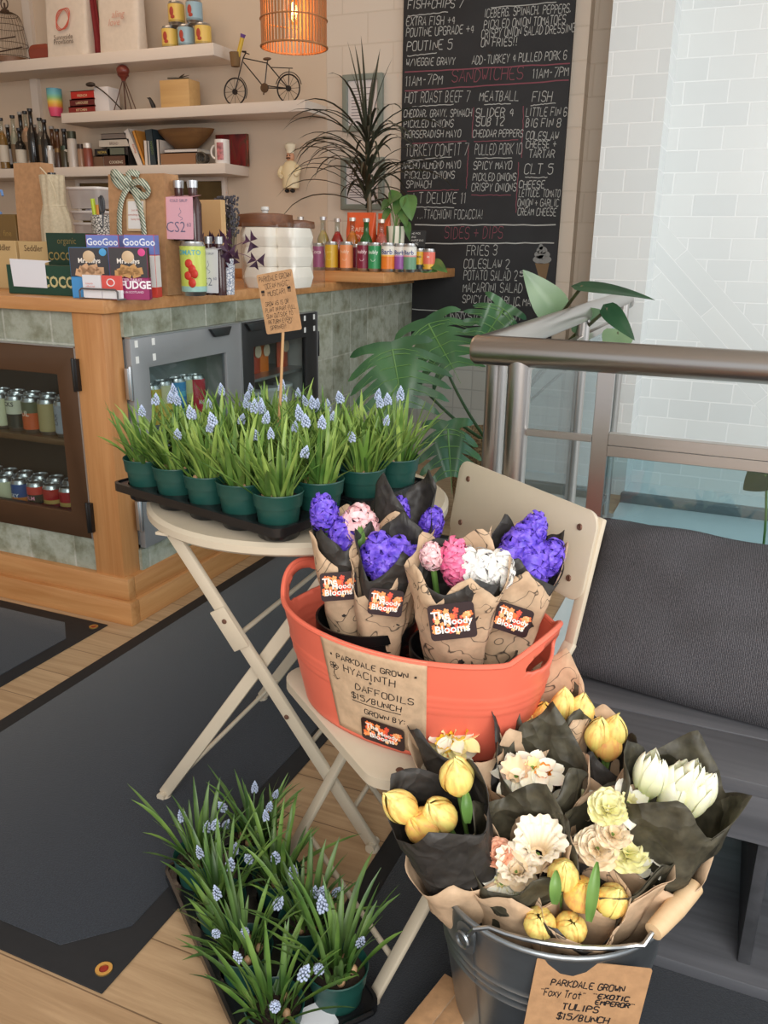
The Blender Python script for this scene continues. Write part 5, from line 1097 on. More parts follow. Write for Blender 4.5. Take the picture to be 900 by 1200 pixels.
def monstera(bx, by, tx, ty, Y, wpx, n_, nl=6, dY=0.0, seed=0):
    base, tip = atY(bx, by, Y), atY(tx, ty, Y - dY); d = tip - base; L = d.length; d.normalize(); n_ = Vector(n_); n_ = (n_ - d * n_.dot(d)).normalized(); s = d.cross(n_); W = wpx * Y / FPX * 1.05 / 2; r = random.Random(seed)
    env = lambda q: W * (math.sin(PI * (0.30 + 0.70 * q)) ** .75 if q > 0 else math.sin(PI * .3) ** .75 * (1 + q * .5))
    def P(x, y, sd): 
        q = y / L; lift = .20 * abs(x) - .10 * L * max(0, q) ** 2 - 1.1 * x * x / W * .35 - .006 * math.sin(abs(x) / W * 9 + y * 20)
        return base + d * y + s * (x * sd) + n_ * lift
    b = MB()
    for sd in (-1, 1):
        N = nl
        for i in range(N):
            q0, q1 = (i - 1.1) / N * .98, (i - .1) / N * .98; qm = (q0 + q1) / 2; ln = max(.03 * L, env(max(qm, -.2)) * r.uniform(.94, 1.05)); sweep = L * (.30 - .55 * max(0, .15 - qm))
            def fn(u, v):
                x = ln * v; c = 1 - .50 * ((v - .38) / .62) ** .5 if v > .38 else 1; tipr = math.sqrt(max(0, 1 - max(0, (v - .8) / .2) ** 2)); hw = (q1 - q0) / 2 * L * c * (0.12 + 0.88 * tipr) * (1 + .10 * v)
                yc = L * (max(qm, 0) * .96 + min(qm, 0) * (.25 + 1.5 * v)) + sweep * v * v * .8
                return P(x, yc + (u - .5) * 2 * hw, sd)
            b.grid(fn, 4, 10)
    o = b.build('leaf', m_mon, mt2, angle=80); b = MB()
    b.tube([P(0, L * t_, 1) + n_ * .002 for t_ in [i / 8 for i in range(9)]], [.004 * (1 - i / 10) for i in range(9)], 6)
    for sd in (-1, 1):
        for i in range(nl): qm = max(0, (i - .6) / nl * .98); ln = env(qm) * .85; b.tube([P(ln * t_, L * qm * .96 + L * .30 * .8 * t_ * t_, sd) + n_ * .0015 for t_ in (0, .3, .6, 1)], [.0022, .0018, .0012, .0006], 5)
    b.build('veins', m_vein, o); b = MB(); root = mo + Vector((0, 0, BZ - .04)); b.tube(bez(root, (root + base) / 2 + Vector((0.0, -.05, -.06)), base, 10), [.008 - .0003 * i for i in range(11)], 8); b.build('stalk', leafmat('monstera_stalk_%d' % seed, (46, 74, 44), (70, 96, 56)), o)
monstera(460, 410, 476, 498, 3.2, 128, (.35, -1, .30), 6, .1, 1); monstera(502, 380, 540, 446, 3.45, 104, (.45, -1, .50), 6, .1, 2)
monstera(590, 362, 560, 408, 3.40, 72, (.4, -1, .3), 5, .05, 3); monstera(525, 503, 530, 578, 3.15, 80, (.4, -1, .35), 5, .1, 4)
for nm, m_, bx, by, tx, ty, Y, w, n_ in (('leaf', m_leafl, 652, 366, 614, 316, 3.05, .13, (.3, -1, .2)), ('leaf', m_leafd, 682, 336, 768, 342, 2.85, .075, (0, -.5, 1)), ('leaf', m_leafd, 712, 362, 744, 396, 2.9, .07, (.3, -1, .4)), ('leaf', m_leafl, 690, 378, 676, 362, 3.0, .13, (-.2, -1, .3)), ('leaf', m_leafl, 725, 390, 716, 420, 3.2, .12, (.1, -1, .2))):
    b = MB(); p = atY(bx, by, Y); heart(b, p, atY(tx, ty, Y - .05), w, n_, .12, .12); lf = b.build('leaf', m_, mt2, angle=80); b = MB(); root = mo + Vector((0, 0, BZ - .04)); b.tube(bez(root, root * .4 + p * .6 + Vector((-.06, .1, .02)), p, 12), .006, 8); b.build('stalk', leafmat('stalk_%d' % bx, (60, 58, 38), (84, 92, 54)), lf)
sp = atY(884, 600, 2.6); sp.z = .006
st_ = thing('rubber_plant', 'dark green leaf on a thin stalk beyond the railing glass, at the picture edge', 'plant', sp)
b = MB(); p = atY(897, 556, 2.5); heart(b, p, atY(870, 574, 2.5), .09, (0, -1, .5)); lf = b.build('leaf', m_leafd, st_, angle=80); b = MB(); q = atY(906, 560, 2.55); q.z = .04; b.tube(bez(q, q + Vector((.02, 0, .4)), p, 8), .004, 6); b.build('stalk', m_stem, lf)
b = MB(); b.lathe([(.0001, 0), (.06, 0), (.08, .12), (.07, .12), (.0001, .1)], 24, (q.x, q.y, .0065), cap=False); b.build('pot', flat((90, 84, 78)), st_)
# ================================================================== drink cans, bottles and packets
CT = 1.0625; LG = 1.1085
class Cyl:                                          # writes round a cylinder: x along the girth, y up, z outwards
    def __init__(s, c, r, a, M_=None): s.c, s.r, s.a, s.M = Vector(c), r, a, M_
    def __matmul__(s, v):
        if isinstance(v, Matrix): return Cyl(s.c, s.r, s.a, (s.M @ v) if s.M else v)
        if s.M: v = s.M @ v
        t = s.a + v.x / s.r; return s.c + Vector(((s.r + v.z) * math.cos(t), (s.r + v.z) * math.sin(t), v.y))
m_can_lid = M('can_lid', (186, 186, 186), .3, .95)
def can_mesh(r, h, bands, text=None, tcol=(255, 255, 255), ts=.02, tv=.55, vert=False, smile=False):
    b = MB(); rb = r * .96; b.cur = 0
    b.lathe([(.0001, .006), (r * .7, .002), (r * .78, 0), (r * .86, .004), (r, .014)], 28, cap=False)
    mats = [m_can_lid]; zs = [0] + [q for q, _ in bands]
    for k_, (z, c) in enumerate(bands):
        z0 = .014 + (h - .028) * (bands[k_ - 1][0] if k_ else 0); z1 = .014 + (h - .028) * z; mats.append(flat(c, .3)); b.cur = k_ + 1; b.lathe([(r, z0), (r, z1)], 28, cap=False)
    b.cur = 0; b.lathe([(r, h - .014), (r * .86, h - .003), (r * .86, h), (r * .80, h), (r * .78, h - .005), (.0001, h - .005)], 28, cap=False); b.bar((0, -.004, h - .003), (0, .012, h - .003), .011, .0015)
    if text:
        b.cur = len(mats); mats.append(flat(tcol, .4)); c = Cyl((0, 0, h * tv), r + .0003, -PI / 2)
        if vert: printed(b, text, c @ Matrix.Rotation(PI / 2, 4, 'Z'), ts, .01)
        else: printed(b, text, c, ts, .015)
        if smile: ribbon(b, [Vector((.010 * math.cos(a), .010 * math.sin(a) - h * .18)) for a in [PI + PI * i / 10 for i in range(11)]], c, .0016, .0004)
    return mesh_of(b, 'drink_can', mats, angle=50)
def can(me, label, x, y, z, rz, group, cat='can', name='drink_can'):
    o = bpy.data.objects.new(name, me); COL.objects.link(o); o.location = (x, y, z); o.rotation_euler = (0, 0, rz); return tag(o, label, cat, group)
LY_ = 3.70
def lx(px, y=LY_): return atY(px, 310, y).x
H_ = .122
spec = [(373, 24, [(1, (156, 46, 120))], 'Coca', (250, 230, 240), 0.024, 'purple cherry cola can at the left end of the ledge row', 0, .122),
        (388.5, 0, [(1, (214, 176, 52))], 'guru', (240, 214, 120), .014, 'mustard yellow drink can, second in the ledge row', 1, .130),
        (406, 0, [(1, (232, 148, 96))], 'bubly', (250, 214, 186), .02, 'peach coloured drink can on the ledge', 1, .130),
        (426, 0, [(1, (128, 32, 58))], 'bubly', (240, 210, 214), .022, 'wine red drink can with a white smile on the ledge', 1, .130),
        (439, 0, [(1, (52, 150, 92))], 'bubly', (230, 246, 234), .022, 'green drink can with a white smile on the ledge', 1, .128),
        (454.5, 0, [(.55, (232, 128, 40)), (.62, (250, 190, 90)), (1, (232, 226, 214))], 'Barb', (44, 62, 130), .03, 'cream and orange tall can on the ledge', 0, .128),
        (469, 0, [(.55, (152, 84, 160)), (.62, (196, 140, 200)), (1, (232, 226, 218))], 'Barb', (44, 62, 130), .026, 'cream and lilac tall can on the ledge', 0, .126),
        (480, 0, [(.55, (108, 152, 120)), (.62, (220, 150, 150)), (1, (232, 228, 218))], 'Barb', (44, 62, 130), .026, 'cream and green tall can on the ledge', 0, .126),
        (491.5, 0, [(.25, (44, 56, 66)), (1, (226, 178, 40))], 'hop', (60, 60, 66), .016, 'yellow drink can with a dark foot near the ledge end', 0, .105),
        (502.5, 0, [(.3, (238, 178, 60)), (1, (232, 112, 92))], 'io', (250, 230, 220), .016, 'coral and yellow drink can, last on the ledge', 0, .104)]
for px, _, bands, tx, tc, ts, lab, sm, h in spec:
    y = LY_ + (.03 if px > 465 else 0) + (.10 if px > 488 else 0); me = can_mesh(.031 if h > .11 else .029, h, bands, tx, tc, ts, .62, smile=sm)
    can(me, lab, lx(px, y), y, LG, math.radians(8 + (px - 430) * .05), 'drink cans on the oak ledge')
me = can_mesh(.026, .12, [(1, (120, 34, 56))]); can(me, 'narrow dark red can squeezed behind the wine red one on the ledge', lx(418, 3.79), 3.79, LG, 0, 'drink cans on the oak ledge')
def bottle_thing(name, label, x, y, z, h, r, glass, liquid, capc, lab=None, group=None, neck=.3, fill=.75, opaque=False, text=None, rn=.012):
    t = thing(name, label, 'bottle', (x, y, z), 0, group); b = MB(); hb = h * (1 - neck) * .82; hs = h * (1 - neck); o = Vector((x, y, z))
    prof = [(.0001, .003), (r * .9, 0), (r, .006), (r, hb), (r * .8, hb + (hs - hb) * .5), (rn * 1.2, hs), (rn, hs + .02), (rn, h - .012), (rn * 1.15, h - .01), (rn * 1.15, h - .002)]
    b.lathe(prof, 22, o, cap=False); b.build('glass', glass, t, angle=50)
    if not opaque:
        b = MB(); b.lathe([(.0001, .005), (r * .92, .006), (r * .93, hb * min(1, fill / .7) if fill < .7 else hb), (r * .6, hs * .97), (rn * .75, hs + .01), (rn * .7, hs + (h - hs) * max(0, (fill - .6))), (.0001, hs + (h - hs) * max(0, (fill - .6)))], 20, o, cap=False); b.build('drink', liquid, t, angle=50)
    b = MB(); b.lathe([(rn * 1.25, h - .016), (rn * 1.3, h), (.0001, h + .001)], 18, o, cap=False); b.build('cap', capc, t)
    if lab: b = MB(); b.lathe([(r + .0006, hb * .25), (r + .0006, hb * .82)], 22, o, cap=False); b.build('paper_label', lab, t)
    return t
g_cl = glassmat('bottle_glass_clear', (232, 238, 236), .2); g_gr = M('bottle_glass_green', (44, 92, 46), .12); g_dk = M('bottle_glass_dark', (34, 30, 26), .12); g_br = M('bottle_glass_brown', (84, 52, 30), .12)
def liq(c): return M('drink_%d_%d_%d' % c, c, .15)
for px, top, gl, lq, cp, lb, lab, op in ((353, 254, g_cl, liq((196, 190, 150)), flat((210, 206, 200), .3, .6), None, 'clear glass soda bottle of pale drink behind the purple can', 0),
        (379, 254, g_cl, liq((196, 170, 92)), flat((200, 200, 200), .3, .6), None, 'clear glass bottle of amber soda behind the yellow can', 0), (395.5, 256, g_cl, liq((172, 40, 36)), flat((196, 190, 184), .3, .6), None, 'clear glass bottle of red soda with a silver cap', 0),
        (413, 255, g_cl, liq((216, 122, 44)), flat((226, 220, 210), .3, .6), None, 'clear glass bottle of orange soda with a white cap', 0), (429, 256, g_gr, None, flat((206, 208, 200), .3, .6), None, 'green glass soda bottle on the ledge', 1),
        (446.5, 257, g_cl, liq((206, 96, 82)), flat((230, 212, 200), .3, .6), flat((226, 180, 170)), 'pink lemonade bottle with a pale label on the ledge', 0)):
    y = 3.86; zt = atY(px, top, y).z; bottle_thing('soda_bottle', lab, lx(px, y), y, LG, zt - LG, .030, gl, lq, cp, lb, 'soda bottles on the oak ledge', opaque=op, rn=.0125)
bottle_thing('sauce_bottle', 'small teal squeeze bottle beside the swirled pot', lx(461, 3.88), 3.88, LG, .115, .022, M('teal_plastic', (62, 168, 172), .3), None, flat((230, 232, 230)), None, None, opaque=True, rn=.009)
def bagthing(name, label, cat, px0, px1, ytop, Y, depth, mat, z, extra=None, rz=0, text=None, tcol=(30, 30, 30), ts=.03, tv=.5, bulge=.25, group=None, fold=True):
    a, c = atY(px0, 300, Y), atY(px1, 300, Y); w = abs(c.x - a.x); h = atY(px0, ytop, Y).z - z; cx = (a.x + c.x) / 2
    t = thing(name, label, cat, (cx, Y, z), rz, group); m = WM[t]
    b = MB(); b.M = m
    def side(u, v):
        th = u * 2 * PI; sq = lambda q: math.copysign(abs(q) ** .35, q); d = depth / 2 * (1 - (v ** 2.2) * .93) * (1 + bulge * math.sin(PI * v)); x = w / 2 * sq(math.cos(th)) * (1 - .04 * math.sin(PI * v)); y = d * sq(math.sin(th))
        return Vector((x, y, h * v)) + Vector((noise.noise(Vector((u * 6, v * 5, px0))), noise.noise(Vector((u * 6 + 4, v * 5, px0))), 0)) * .004
    b.grid(side, 48, 16, closed=True); b.add([side(i / 48, 0) for i in range(48)], [tuple(range(48))[::-1]]); b.build('bag', mat, t, angle=60)
    if text:
        b = MB()
        for i, tx in enumerate(text): printed(b, tx, m @ frame((0, -depth / 2 * (1 + bulge) * 1.02 - .002, h * tv - i * ts * 1.1), (1, 0, 0), (0, 0.12, 1)), ts, .012)
        b.build('lettering', flat(tcol), t, smooth=False)
    return t
m_org = M('orange_foil_bag', (226, 96, 48), .35, var=.08, scale=12)
bagthing('coffee_bag', 'orange foil coffee bag behind the soda bottles, the larger one', 'bag', 407, 440, 249, 3.98, .07, m_org, LG, text=['CAFE', 'BLEND'], tcol=(250, 200, 170), ts=.03, tv=.66, group='orange coffee bags')
bagthing('coffee_bag', 'orange foil coffee bag next to the swirled pot', 'bag', 443, 457, 250, 4.0, .06, m_org, LG, group='orange coffee bags')
a = atY(486, 290, 3.78); t = thing('counter_sign', 'tiny black chalk sign standing behind the cans on the ledge', 'sign', (a.x, 3.82, LG)); b = MB(); m = frame((a.x, 3.82, atY(486, 280, 3.82).z), (1, 0, .03), (0, .25, 1)); b.prism(rrect(.075, .075, .004, 3), .004, m); b.build('board', flat((36, 38, 40), .7), t)
b = MB()
for i, tx in enumerate(('NO PICK', 'BAG?', 'PAPER BAG', 'IS 25C')): hand(b, tx, m @ Matrix.Translation((-.03, .02 - i * .016, .0045)), .008, .0012)
b.build('chalk_writing', flat((200, 200, 196), .9), t, smooth=False); b = MB(); b.box((a.x - .02, 3.83, LG), (a.x + .02, 3.85, atY(486, 280, 3.82).z - .01)); b.build('stand', flat((40, 40, 42)), t)

# ---- cans inside the fridges
def frow(z, y, xs, kinds, grp, lab0, ax=1):
    for i, (x, k_) in enumerate(zip(xs, kinds)):
        me, lab = k_; can(me, lab + lab0, x if ax else y, y if ax else x, z, 0 if ax else PI / 2, grp)
C = lambda bands, text=None, tc=(255, 255, 255), ts=.02, vert=False, tv=.5, r=.033, h=.122: can_mesh(r, h, bands, text, tc, ts, tv, vert)
k_cream = (C([(1, (208, 206, 170))]), 'cream can'); k_bw = (C([(.5, (48, 52, 44)), (1, (206, 204, 180))], 'CKS', (30, 30, 30), .022, tv=.72), 'black and cream can'); k_or = (C([(.6, (196, 88, 44)), (1, (92, 96, 70))], 'UL', (240, 220, 200), .026), 'orange and olive can')
k_sil = (C([(1, (152, 156, 164))], 'LAX', (90, 94, 104), .022, True), 'plain silver can'); k_mag = (C([(.3, (190, 40, 60)), (.7, (104, 30, 92)), (1, (190, 30, 76))], 'INDIE', (40, 20, 50), .02, True), 'magenta and violet can'); k_gold = (C([(1, (168, 150, 104))]), 'gold can')
k_floral = (C([(.35, (214, 80, 40)), (.7, (60, 60, 50)), (1, (204, 70, 60))], 'BLM', (240, 160, 180), .02), 'black and red floral can'); k_cider = (C([(.45, (134, 30, 34)), (.6, (196, 160, 90)), (1, (176, 44, 44))], 'CIDER', (240, 220, 200), .017, tv=.32), 'red cider can')
k_blue = (C([(.5, (214, 130, 60)), (1, (48, 84, 140))], 'SKY', (240, 240, 240), .02), 'blue and orange can'); k_fizz = (C([(1, (196, 128, 136))], 'FIZZ', (140, 30, 56), .042, True), 'pink fizz can')
UX = [-2.02 - .072 * i for i in range(9)]
frow(.5975, 2.145, UX, [k_mag, k_sil, k_gold, k_or, k_bw, k_cream, k_gold, k_cream, k_or], 'cans in the left fridge, upper shelf', ', front row of the upper shelf')
frow(.5975, 2.225, UX, [k_gold] * 9, 'cans in the left fridge, upper shelf, behind', ' behind the front row on the upper shelf of the left fridge')
frow(.2955, 2.145, [-2.035 - .074 * i for i in range(8)], [k_fizz, k_cider, k_cider, k_floral, k_blue, k_cream, k_floral, k_cider], 'cans in the left fridge, lower shelf', ', front row of the lower shelf')
frow(.2955, 2.225, [-2.02 - .074 * i for i in range(8)], [k_sil] * 8, 'cans in the left fridge, lower shelf, behind', ' behind the front row on the lower shelf of the left fridge')
for (px, bands, tx, tc, lab, hh) in ((176, [(1, (232, 190, 70))], 'Go', (120, 100, 40), 'yellow tall can at the left end inside the side fridge', .15), (190, [(.5, (232, 196, 80)), (1, (222, 214, 170))], 'oat', (90, 80, 50), 'cream and yellow striped tall can in the side fridge', .155), (206, [(.6, (70, 140, 200)), (.75, (110, 190, 210)), (1, (76, 150, 206))], 'Good', (30, 60, 110), 'sky blue tall can in the side fridge', .155), (216, [(.6, (206, 206, 120)), (1, (220, 216, 160))], 'Good', (60, 80, 50), 'pale lime tall can in the side fridge', .15), (229, [(1, (200, 40, 62))], 'KOM', (250, 230, 230), 'crimson tall can in the side fridge', .15)):
    xx = -1.875 if lab[0] != 'p' else -1.90; y = atX(px, 440, xx).y; can(can_mesh(.034, hh, bands, tx, tc, .022, .3), lab, xx, y, .6125, PI / 2, None)
frow(.6125, -1.915, [2.30 + .08 * i for i in range(5)], [k_gold] * 5, 'gold cans at the back of the side fridge', ' at the back of the side fridge', 0)
for px, c, lab in ((298, (196, 70, 40), 'dark red snack pouch in the black framed fridge door side'), (308, (234, 120, 30), 'bright orange snack pouch in the side fridge'), (331, (214, 84, 44), 'red orange snack pouch at the far end of the side fridge')):
    xx = -1.92; p = atX(px, 445, xx); t = thing('snack_pouch', lab, 'pouch', (xx, p.y, .7025)); b = MB(); b.M = WM[t]; w_, h_ = .085, .17
    b.grid(lambda u, v: Vector((.022 * math.sin(PI * u) ** .6 * (1 - v ** 3), (u - .5) * w_, h_ * v)), 10, 8); b.grid(lambda u, v: Vector((-.022 * math.sin(PI * u) ** .6 * (1 - v ** 3), (.5 - u) * w_, h_ * v)), 10, 8); b.build('pouch', flat(c, .35), t, angle=80)
    b = MB(); m = WM[t] @ frame((.0235, 0, .09), (0, 1, 0), (0, 0, 1)); b.prism(rrect(.05, .05, .02, 5), .001, m); b.build('printed_oval', flat((244, 214, 180)), t)
for i, (px, c, lab) in enumerate(((298, (70, 150, 100), 'green lidded tub on the low shelf of the side fridge'), (316, (214, 210, 200), 'white tub with lettering on the low shelf of the side fridge'), (332, (206, 196, 190), 'pale tub at the far end of the low shelf in the side fridge'))):
    xx = -1.90; p = atX(px, 470, xx); t = thing('food_tub', lab, 'tub', (xx, p.y, .2605)); b = MB(); b.lathe([(.0001, 0), (.035, 0), (.042, .36), (.0001, .36)], 24, (xx, p.y, .2605)); b.build('body', flat(c, .4), t); b = MB(); b.lathe([(.044, .36), (.044, .372), (.0001, .374)], 24, (xx, p.y, .2605)); b.build('lid', flat((232, 232, 230)), t)

# ================================================================== on the countertop
def carton(name, label, cat, px0, px1, ytop, Y, depth, cols, z=CT, rz=0.0, text=(), group=None, tilt=0.0, body='box', open_=False):
    """cols: bands bottom to top (share, colour); text: (string, colour, size, x share, y share, bold)"""
    a, c = atY(px0, 320, Y), atY(px1, 320, Y); w = abs(c.x - a.x) if not rz else (px1 - px0) * (Vector((a.x, Y, z)) - CAM).dot(ROT @ Vector((0, 0, -1))) / FPX; h = atY((px0 + px1) / 2, ytop, Y).z - z; t = thing(name, label, cat, ((a.x + c.x) / 2, Y + depth / 2 * 0, z), rz, group)
    m = WM[t] @ Matrix.Rotation(-tilt, 4, 'X'); b = MB(); b.M = m; z0 = 0; mats = []
    for k_, (sh, col) in enumerate(cols):
        z1 = h * sh; b.cur = k_; mats.append(flat(col, .45)); b.box((-w / 2, 0, z0), (w / 2, depth, z1)); z0 = z1
    b.build(body, mats, t, bevel=.0012, seg=1)
    groups = {}
    for tx, col, sz, xs, ys, bd in text: groups.setdefault(tuple(col), []).append((tx, sz, xs, ys, bd))
    for col, L in groups.items():
        b = MB()
        for tx, sz, xs, ys, bd in L: printed(b, tx, m @ frame((xs * w, -.0006, ys * h), (1, 0, 0), (0, 0, 1)), sz, bd, sx=.92)
        b.build('lettering', flat(col, .6), t, smooth=False)
    return t, m, w, h
TAN = (196, 166, 116); GRN = (24, 66, 50)
carton('biscuit_box', 'tan carton with dark cursive lettering at the left edge of the countertop', 'box', -14, 22, 282, 2.33, .09, [(1, TAN)], text=[('Seddler', (84, 58, 34), .030, .05, .80, .0)], group='tan biscuit boxes')
carton('biscuit_box', 'tan carton with dark cursive lettering behind the white sheet', 'box', 25, 60, 283, 2.33, .09, [(1, TAN)], text=[('Seddler', (84, 58, 34), .030, 0, .80, .0)], group='tan biscuit boxes')
carton('chocolate_box', 'dark gold box standing behind the tan cartons', 'box', 4, 25, 251, 2.46, .05, [(1, (112, 86, 44))], text=[('fine', (156, 126, 70), .03, 0, .7, 0)])
t, m, w, h = carton('display_box', 'open green display carton with a white sheet over it, front left', 'box', 8, 84, 311, 2.13, .07, [(1, GRN)], text=[('COCO', (196, 182, 130), .048, .29, .28, .03)])
b = MB(); b.M = m; b.prism([(-.40 * w, .0), (.12 * w, -.002), (.12 * w, .075), (.22 * w, .082), (-.42 * w, .086)], .0012, frame((0, -.0022, h * .26), (1, 0, 0), (0, 0, 1))); b.build('white_sheet', flat((226, 226, 232), .7), t)
t, m, w, h = carton('chocolate_box', 'upright dark green carton with gold lettering behind the display carton', 'box', 58, 106, 273, 2.26, .05, [(1, (24, 56, 42))], text=[('COCONUT', (150, 128, 72), .036, 0, .55, .015), ('organic', (130, 112, 66), .03, 0, .82, 0)])
BLU = (112, 128, 196)
for px0, px1, rz, lab in ((104, 142, .35, 'blue topped nut cluster box behind the pale fudge box'), (148, 183, .35, 'blue topped nut cluster box with white middle and red foot')):
    carton('candy_box', lab, 'box', px0, px1, 275, 2.21, .05, [(.16, (206, 62, 48)), (.68, (228, 224, 220)), (1, BLU)], rz=rz, text=[('GooGoo', (240, 240, 250), .030, 0, .83, .02)], group='blue topped candy boxes')
def fudge(px0, px1, low, lab, tx):
    t, m, w, h = carton('fudge_box', lab, 'box', px0, px1, 290, 2.10, .045, [(.42, low), (1, (40, 32, 34))], text=[('MrsTillys', (236, 226, 214), .020, 0, .70, .02)] + tx, group='fudge boxes', rz=.5); r = random.Random(int(px0))
    b = MB(); b.M = m; b.lathe([(.018, 0), (.016, .001), (.0001, .0012)], 20, (0, 0, 0), frame((0, -.0004, h * .82), (1, 0, 0), (0, 0, 1))); b.build('crest', flat((206, 176, 140)), t)
    b = MB(); b.M = m
    for i in range(8): x, z = (-.26 + .074 * i) * w, (.50 + .05 * (i % 3)) * h; b.boxm((.024, .004, .020), Matrix.Translation((x, -.001, z)) @ Matrix.Rotation(r.uniform(-.6, .6), 4, 'Y'))
    b.build('fudge_picture', flat((206, 158, 116) if low[0] < 100 else (190, 140, 80)), t)
    b = MB(); b.M = m; b.lathe([(.011, 0), (.0001, .0008)], 18, (0, 0, 0), frame((.36 * w, -.0006, h * .91), (1, 0, 0), (0, 0, 1))); b.build('price_dot', flat((70, 160, 214) if low[0] < 100 else (214, 60, 130)), t)
    return t
fudge(84, 128, (52, 132, 190), 'fudge box with a blue foot, on the countertop corner', [])
fudge(130, 173, (150, 24, 92), 'fudge box with a magenta foot and big white FUDGE lettering', [('FUDGE', (244, 236, 240), .031, .15, .22, .035), ('BUTTER TABLET', (232, 200, 216), .011, 0, .36, .01), ('MADE IN SCOTLAND', (232, 200, 216), .009, 0, .13, .01)])
a, c = atY(95, 350, 2.045), atY(139, 350, 2.045); cw = c.x - a.x
t = thing('card_holder', 'wire card holder at the counter corner with white and coral business cards', 'card holder', ((a.x + c.x) / 2, 2.06, CT)); zt = atY(95, 322, 2.05).z
b = MB(); b.box((a.x, 2.058, CT + .004), (a.x + cw * .49, 2.068, zt)); b.build('card_stack', flat((232, 230, 234)), t)
b = MB(); b.cur = 0; b.box((a.x + cw * .51, 2.058, CT + .004), (c.x, 2.068, CT + (zt - CT) * .42)); b.cur = 1; b.box((a.x + cw * .51, 2.058, CT + (zt - CT) * .42), (c.x, 2.068, zt)); cs = b.build('card_stack', [flat((236, 234, 236)), flat((226, 92, 84))], t)
b = MB(); m = frame((a.x + cw * .75, 2.0574, CT + (zt - CT) * .72), (1, 0, 0), (0, 0, 1)); b.tube([m @ Vector((.012 * math.cos(q) * 1.15, .010 * math.sin(q), 0)) for q in [2 * PI * i / 24 for i in range(25)]], .0018, 6, cap=False); b.build('ring_print', flat((244, 236, 236)), cs)
b = MB()
for i in range(3): printed(b, 'Sunnyside' if i == 0 else 'coffee & deli', frame((a.x + cw * .08, 2.0575, CT + (zt - CT) * (.62 - .12 * i)), (1, 0, 0), (0, 0, 1)), .007, 0, 'LEFT')
b.build('lettering', flat((226, 120, 110)), t, smooth=False)
zz = CT + .0035
b = MB(); b.tube([(a.x, 2.075, zz), (a.x, 2.042, zz), (a.x, 2.042, zz + .022), (a.x + .008, 2.042, zz + .028), (c.x - .008, 2.042, zz + .028), (c.x, 2.042, zz + .022), (c.x, 2.042, zz), (c.x, 2.075, zz)], .003, 8); b.build('wire', flat((120, 116, 116), .4, .6), t)

m_kr2 = paper('gift_bag_kraft', (176, 132, 92)); m_linen = M('linen', (190, 174, 146), .9, var=.1, scale=120, bump=.4)
# wine bag, drawstring bag
def paper_bag(name, label, px0, px1, ytop, Y, depth, rz=0.0, mat=None, z=CT):
    a, c = atY(px0, 300, Y), atY(px1, 300, Y); w = (c.x - a.x); h = atY((px0 + px1) / 2, ytop, Y).z - z; t = thing(name, label, 'bag', ((a.x + c.x) / 2, Y, z), rz); b = MB(); b.M = WM[t]
    pts = [(-w / 2, 0), (w / 2, 0), (w / 2, depth * .5), (w / 2, depth), (-w / 2, depth), (-w / 2, depth * .5)]; n = 6
    def lv(v):
        g = .35 * v ** 2; return [Vector((x * (1 - (.10 * g if abs(y - depth * .5) < 1e-6 else 0)), y + (depth * .5 - y) * g, h * v)) for x, y in pts]
    vs = []; N = 8
    for j in range(N + 1): vs += lv(j / N)
    b.add(vs, [(j * n + i, j * n + (i + 1) % n, (j + 1) * n + (i + 1) % n, (j + 1) * n + i) for j in range(N) for i in range(n)] + [tuple(range(n))[::-1]]); b.build('bag', mat or m_kr2, t, solid=.0012, smooth=False)
    return t, WM[t], w, h, depth
paper_bag('wine_bag', 'tall plain kraft wine bag at the left end of the counter', 24, 55, 190, 2.46, .09)
a = atY(70, 300, 2.40); zt = atY(70, 205, 2.40).z
t = thing('drawstring_bag', 'cream linen drawstring bag gathered at the neck over a bottle', 'bag', (a.x, 2.40, CT)); H0 = zt - CT; b = MB(); cx, cy = a.x, 2.40
b.grid(lambda u, v: Vector((cx + (1 + .07 * math.sin(u * 2 * PI * 9) * v) * math.cos(u * 2 * PI) * (.062 if v < .01 else .065 - .012 * v if v < .62 else .065 - .0075 - (v - .62) * .16 if v < .74 else .036 + (v - .74) * .03), cy + (1 + .07 * math.sin(u * 2 * PI * 9) * v) * math.sin(u * 2 * PI) * (.05 - .016 * v), CT + H0 * v)), 72, 20, closed=True); b.build('cloth', m_linen, t, angle=80, solid=.001)
b = MB(); b.tube([(cx + .040 * math.cos(q), cy + .036 * math.sin(q), CT + H0 * .74) for q in [2 * PI * i / 24 for i in range(25)]], .0025, 6); b.tube(bez((cx + .03, cy - .02, CT + H0 * .74), (cx + .05, cy - .04, CT + H0 * .95), (cx - .02, cy - .03, CT + H0 * 1.06), 8), .002, 6); b.build('cord', flat((206, 190, 160), .9), t)
b = MB(); b.tube([(cx, cy, CT + H0 * .9), (cx, cy, CT + H0 * 1.02)], .014, 12); b.build('bottle_neck', g_dk, t)
# pump bottle
a = atY(3, 300, 2.55); z1 = atY(3, 218, 2.55).z; t = thing('pump_bottle', 'clear soap bottle with a blue pump at the left edge', 'bottle', (a.x, 2.55, CT)); o = Vector((a.x, 2.55, CT)); hh = z1 - CT
b = MB(); b.lathe([(.0001, 0), (.032, 0), (.034, hh * .5), (.014, hh * .62), (.0001, hh * .62)], 22, o); b.build('body', M('milky_plastic', (206, 200, 206), .3), t); b = MB(); b.lathe([(.017, hh * .62), (.017, hh * .74), (.008, hh * .76), (.006, hh * .9), (.012, hh * .91), (.014, hh), (.0001, hh)], 18, o); b.tube([o + Vector((0, 0, hh * .96)), o + Vector((.045, -.01, hh * .95)), o + Vector((.05, -.012, hh * .9))], .005, 8); b.build('pump', flat((110, 150, 206), .35), t)
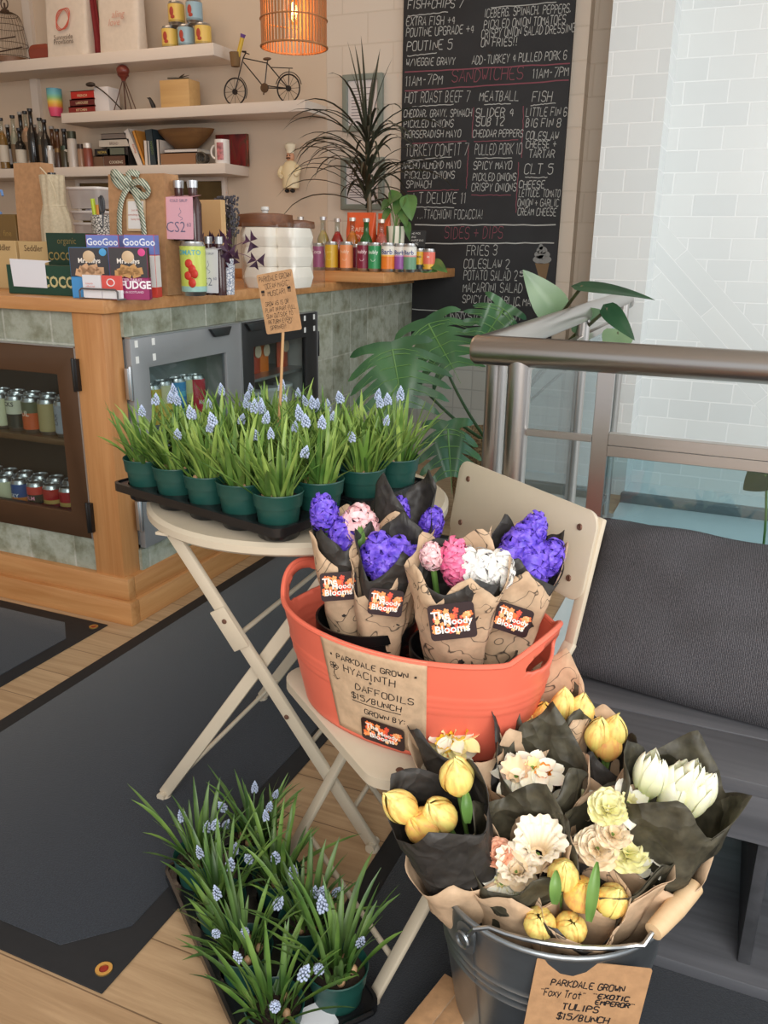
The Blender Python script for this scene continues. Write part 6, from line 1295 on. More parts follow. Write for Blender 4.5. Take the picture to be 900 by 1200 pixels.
# clear food containers
m_clr = M('frosted_plastic', (216, 206, 200), .3, alpha=.55); 
for k_, (x0, x1, yt, yb) in enumerate(((80, 118, 218, 244), (82, 117, 246, 258), (84, 116, 260, 300))):
    a, c = atY(x0, 260, 2.62), atY(x1, 260, 2.62); zt = atY(100, yt, 2.62).z; zb = (atY(100, yb, 2.62).z if k_ < 2 else CT)
    zb = [zt_ for zt_ in (zb,)][0]; t = thing('food_container', ('clear plastic container of brown rings, topmost of its stack', 'clear plastic container in the middle of its stack', 'clear plastic container at the bottom of its stack')[k_], 'container', ((a.x + c.x) / 2, 2.68, zb), 0, 'clear containers on the counter')
    b = MB(); w = (c.x - a.x) / 2; ox = (a.x + c.x) / 2; hh = zt - zb - .012
    b.M = Matrix.Translation((ox, 2.68, zb)); q0, q1 = rrect(w * 1.84, .11, .02, 4), rrect(w * 2, .12, .02, 4); n = len(q0); b.add([(x, y, 0) for x, y in q0] + [(x, y, hh) for x, y in q1], [tuple(range(n))[::-1]] + [(i, (i + 1) % n, n + (i + 1) % n, n + i) for i in range(n)]); b.build('tub', m_clr, t)
    b = MB(); b.M = Matrix.Translation((ox, 2.68, zb + hh)); b.prism(rrect(w * 2.1, .13, .022, 4), .010); b.build('lid', M('container_lid', (220, 212, 206), .4), t, bevel=.003)
    r = random.Random(k_); b = MB(); b.M = Matrix.Translation((ox, 2.68, zb + .012))
    for i in range(9):
        x, y, z = r.uniform(-w * .7, w * .7), r.uniform(-.04, .04), r.uniform(.0, max(.001, hh - .04)); b.tube([(x + .016 * math.cos(q), y + .004, z + .014 + .014 * math.sin(q)) for q in [2 * PI * i_ / 12 for i_ in range(13)]], .004, 6)
    b.build('contents', flat((104, 70, 66) if k_ == 0 else (190, 190, 204), .6), t)
# patterned pen cup
def pcup(name, label, px0, px1, ytop, Y, ca, cb_, cat='cup'):
    a, c = atY(px0, 290, Y), atY(px1, 290, Y); r_ = (c.x - a.x) / 2; zt = atY((px0 + px1) / 2, ytop, Y).z; o = Vector(((a.x + c.x) / 2, Y, CT)); t = thing(name, label, cat, o)
    k = NT('patterned_paper_' + name); v = k.uv((1, 1, 1), coord='Object'); vo = k.n('ShaderNodeTexVoronoi', Scale=110.0); vo.feature = 'DISTANCE_TO_EDGE'; k.l(v, vo.inputs['Vector']); k.l(k.ramp(vo.outputs[0], [(.06, lin(ca)), (.12, lin(cb_))]), k.b.inputs['Base Color']); k.b.inputs['Roughness'].default_value = .5
    b = MB(); b.lathe([(.0001, 0), (r_ * .82, 0), (r_, zt - CT), (r_ * .94, zt - CT), (r_ * .78, .006), (.0001, .006)], 28, o, cap=False); b.build('cup', k.m, t, angle=50); return t, o, r_, zt
t, o, r_, zt = pcup('pen_cup', 'black and white patterned cup of pens and scissors behind the boxes', 112, 130, 252, 2.55, (40, 38, 38), (214, 206, 196))
for dx, c, hh, lab in ((-.022, (196, 220, 60), .055, 'marker'), (.0, (230, 150, 60), .035, 'marker'), (.014, (60, 60, 64), .06, 'pen')):
    b = MB(); b.tube([o + Vector((dx * .3, 0, .05)), Vector((o.x + dx, o.y - .01, zt + hh))], .008, 10); b.build(lab, flat(c, .4), t)
b = MB(); q = Vector((o.x + .028, o.y - .02, zt + .035)); b.tube([q + Vector((.010 * math.cos(w_), 0, .028 * math.sin(w_))) for w_ in [2 * PI * i / 16 for i in range(17)]], .004, 6); b.tube([q + Vector((0, 0, -.028)), q + Vector((-.006, 0, -.10))], .004, 6); b.build('scissors', flat((70, 72, 76), .35), t)
# big kraft gift bag
t, m, w, h, dp = paper_bag('gift_bag', 'large kraft gift bag with a green striped ribbon bow and a white tag', 130, 194, 203, 2.34, .11, 0.0)
m_rib = M('striped_ribbon', (120, 142, 116), .6); k = NT('striped_ribbon_weave'); v = k.uv((1, 1, 1), coord='Object'); wv = k.n('ShaderNodeTexWave', Scale=55.0, Distortion=0.0); wv.bands_direction = 'DIAGONAL'; k.l(v, wv.inputs['Vector']); k.l(k.ramp(wv.outputs['Fac'], [(.45, lin((88, 112, 92))), (.55, lin((214, 210, 190)))]), k.b.inputs['Base Color']); k.b.inputs['Roughness'].default_value = .6; m_rib = k.m
def strap(b, P, wd, n_): 
    P = [m @ Vector(p) for p in P]; vs = []
    for i, p in enumerate(P):
        d = (P[min(i + 1, len(P) - 1)] - P[max(i - 1, 0)]).normalized(); s = d.cross(Vector(n_)).normalized() * wd / 2; vs += [p - s, p + s]
    b.add(vs, [(2 * i, 2 * i + 1, 2 * i + 3, 2 * i + 2) for i in range(len(P) - 1)])
gl = lambda z: dp * .175 * (z / h) ** 2 - .004           # where the leaning front face stands at height z
b = MB(); yb = gl(h * .9); kx, kz = -.01, h * .90
strap(b, bez((kx, yb - .012, kz), (-w * .30, yb - .03, h * .80), (-w * .27, gl(h * .4) - .004, h * .30), 12), .020, (0, -1, .1)); strap(b, bez((kx, yb - .012, kz), (w * .28, yb - .03, h * .72), (w * .14, gl(h * .3) - .004, h * .24), 12), .020, (0, -1, .1))
for s_, hh in ((-1, .96), (1, .86)):
    strap(b, bez((kx, yb - .014, kz), (s_ * w * .30, yb - .045, h * (hh + .12)), (s_ * w * .30, yb - .02, h * hh), 8) + bez((s_ * w * .30, yb - .02, h * hh), (s_ * w * .22, yb - .01, h * (hh - .10)), (kx, yb - .012, kz), 8)[1:], .022, (0, -1, .3))
strap(b, bez((kx + .03, yb + .0, h * .99), (kx - .02, yb - .03, h * 1.05), (kx + .01, yb - .012, kz), 6), .02, (0, -1, .2)); b.build('ribbon', m_rib, t, solid=.001, angle=80)
b = MB(); b.M = m; tz = atY(159, 252, 2.34).z - CT; mm_ = frame((.005, gl(tz) - .004, tz), (1, 0, 0), (0, .10, 1)); b.prism(rrect(.075, .10, .006, 3), .0015, mm_); tg = b.build('gift_tag', flat((206, 176, 140), .7), t)
b = MB(); b.M = m; b.prism(rrect(.062, .085, .003, 3), .0006, mm_ @ Matrix.Translation((0, 0, .0016))); b.build('tag_paper', flat((226, 220, 214)), tg)
b = MB()
for i, tx in enumerate(('Just Add', 'something sweet', 'Sunny Deli')): printed(b, tx, m @ mm_ @ Matrix.Translation((0, .012 - i * .014, .0024)), .009, 0)
b.build('lettering', flat((190, 100, 80)), tg, smooth=False); b = MB(); b.M = m; b.tube([(.005, gl(tz) - .004, tz + .05), (.004, gl(h * .85) - .01, h * .84)], .0012, 5); b.build('tag_string', flat((150, 120, 84)), tg)
b = MB(); b.M = m; b.prism(rrect(.05, .02, .01, 4), .001, frame((-.0, gl(h * .87) + .001, h * .86), (1, 0, 0), (0, .1, 1))); b.build('handle_slot', flat((60, 44, 34)), t)
# CS2 bottle packs, tin, cup plant
def duo(label, px0, px1, ytop, ybot, Y, z, card, ctop):
    a, c = atY(px0, 300, Y), atY(px1, 300, Y); w = c.x - a.x; zt = atY(px0, ytop, Y).z; t = thing('bottle_pack', label, 'bottle pack', ((a.x + c.x) / 2, Y, z)); hh = zt - z
    for s_ in (-.24, .24):
        x = (a.x + c.x) / 2 + s_ * w; o = Vector((x, Y + .03, z)); b = MB(); b.lathe([(.0001, 0), (w * .22, 0), (w * .23, hh * .62), (w * .13, hh * .74), (w * .13, hh * .9), (.0001, hh * .9)], 18, o); bt = b.build('bottle', M('dark_syrup', (64, 34, 32), .15), t); b = MB(); b.lathe([(w * .15, hh * .88), (w * .16, hh), (.0001, hh)], 16, o); b.build('cap', flat((196, 196, 198), .3, .8), bt)
    ct_ = atY(px0, ctop, Y).z; cb2 = max(z, atY(px0, ybot, Y).z) + .002; m = frame(((a.x + c.x) / 2, Y - .012, (ct_ + cb2) / 2), (1, 0, 0), (0, .05, 1)); b = MB(); b.prism(rrect(w * .96, ct_ - cb2, .003, 2), .0015, m); b.add([m @ Vector(p) for p in ((-w * .48, (ct_ - cb2) / 2, 0), (w * .48, (ct_ - cb2) / 2, 0), (w * .48, (ct_ - cb2) / 2 + .01, -.05), (-w * .48, (ct_ - cb2) / 2 + .01, -.05))], [(0, 1, 2, 3)]); cd = b.build('card', flat(card, .6), t)
    b = MB(); printed(b, 'CS2', m @ Matrix.Translation((-.12 * w, -.33 * (ct_ - cb2), .002)), w * .42, -.01); printed(b, '60', m @ Matrix.Translation((.34 * w, -.20 * (ct_ - cb2), .002)), w * .16, -.01); printed(b, 'COLD SIRUP', m @ Matrix.Translation((0, .38 * (ct_ - cb2), .002)), w * .11, 0)
    ribbon(b, [Vector((.10 * w * math.sin(q * 1.7) * (1 - q / 7) + .04 * w, -.05 * (ct_ - cb2) + q * .045 * (ct_ - cb2))) for q in [i * .5 for i in range(14)]], m, .0014, .002); b.build('lettering', flat((96, 100, 128)), cd, smooth=False)
a, c = atY(208, 300, 2.36), atY(233, 300, 2.36); zt = atY(220, 283, 2.36).z; o = Vector(((a.x + c.x) / 2, 2.385, CT)); r_ = (c.x - a.x) / 2
k_ = can_mesh(r_, zt - CT, [(.12, (150, 190, 180)), (1, (196, 208, 96))], 'TOMATO', (90, 170, 180), .022, .76); t = can(k_, 'yellow green tall tin with a red tomato vine picture under the pink bottle card', o.x, o.y, CT, .15, None, 'tin', 'food_tin')
b = MB(); 
for zq, xx in ((.25, .01), (.38, -.004), (.50, .012), (.60, .0), (.42, .02)): b.ball((o.x + xx + .01, o.y - r_ + .003, CT + (zt - CT) * zq), .015, 10, 8, (1, .4, 1))
to = b.build('tomato_print', flat((206, 60, 44)), None, origin=o); to.parent = t; to.location = (0, 0, 0); to.rotation_euler = (0, 0, -.15)
duo('pair of dark syrup bottles with a pink card, standing on the tin', 199, 232, 211, 281, 2.37, zt + .002, (226, 172, 184), 231)
duo('pair of dark syrup bottles with a white card, on the countertop', 232, 258, 277, 343, 2.42, CT, (206, 206, 212), 292)
t, o, r_, zt = pcup('patterned_cup_planter', 'white patterned cup holding a purple shamrock plant', 256, 273, 303, 2.50, (120, 130, 150), (220, 218, 220), 'plant')
b = MB(); r = random.Random(2); m_oxa = leafmat('purple_shamrock_leaf', (54, 30, 52), (84, 50, 76), .5)
st = MB()
for i in range(13):
    q = Vector((o.x + r.uniform(-.09, .10), o.y + r.uniform(-.06, .05), zt + r.uniform(-.01, .08))); st.tube(bez((o.x, o.y, zt - .02), (o.x, o.y, zt + .05), q, 5), .0012, 5)
    for k3 in range(3):
        az = k3 * 2.09 + r.uniform(0, 1); d = Vector((math.cos(az), -.3 * abs(math.sin(az)), math.sin(az) * .9)).normalized(); s_ = d.cross(Vector((0, -1, .3))).normalized(); L = r.uniform(.022, .034)
        b.add([q, q + d * L + s_ * L * .7, q + d * L * .8 + Vector((0, .004, 0)), q + d * L - s_ * L * .7], [(0, 1, 2), (0, 2, 3)])
b.build('foliage', m_oxa, t, smooth=False); st.build('stems', flat((110, 70, 90)), t)
carton('cutting_board', 'tan wooden boards standing behind the syrup bottles', 'board', 231, 262, 234, 2.75, .03, [(1, (206, 166, 116))])
a = atY(268, 300, 2.85); t = thing('dried_lavender', 'bunch of dark dried lavender behind the syrup bottles', 'dried flowers', (a.x, 2.85, CT)); zt = atY(268, 234, 2.85).z; b = MB(); s2 = MB(); r = random.Random(6)
for i in range(26):
    x, y = r.uniform(-.035, .035), r.uniform(-.03, .03); s2.tube([(a.x + x * .3, 2.85 + y * .3, CT), (a.x + x, 2.85 + y, zt - .05)], .0015, 5)
    for j in range(14): b.ball((a.x + x + r.uniform(-.005, .005), 2.85 + y + r.uniform(-.005, .005), zt - .13 + j * .0095 + r.uniform(0, .02)), .005, 6, 4)
b.build('flower_heads', M('dried_lavender_grey', (78, 74, 80), .9, var=.3, scale=90), t); s2.build('stems', flat((96, 90, 70)), t)
# foam takeout boxes in a clear bag, jars with wooden lids
m_foam = M('white_foam', (244, 238, 228), .7, bump=.1, scale=80); BX = atY(320, 300, 2.95).x
def clam(x0, x1, zb, zt, Y, lab):
    a, c = atY(x0, 300, Y), atY(x1, 300, Y); t = thing('takeout_box', lab, 'box', ((a.x + c.x) / 2, Y + .09, zb), 0, 'foam takeout boxes'); b = MB(); w = c.x - a.x; hz = zt - zb
    q = [rrect(w * .84, .15, .02, 4), rrect(w, .18, .025, 4), rrect(w, .18, .025, 4), rrect(w * .84, .15, .02, 4)]; zs = [0, hz * .49, hz * .53, hz]; n = len(q[0]); b.M = WM[t]
    b.add([(x, y, z) for p, z in zip(q, zs) for x, y in p], [tuple(range(n))[::-1], tuple(range(3 * n, 4 * n))] + [(k2 * n + i, k2 * n + (i + 1) % n, (k2 + 1) * n + (i + 1) % n, (k2 + 1) * n + i) for k2 in range(3) for i in range(n)]); b.build('foam', m_foam, t, angle=30)
zA = [CT] + [atY(320, y, 2.9).z for y in (313, 289, 266)]
for i, nm in enumerate(('bottom', 'middle', 'top')): clam(281, 316, zA[i], zA[i + 1] - .001, 2.90, 'white foam takeout box, %s of the nearer stack' % nm); clam(319, 344, zA[i], zA[i + 1] - .001, 2.95, 'white foam takeout box, %s of the stack by the ledge' % nm)
a, c = atY(278, 300, 2.86), atY(347, 300, 2.86); t = thing('clear_bag', 'clear plastic bag wrapped around the foam takeout boxes', 'bag', ((a.x + c.x) / 2, 2.99, CT)); b = MB(); cx, W_ = (a.x + c.x) / 2, (c.x - a.x) / 2
b.grid(lambda u, v: Vector((cx + W_ * math.copysign(abs(math.cos(2 * PI * u)) ** .3, math.cos(2 * PI * u)) * (1 + .03 * noise.noise(Vector((u * 14, v * 5, 0)))), 3.0 + .13 * math.copysign(abs(math.sin(2 * PI * u)) ** .3, math.sin(2 * PI * u)) * (1 + .04 * noise.noise(Vector((u * 20, v * 6, 3)))), CT + .002 + (zA[3] - CT + .012) * v + .012 * noise.noise(Vector((u * 12, 0, 0))) * v)), 90, 14, closed=True); b.build('film', glassmat('thin_film', (252, 251, 249), .25, .25), t, angle=80)
for px, yt, yb, R_, Y, lab, kn in ((312, 250, 266, .105, 3.25, 'wide glass jar with a wooden lid and glass knob behind the foam boxes', 1), (347, 258, 268, .075, 3.42, 'smaller jar with a wooden lid, next to the ledge', 0)):
    o = atY(px, 300, Y); o.z = CT; t = thing('lidded_jar', lab, 'jar', o); zt = atY(px, yb, Y).z; zl = atY(px, yt, Y).z; b = MB(); b.lathe([(.0001, 0), (R_ * .9, 0), (R_, .02), (R_, zt - CT - .02), (R_ * .9, zt - CT)], 32, o, cap=False); b.build('jar', M('milky_jar_glass', (222, 214, 206), .15), t, angle=50)
    b = MB(); b.lathe([(.0001, zt - CT), (R_ * 1.1, zt - CT), (R_ * 1.14, zt - CT + .008), (R_ * 1.1, zl - CT - .006), (R_ * .6, zl - CT), (.0001, zl - CT)], 32, o, cap=False); b.build('lid', wood('walnut_lid', (96, 58, 36), (132, 84, 54), 0), t, angle=40)
    if kn: b = MB(); b.lathe([(.014, zl - CT), (.012, zl - CT + .008), (.018, zl - CT + .014), (.016, zl - CT + .026), (.0001, zl - CT + .028)], 18, o); b.build('knob', M('glass_knob', (214, 214, 210), .1), t)
# ================================================================== things on the wall shelves
SY = 4.46
def sbox(b, px0, px1, z0, z1, y0, y1): a, c = atY(px0, 100, y0), atY(px1, 100, y0); b.box((a.x, y0, z0), (c.x, y1, z1)); return a.x, c.x
def zat(py, Y=SY, px=150): return atY(px, py, Y).z
E1_, E2_, E3_ = SH1 + .0005, SH2 + .0005, SH3 + .0005
# top shelf
o = atY(10, 50, SY); o.z = E1_; R_ = .12; t = thing('birdcage', 'domed wire birdcage with a dark base at the left end of the top shelf', 'birdcage', o); Hc = .26
b = MB(); b.lathe([(.0001, 0), (R_ + .012, 0), (R_ + .012, .03), (R_, .034), (.0001, .034)], 32, o); b.build('base', wood('dark_cage_wood', (92, 60, 40), (120, 82, 54), 0), t, angle=40)
b = MB()
def dome(a, q): rr = R_ * math.cos(q * PI / 2) ** .6; return o + Vector((rr * math.cos(a), rr * math.sin(a), .034 + Hc * (.62 * min(1, q * 1.6) + .38 * math.sin(q * PI / 2) ** 2)))
for i in range(30): b.tube([dome(2 * PI * i / 30, j / 10 * .97) for j in range(11)], .0011, 4)
for q in (.02, .25, .5, .72): b.tube([dome(2 * PI * i / 32, q) for i in range(33)], .0018, 5)
b.build('wires', flat((84, 64, 48), .5, .5), t); b = MB(); tp = dome(0, .97).z; b.lathe([(.03, tp - .005), (.022, tp + .012), (.0001, tp + .016)], 18, (o.x, o.y, 0)); b.tube([Vector((o.x, o.y, tp)), Vector((o.x, o.y, tp + .05))], .006, 8); b.tube([Vector((o.x + .028 * math.cos(q), o.y, tp + .045 + .028 * math.sin(q))) for q in [2 * PI * i / 18 for i in range(19)]], .004, 6); b.build('top_ring', flat((74, 52, 38), .5), t)
b = MB(); b.tube([o + Vector((-.09, -.03, .07)), o + Vector((.09, .02, .10))], .004, 6); b.tube([o + Vector((-.08, 0, .15)), o + Vector((.08, -.02, .15))], .004, 6); b.build('perch', flat((70, 48, 34)), t)
a, c = atY(33, 60, SY - .06), atY(59, 60, SY - .06); t = thing('wooden_radio', 'small red brown rounded wooden box beside the birdcage', 'box', ((a.x + c.x) / 2, SY - .06, E1_)); w = c.x - a.x; b = MB(); b.prism(rrect(w, .088, .04, 8, -w / 2, 0), .09, Matrix.Translation(((a.x + c.x) / 2, SY + .03, E1_)) @ Matrix.Rotation(PI / 2, 4, 'X')); b.build('case', wood('cherry_wood', (126, 52, 36), (150, 70, 46), 0), t, bevel=.006); b = MB(); b.prism(rrect(w * .8, .05, .02, 6, -w * .4, .012), .003, Matrix.Translation(((a.x + c.x) / 2, SY - .06, E1_)) @ Matrix.Rotation(PI / 2, 4, 'X')); b.build('front_panel', flat((134, 60, 44), .6), t)
m_tote = M('canvas_tote', (214, 200, 184), .9, var=.04, scale=40, bump=.2)
def tote(label, px0, px1, Y, side):
    a, c = atY(px0, 40, Y), atY(px1, 40, Y); w = c.x - a.x; h = .40; t = thing('tote_bag', label, 'bag', ((a.x + c.x) / 2, Y, E1_), 0, 'canvas tote bags on the top shelf'); b = MB(); b.M = WM[t]
    def fn(u, v): th = 2 * PI * u; return Vector((w / 2 * math.copysign(abs(math.cos(th)) ** .3, math.cos(th)), .055 * math.copysign(abs(math.sin(th)) ** .4, math.sin(th)) * (1 - .5 * v) + .006 * noise.noise(Vector((u * 9, v * 5, px0))), h * v))
    b.grid(fn, 48, 14, closed=True); b.add([fn(i / 48, 0) for i in range(48)], [tuple(range(48))[::-1]]); b.build('cloth', m_tote, t, angle=70)
    b = MB(); b.M = WM[t]; b.tube([(-w * .2, 0, h), (-w * .2, 0, h + .12), (w * .2, 0, h + .12), (w * .2, 0, h)], .012, 6); b.build('handle', m_tote, t); return t, w, h
t, w, h = tote('canvas tote bag printed with a red ring, beside the birdcage', 59, 107, SY - .05, 0); m = WM[t] @ frame((0, -.064, 0), (1, 0, 0), (0, .03, 1)); b = MB()
zr = zat(21) - E1_
for k_ in range(3): b.tube([m @ Vector(((.047 + .003 * k_) * math.cos(q) + .002 * k_, zr + (.052 + .002 * k_) * math.sin(q + .3 * k_), .0)) for q in [2 * PI * i / 32 for i in range(33)]], .0022, 5, cap=False)
b.build('ring_print', flat((204, 92, 74)), t); b = MB(); printed(b, 'Sunnyside', m @ Matrix.Translation((0, zat(45) - E1_, .003)), .036, .005); printed(b, 'Provisions', m @ Matrix.Translation((0, zat(50.5) - E1_, .003)), .036, .005); b.build('lettering', flat((96, 84, 76)), t, smooth=False)
t, w, h = tote('canvas tote bag with faint pink lettering, beside the tins', 121, 168, SY - .05, 0); m = WM[t] @ frame((0, -.064, 0), (1, 0, 0), (0, .03, 1)); b = MB()
printed(b, 'aling', m @ Matrix.Translation((.02, zat(26) - E1_, .003)), .05, 0, shear=.3); printed(b, 'love', m @ Matrix.Translation((-.01, zat(35) - E1_, .003)), .05, 0, shear=.3); b.build('lettering', flat((206, 150, 134)), t, smooth=False)
a = atY(119, 50, SY); t = thing('apron', 'folded dark red cloth standing between the two tote bags', 'cloth', (a.x, SY, E1_)); b = MB(); b.M = WM[t]; b.grid(lambda u, v: Vector(((u - .5) * .05 * (1.15 - .35 * v) - .02 * v, -.03 + .01 * math.sin(u * 9 + v * 2), .40 * v)), 14, 8); b.build('cloth', M('dark_red_cloth', (120, 24, 28), .8), t, solid=.012, angle=80)
def tin(px, pyb, pyt, col, lab, zb): r_ = .046; a = atY(px, 40, SY - .02); zt = zb + .118; me = can_mesh(r_, .118, [(.12, tuple(int(q * .8) for q in col)), (1, col)], None); t = can(me, lab, a.x, SY - .02, zb, 0, 'food tins stacked on the top shelf', 'tin', 'food_tin'); b = MB(); b.ball((a.x, SY - .02 - r_, zb + .065), .017, 12, 8, (.8, .12, 1.4)); b.ball((a.x + .006, SY - .02 - r_, zb + .038), .014, 12, 8, (1, .12, .7)); q = b.build('figure_print', flat((168, 62, 46)), None, origin=(a.x, SY - .02, zb)); q.parent = t; q.location = (0, 0, 0)
YEL, BLE = (222, 186, 92), (150, 178, 190)
for px, col, lab in ((199, YEL, 'yellow tin at the left of the lower row on the top shelf'), (218, BLE, 'pale blue tin in the middle of the lower row on the top shelf'), (238, YEL, 'yellow tin at the right of the lower row on the top shelf')): tin(px, 0, 0, col, lab, E1_)
for px, col, lab in ((208, YEL, 'yellow tin stacked on top of the lower tins'), (229, BLE, 'pale blue tin stacked on top of the lower tins')): tin(px, 0, 0, col, lab, E1_ + .119)
# middle shelf
a = atY(65, 125, SY); o = Vector((a.x, SY, E2_)); zt = zat(98) - E2_; t = thing('rainbow_cup', 'tumbler banded in rainbow colours at the left of the middle shelf', 'cup', o); b = MB(); b.lathe([(.0001, 0), (.034, 0), (.044, zt * .3), (.046, zt), (.043, zt), (.04, zt * .3), (.0001, .01)], 28, o, cap=False); b.build('cup', grad('rainbow_bands', [(0, (214, 70, 110)), (.28, (220, 76, 110)), (.36, (226, 146, 60)), (.52, (226, 196, 80)), (.66, (140, 190, 130)), (.8, (104, 176, 180)), (1, (90, 150, 170))], 0, zt), t, angle=50)
for i, (x0, x1, y0, y1, col, lab) in enumerate(((79, 109, 126, 118.5, (126, 34, 28), 'thick dark red book at the bottom of the pile on the middle shelf'), (81, 109, 118, 110.5, (96, 26, 24), 'dark maroon book in the middle of the pile'), (83, 109, 110, 100.5, (176, 38, 28), 'bright red book lying on top of the pile'))):
    z0 = E2_ if i == 0 else zat(y0 + .3); z1 = zat(y1); z0 = [E2_, E2_ + .039, E2_ + .078][i]; z1 = z0 + (.0385 if i < 2 else .045); t = thing('book', lab, 'book', (atY((x0 + x1) / 2, 110, SY).x, SY, z0), 0, 'red books piled on the middle shelf'); b = MB(); xa, xb = sbox(b, x0, x1, z0 + .004, z1 - .004, SY - .065, SY + .06); b.build('pages', flat((222, 212, 194), .8), t); b = MB(); b.box((xa - .003, SY - .07, z0), (xb + .003, SY + .062, z0 + .004)); b.box((xa - .003, SY - .07, z1 - .004), (xb + .003, SY + .062, z1)); b.box((xa - .003, SY - .07, z0), (xb + .003, SY - .066, z1)); b.build('cover', flat(col, .5), t)
    b = MB(); printed(b, ('KITCHEN', 'LAROUSSE', 'FRENCH')[i], frame(((xa + xb) / 2, SY - .0705, z0 + .012), (1, 0, 0), (0, 0, 1)), .020, .01); b.build('lettering', flat((216, 190, 150)), t, smooth=False)
t = thing('notebook', 'pale sheaf of papers standing against the red books', 'papers', (atY(118, 115, SY).x, SY, E2_)); b = MB(); xa, xb = sbox(b, 109.5, 126, E2_, zat(102), SY - .06, SY + .04); b.build('pages', flat((214, 208, 206), .8), t, bevel=.002)
t = thing('ladle', 'dark ladle leaning over the papers on the middle shelf', 'ladle', atY(124, 110, SY - .09)); b = MB(); p0, p1, p2 = atY(106, 99, SY - .08), atY(118, 101, SY - .08), atY(142, 124, SY - .10); p2.z = E2_ + .004; b.tube(bez(p0, p1, p2, 10), .004, 8); b.ball(p0, .026, 14, 8, (1.3, .7, .5)); b.build('ladle', flat((64, 54, 46), .4, .4), t)
hd = atY(144, 83, 4.39); t = thing('tripod_ornament', 'iron tripod ornament carrying a red brown helmet shaped head', 'ornament', (hd.x, 4.39, E2_)); b = MB(); b.ball(hd, .038, 16, 10, (1.05, .9, .85)); b.lathe([(.03, -.03), (.034, -.022), (.014, -.045), (.012, -.055)], 16, hd); b.build('head', M('red_brown_enamel', (112, 48, 36), .35), t)
for dx, dy in ((-.075, -.03), (.085, -.03), (.0, .06)): b = MB(); b.tube([hd + Vector((dx * .1, 0, -.05)), Vector((hd.x + dx, 4.40 + dy * .8, E2_ + .002))], .0028, 6); b.build('leg', flat((84, 54, 40), .5, .4), t)
b = MB(); b.tube([hd + Vector((0, 0, -.05)), Vector((hd.x, 4.39, E2_ + .002))], .004, 8); b.build('rod', flat((84, 54, 40), .5, .4), t)
bd = atY(178, 120, SY); t = thing('bird_figurine', 'tiny black bird figurine standing between the tripod and the wooden box', 'figurine', (bd.x, SY, E2_)); b = MB(); bd.z = E2_; b.tube([bd + Vector((.02, 0, .0)), bd + Vector((.008, 0, .03)), bd + Vector((-.006, 0, .056)), bd + Vector((-.014, 0, .07)), bd + Vector((-.034, 0, .074))], [.010, .014, .011, .008, .001], 10); b.tube([bd + Vector((.012, 0, .022)), bd + Vector((.034, 0, .004))], [.007, .002], 6); b.build('body', flat((40, 38, 38), .5), t)
t = thing('wooden_box', 'pale wooden box with a dragonfly ornament on the middle shelf', 'box', (atY(208, 120, SY).x, SY, E2_)); b = MB(); zt = zat(100); xa, xb = sbox(b, 187, 221, E2_, zt, SY - .07, SY + .04); b.build('case', wood('pale_pine', (190, 150, 96), (206, 168, 112), 0), t, bevel=.003); b = MB(); q = Vector(((xa + xb) / 2, SY - .02, zt + .012)); b.tube([q + Vector((-.07, -.01, .004)), q + Vector((.06, .01, .0))], .005, 6)
for s_, a0 in ((-1, .5), (1, .4), (-1, -.3), (1, -.5)): b.grid(lambda u, v: q + Vector((s_ * .07 * v * math.cos(a0) , .05 * v * math.sin(a0) + (u - .5) * .018 * math.sin(PI * min(1, v * .9 + .1)), .004 + .03 * v * .5)), 3, 6)
b.build('dragonfly', flat((96, 90, 78), .5, .3), t)
# model bicycle
BY = 4.43; t = thing('model_bicycle', 'black wire model bicycle with a basket, at the right end of the middle shelf', 'model bicycle', (atY(310, 115, BY).x, BY, E2_)); m_bk = flat((44, 38, 36), .4, .5); P_ = lambda x, y: atY(x, y, BY)
rw = 16.2 * (P_(300, 100) - P_(300, 101)).length; sh_ = Vector((0, 0, E2_ + rw + .002)) 
def wheel(px):
    c = P_(px, 100); c.z = E2_ + rw + .003; b = MB(); b.tube([c + Vector((rw * math.cos(q), 0, rw * math.sin(q))) for q in [2 * PI * i / 36 for i in range(37)]], .0042, 8, cap=False)
    for i in range(12): q = 2 * PI * i / 12; b.tube([c, c + Vector((rw * math.cos(q), 0, rw * math.sin(q)))], .0011, 4)
    b.lathe([(.0001, -.006), (.015, -.005), (.015, .005), (.0001, .006)], 14, c, Matrix.Rotation(PI / 2, 4, 'X')); b.build('wheel', m_bk, t); return c
w1, w2 = wheel(275), wheel(338); hdp, sdl, bbk, hbr = P_(285, 68), P_(313, 74), P_(310, 103), P_(288, 62)
b = MB()
for q in ((hdp, sdl), (hdp + Vector((0, 0, -.02)), bbk), (sdl, bbk), (sdl, w2), (bbk, w2), (hdp, w1), (hbr, hdp), (bbk + Vector((.0, 0, .012)), w2)): b.tube(q, .0032, 6)
b.tube([sdl, P_(314, 70)], .003, 6); b.tube([P_(343, 80), P_(318, 79)], .0025, 6); b.tube([P_(339, 80), w2], .002, 6)
b.tube([w2 + Vector((-(rw + .012) * math.cos(q), 0, (rw + .012) * math.sin(q))) for q in [.3 + i * .22 for i in range(13)]], .0025, 6); b.tube([w1 + Vector(((rw + .01) * math.cos(q), 0, (rw + .01) * math.sin(q))) for q in [-.5 + i * .2 for i in range(9)]], .0025, 6); b.build('frame', m_bk, t)
b = MB(); b.lathe([(.0001, -.005), (.024, -.004), (.024, .004), (.0001, .005)], 18, bbk, Matrix.Rotation(PI / 2, 4, 'X')); b.tube([bbk, bbk + Vector((.0, -.012, -.035))], .004, 6); b.build('crank', flat((90, 66, 44), .5, .4), t); b = MB(); b.ball(P_(313, 69), .02, 12, 8, (1.3, .6, .42)); b.build('saddle', flat((92, 64, 42), .5), t)
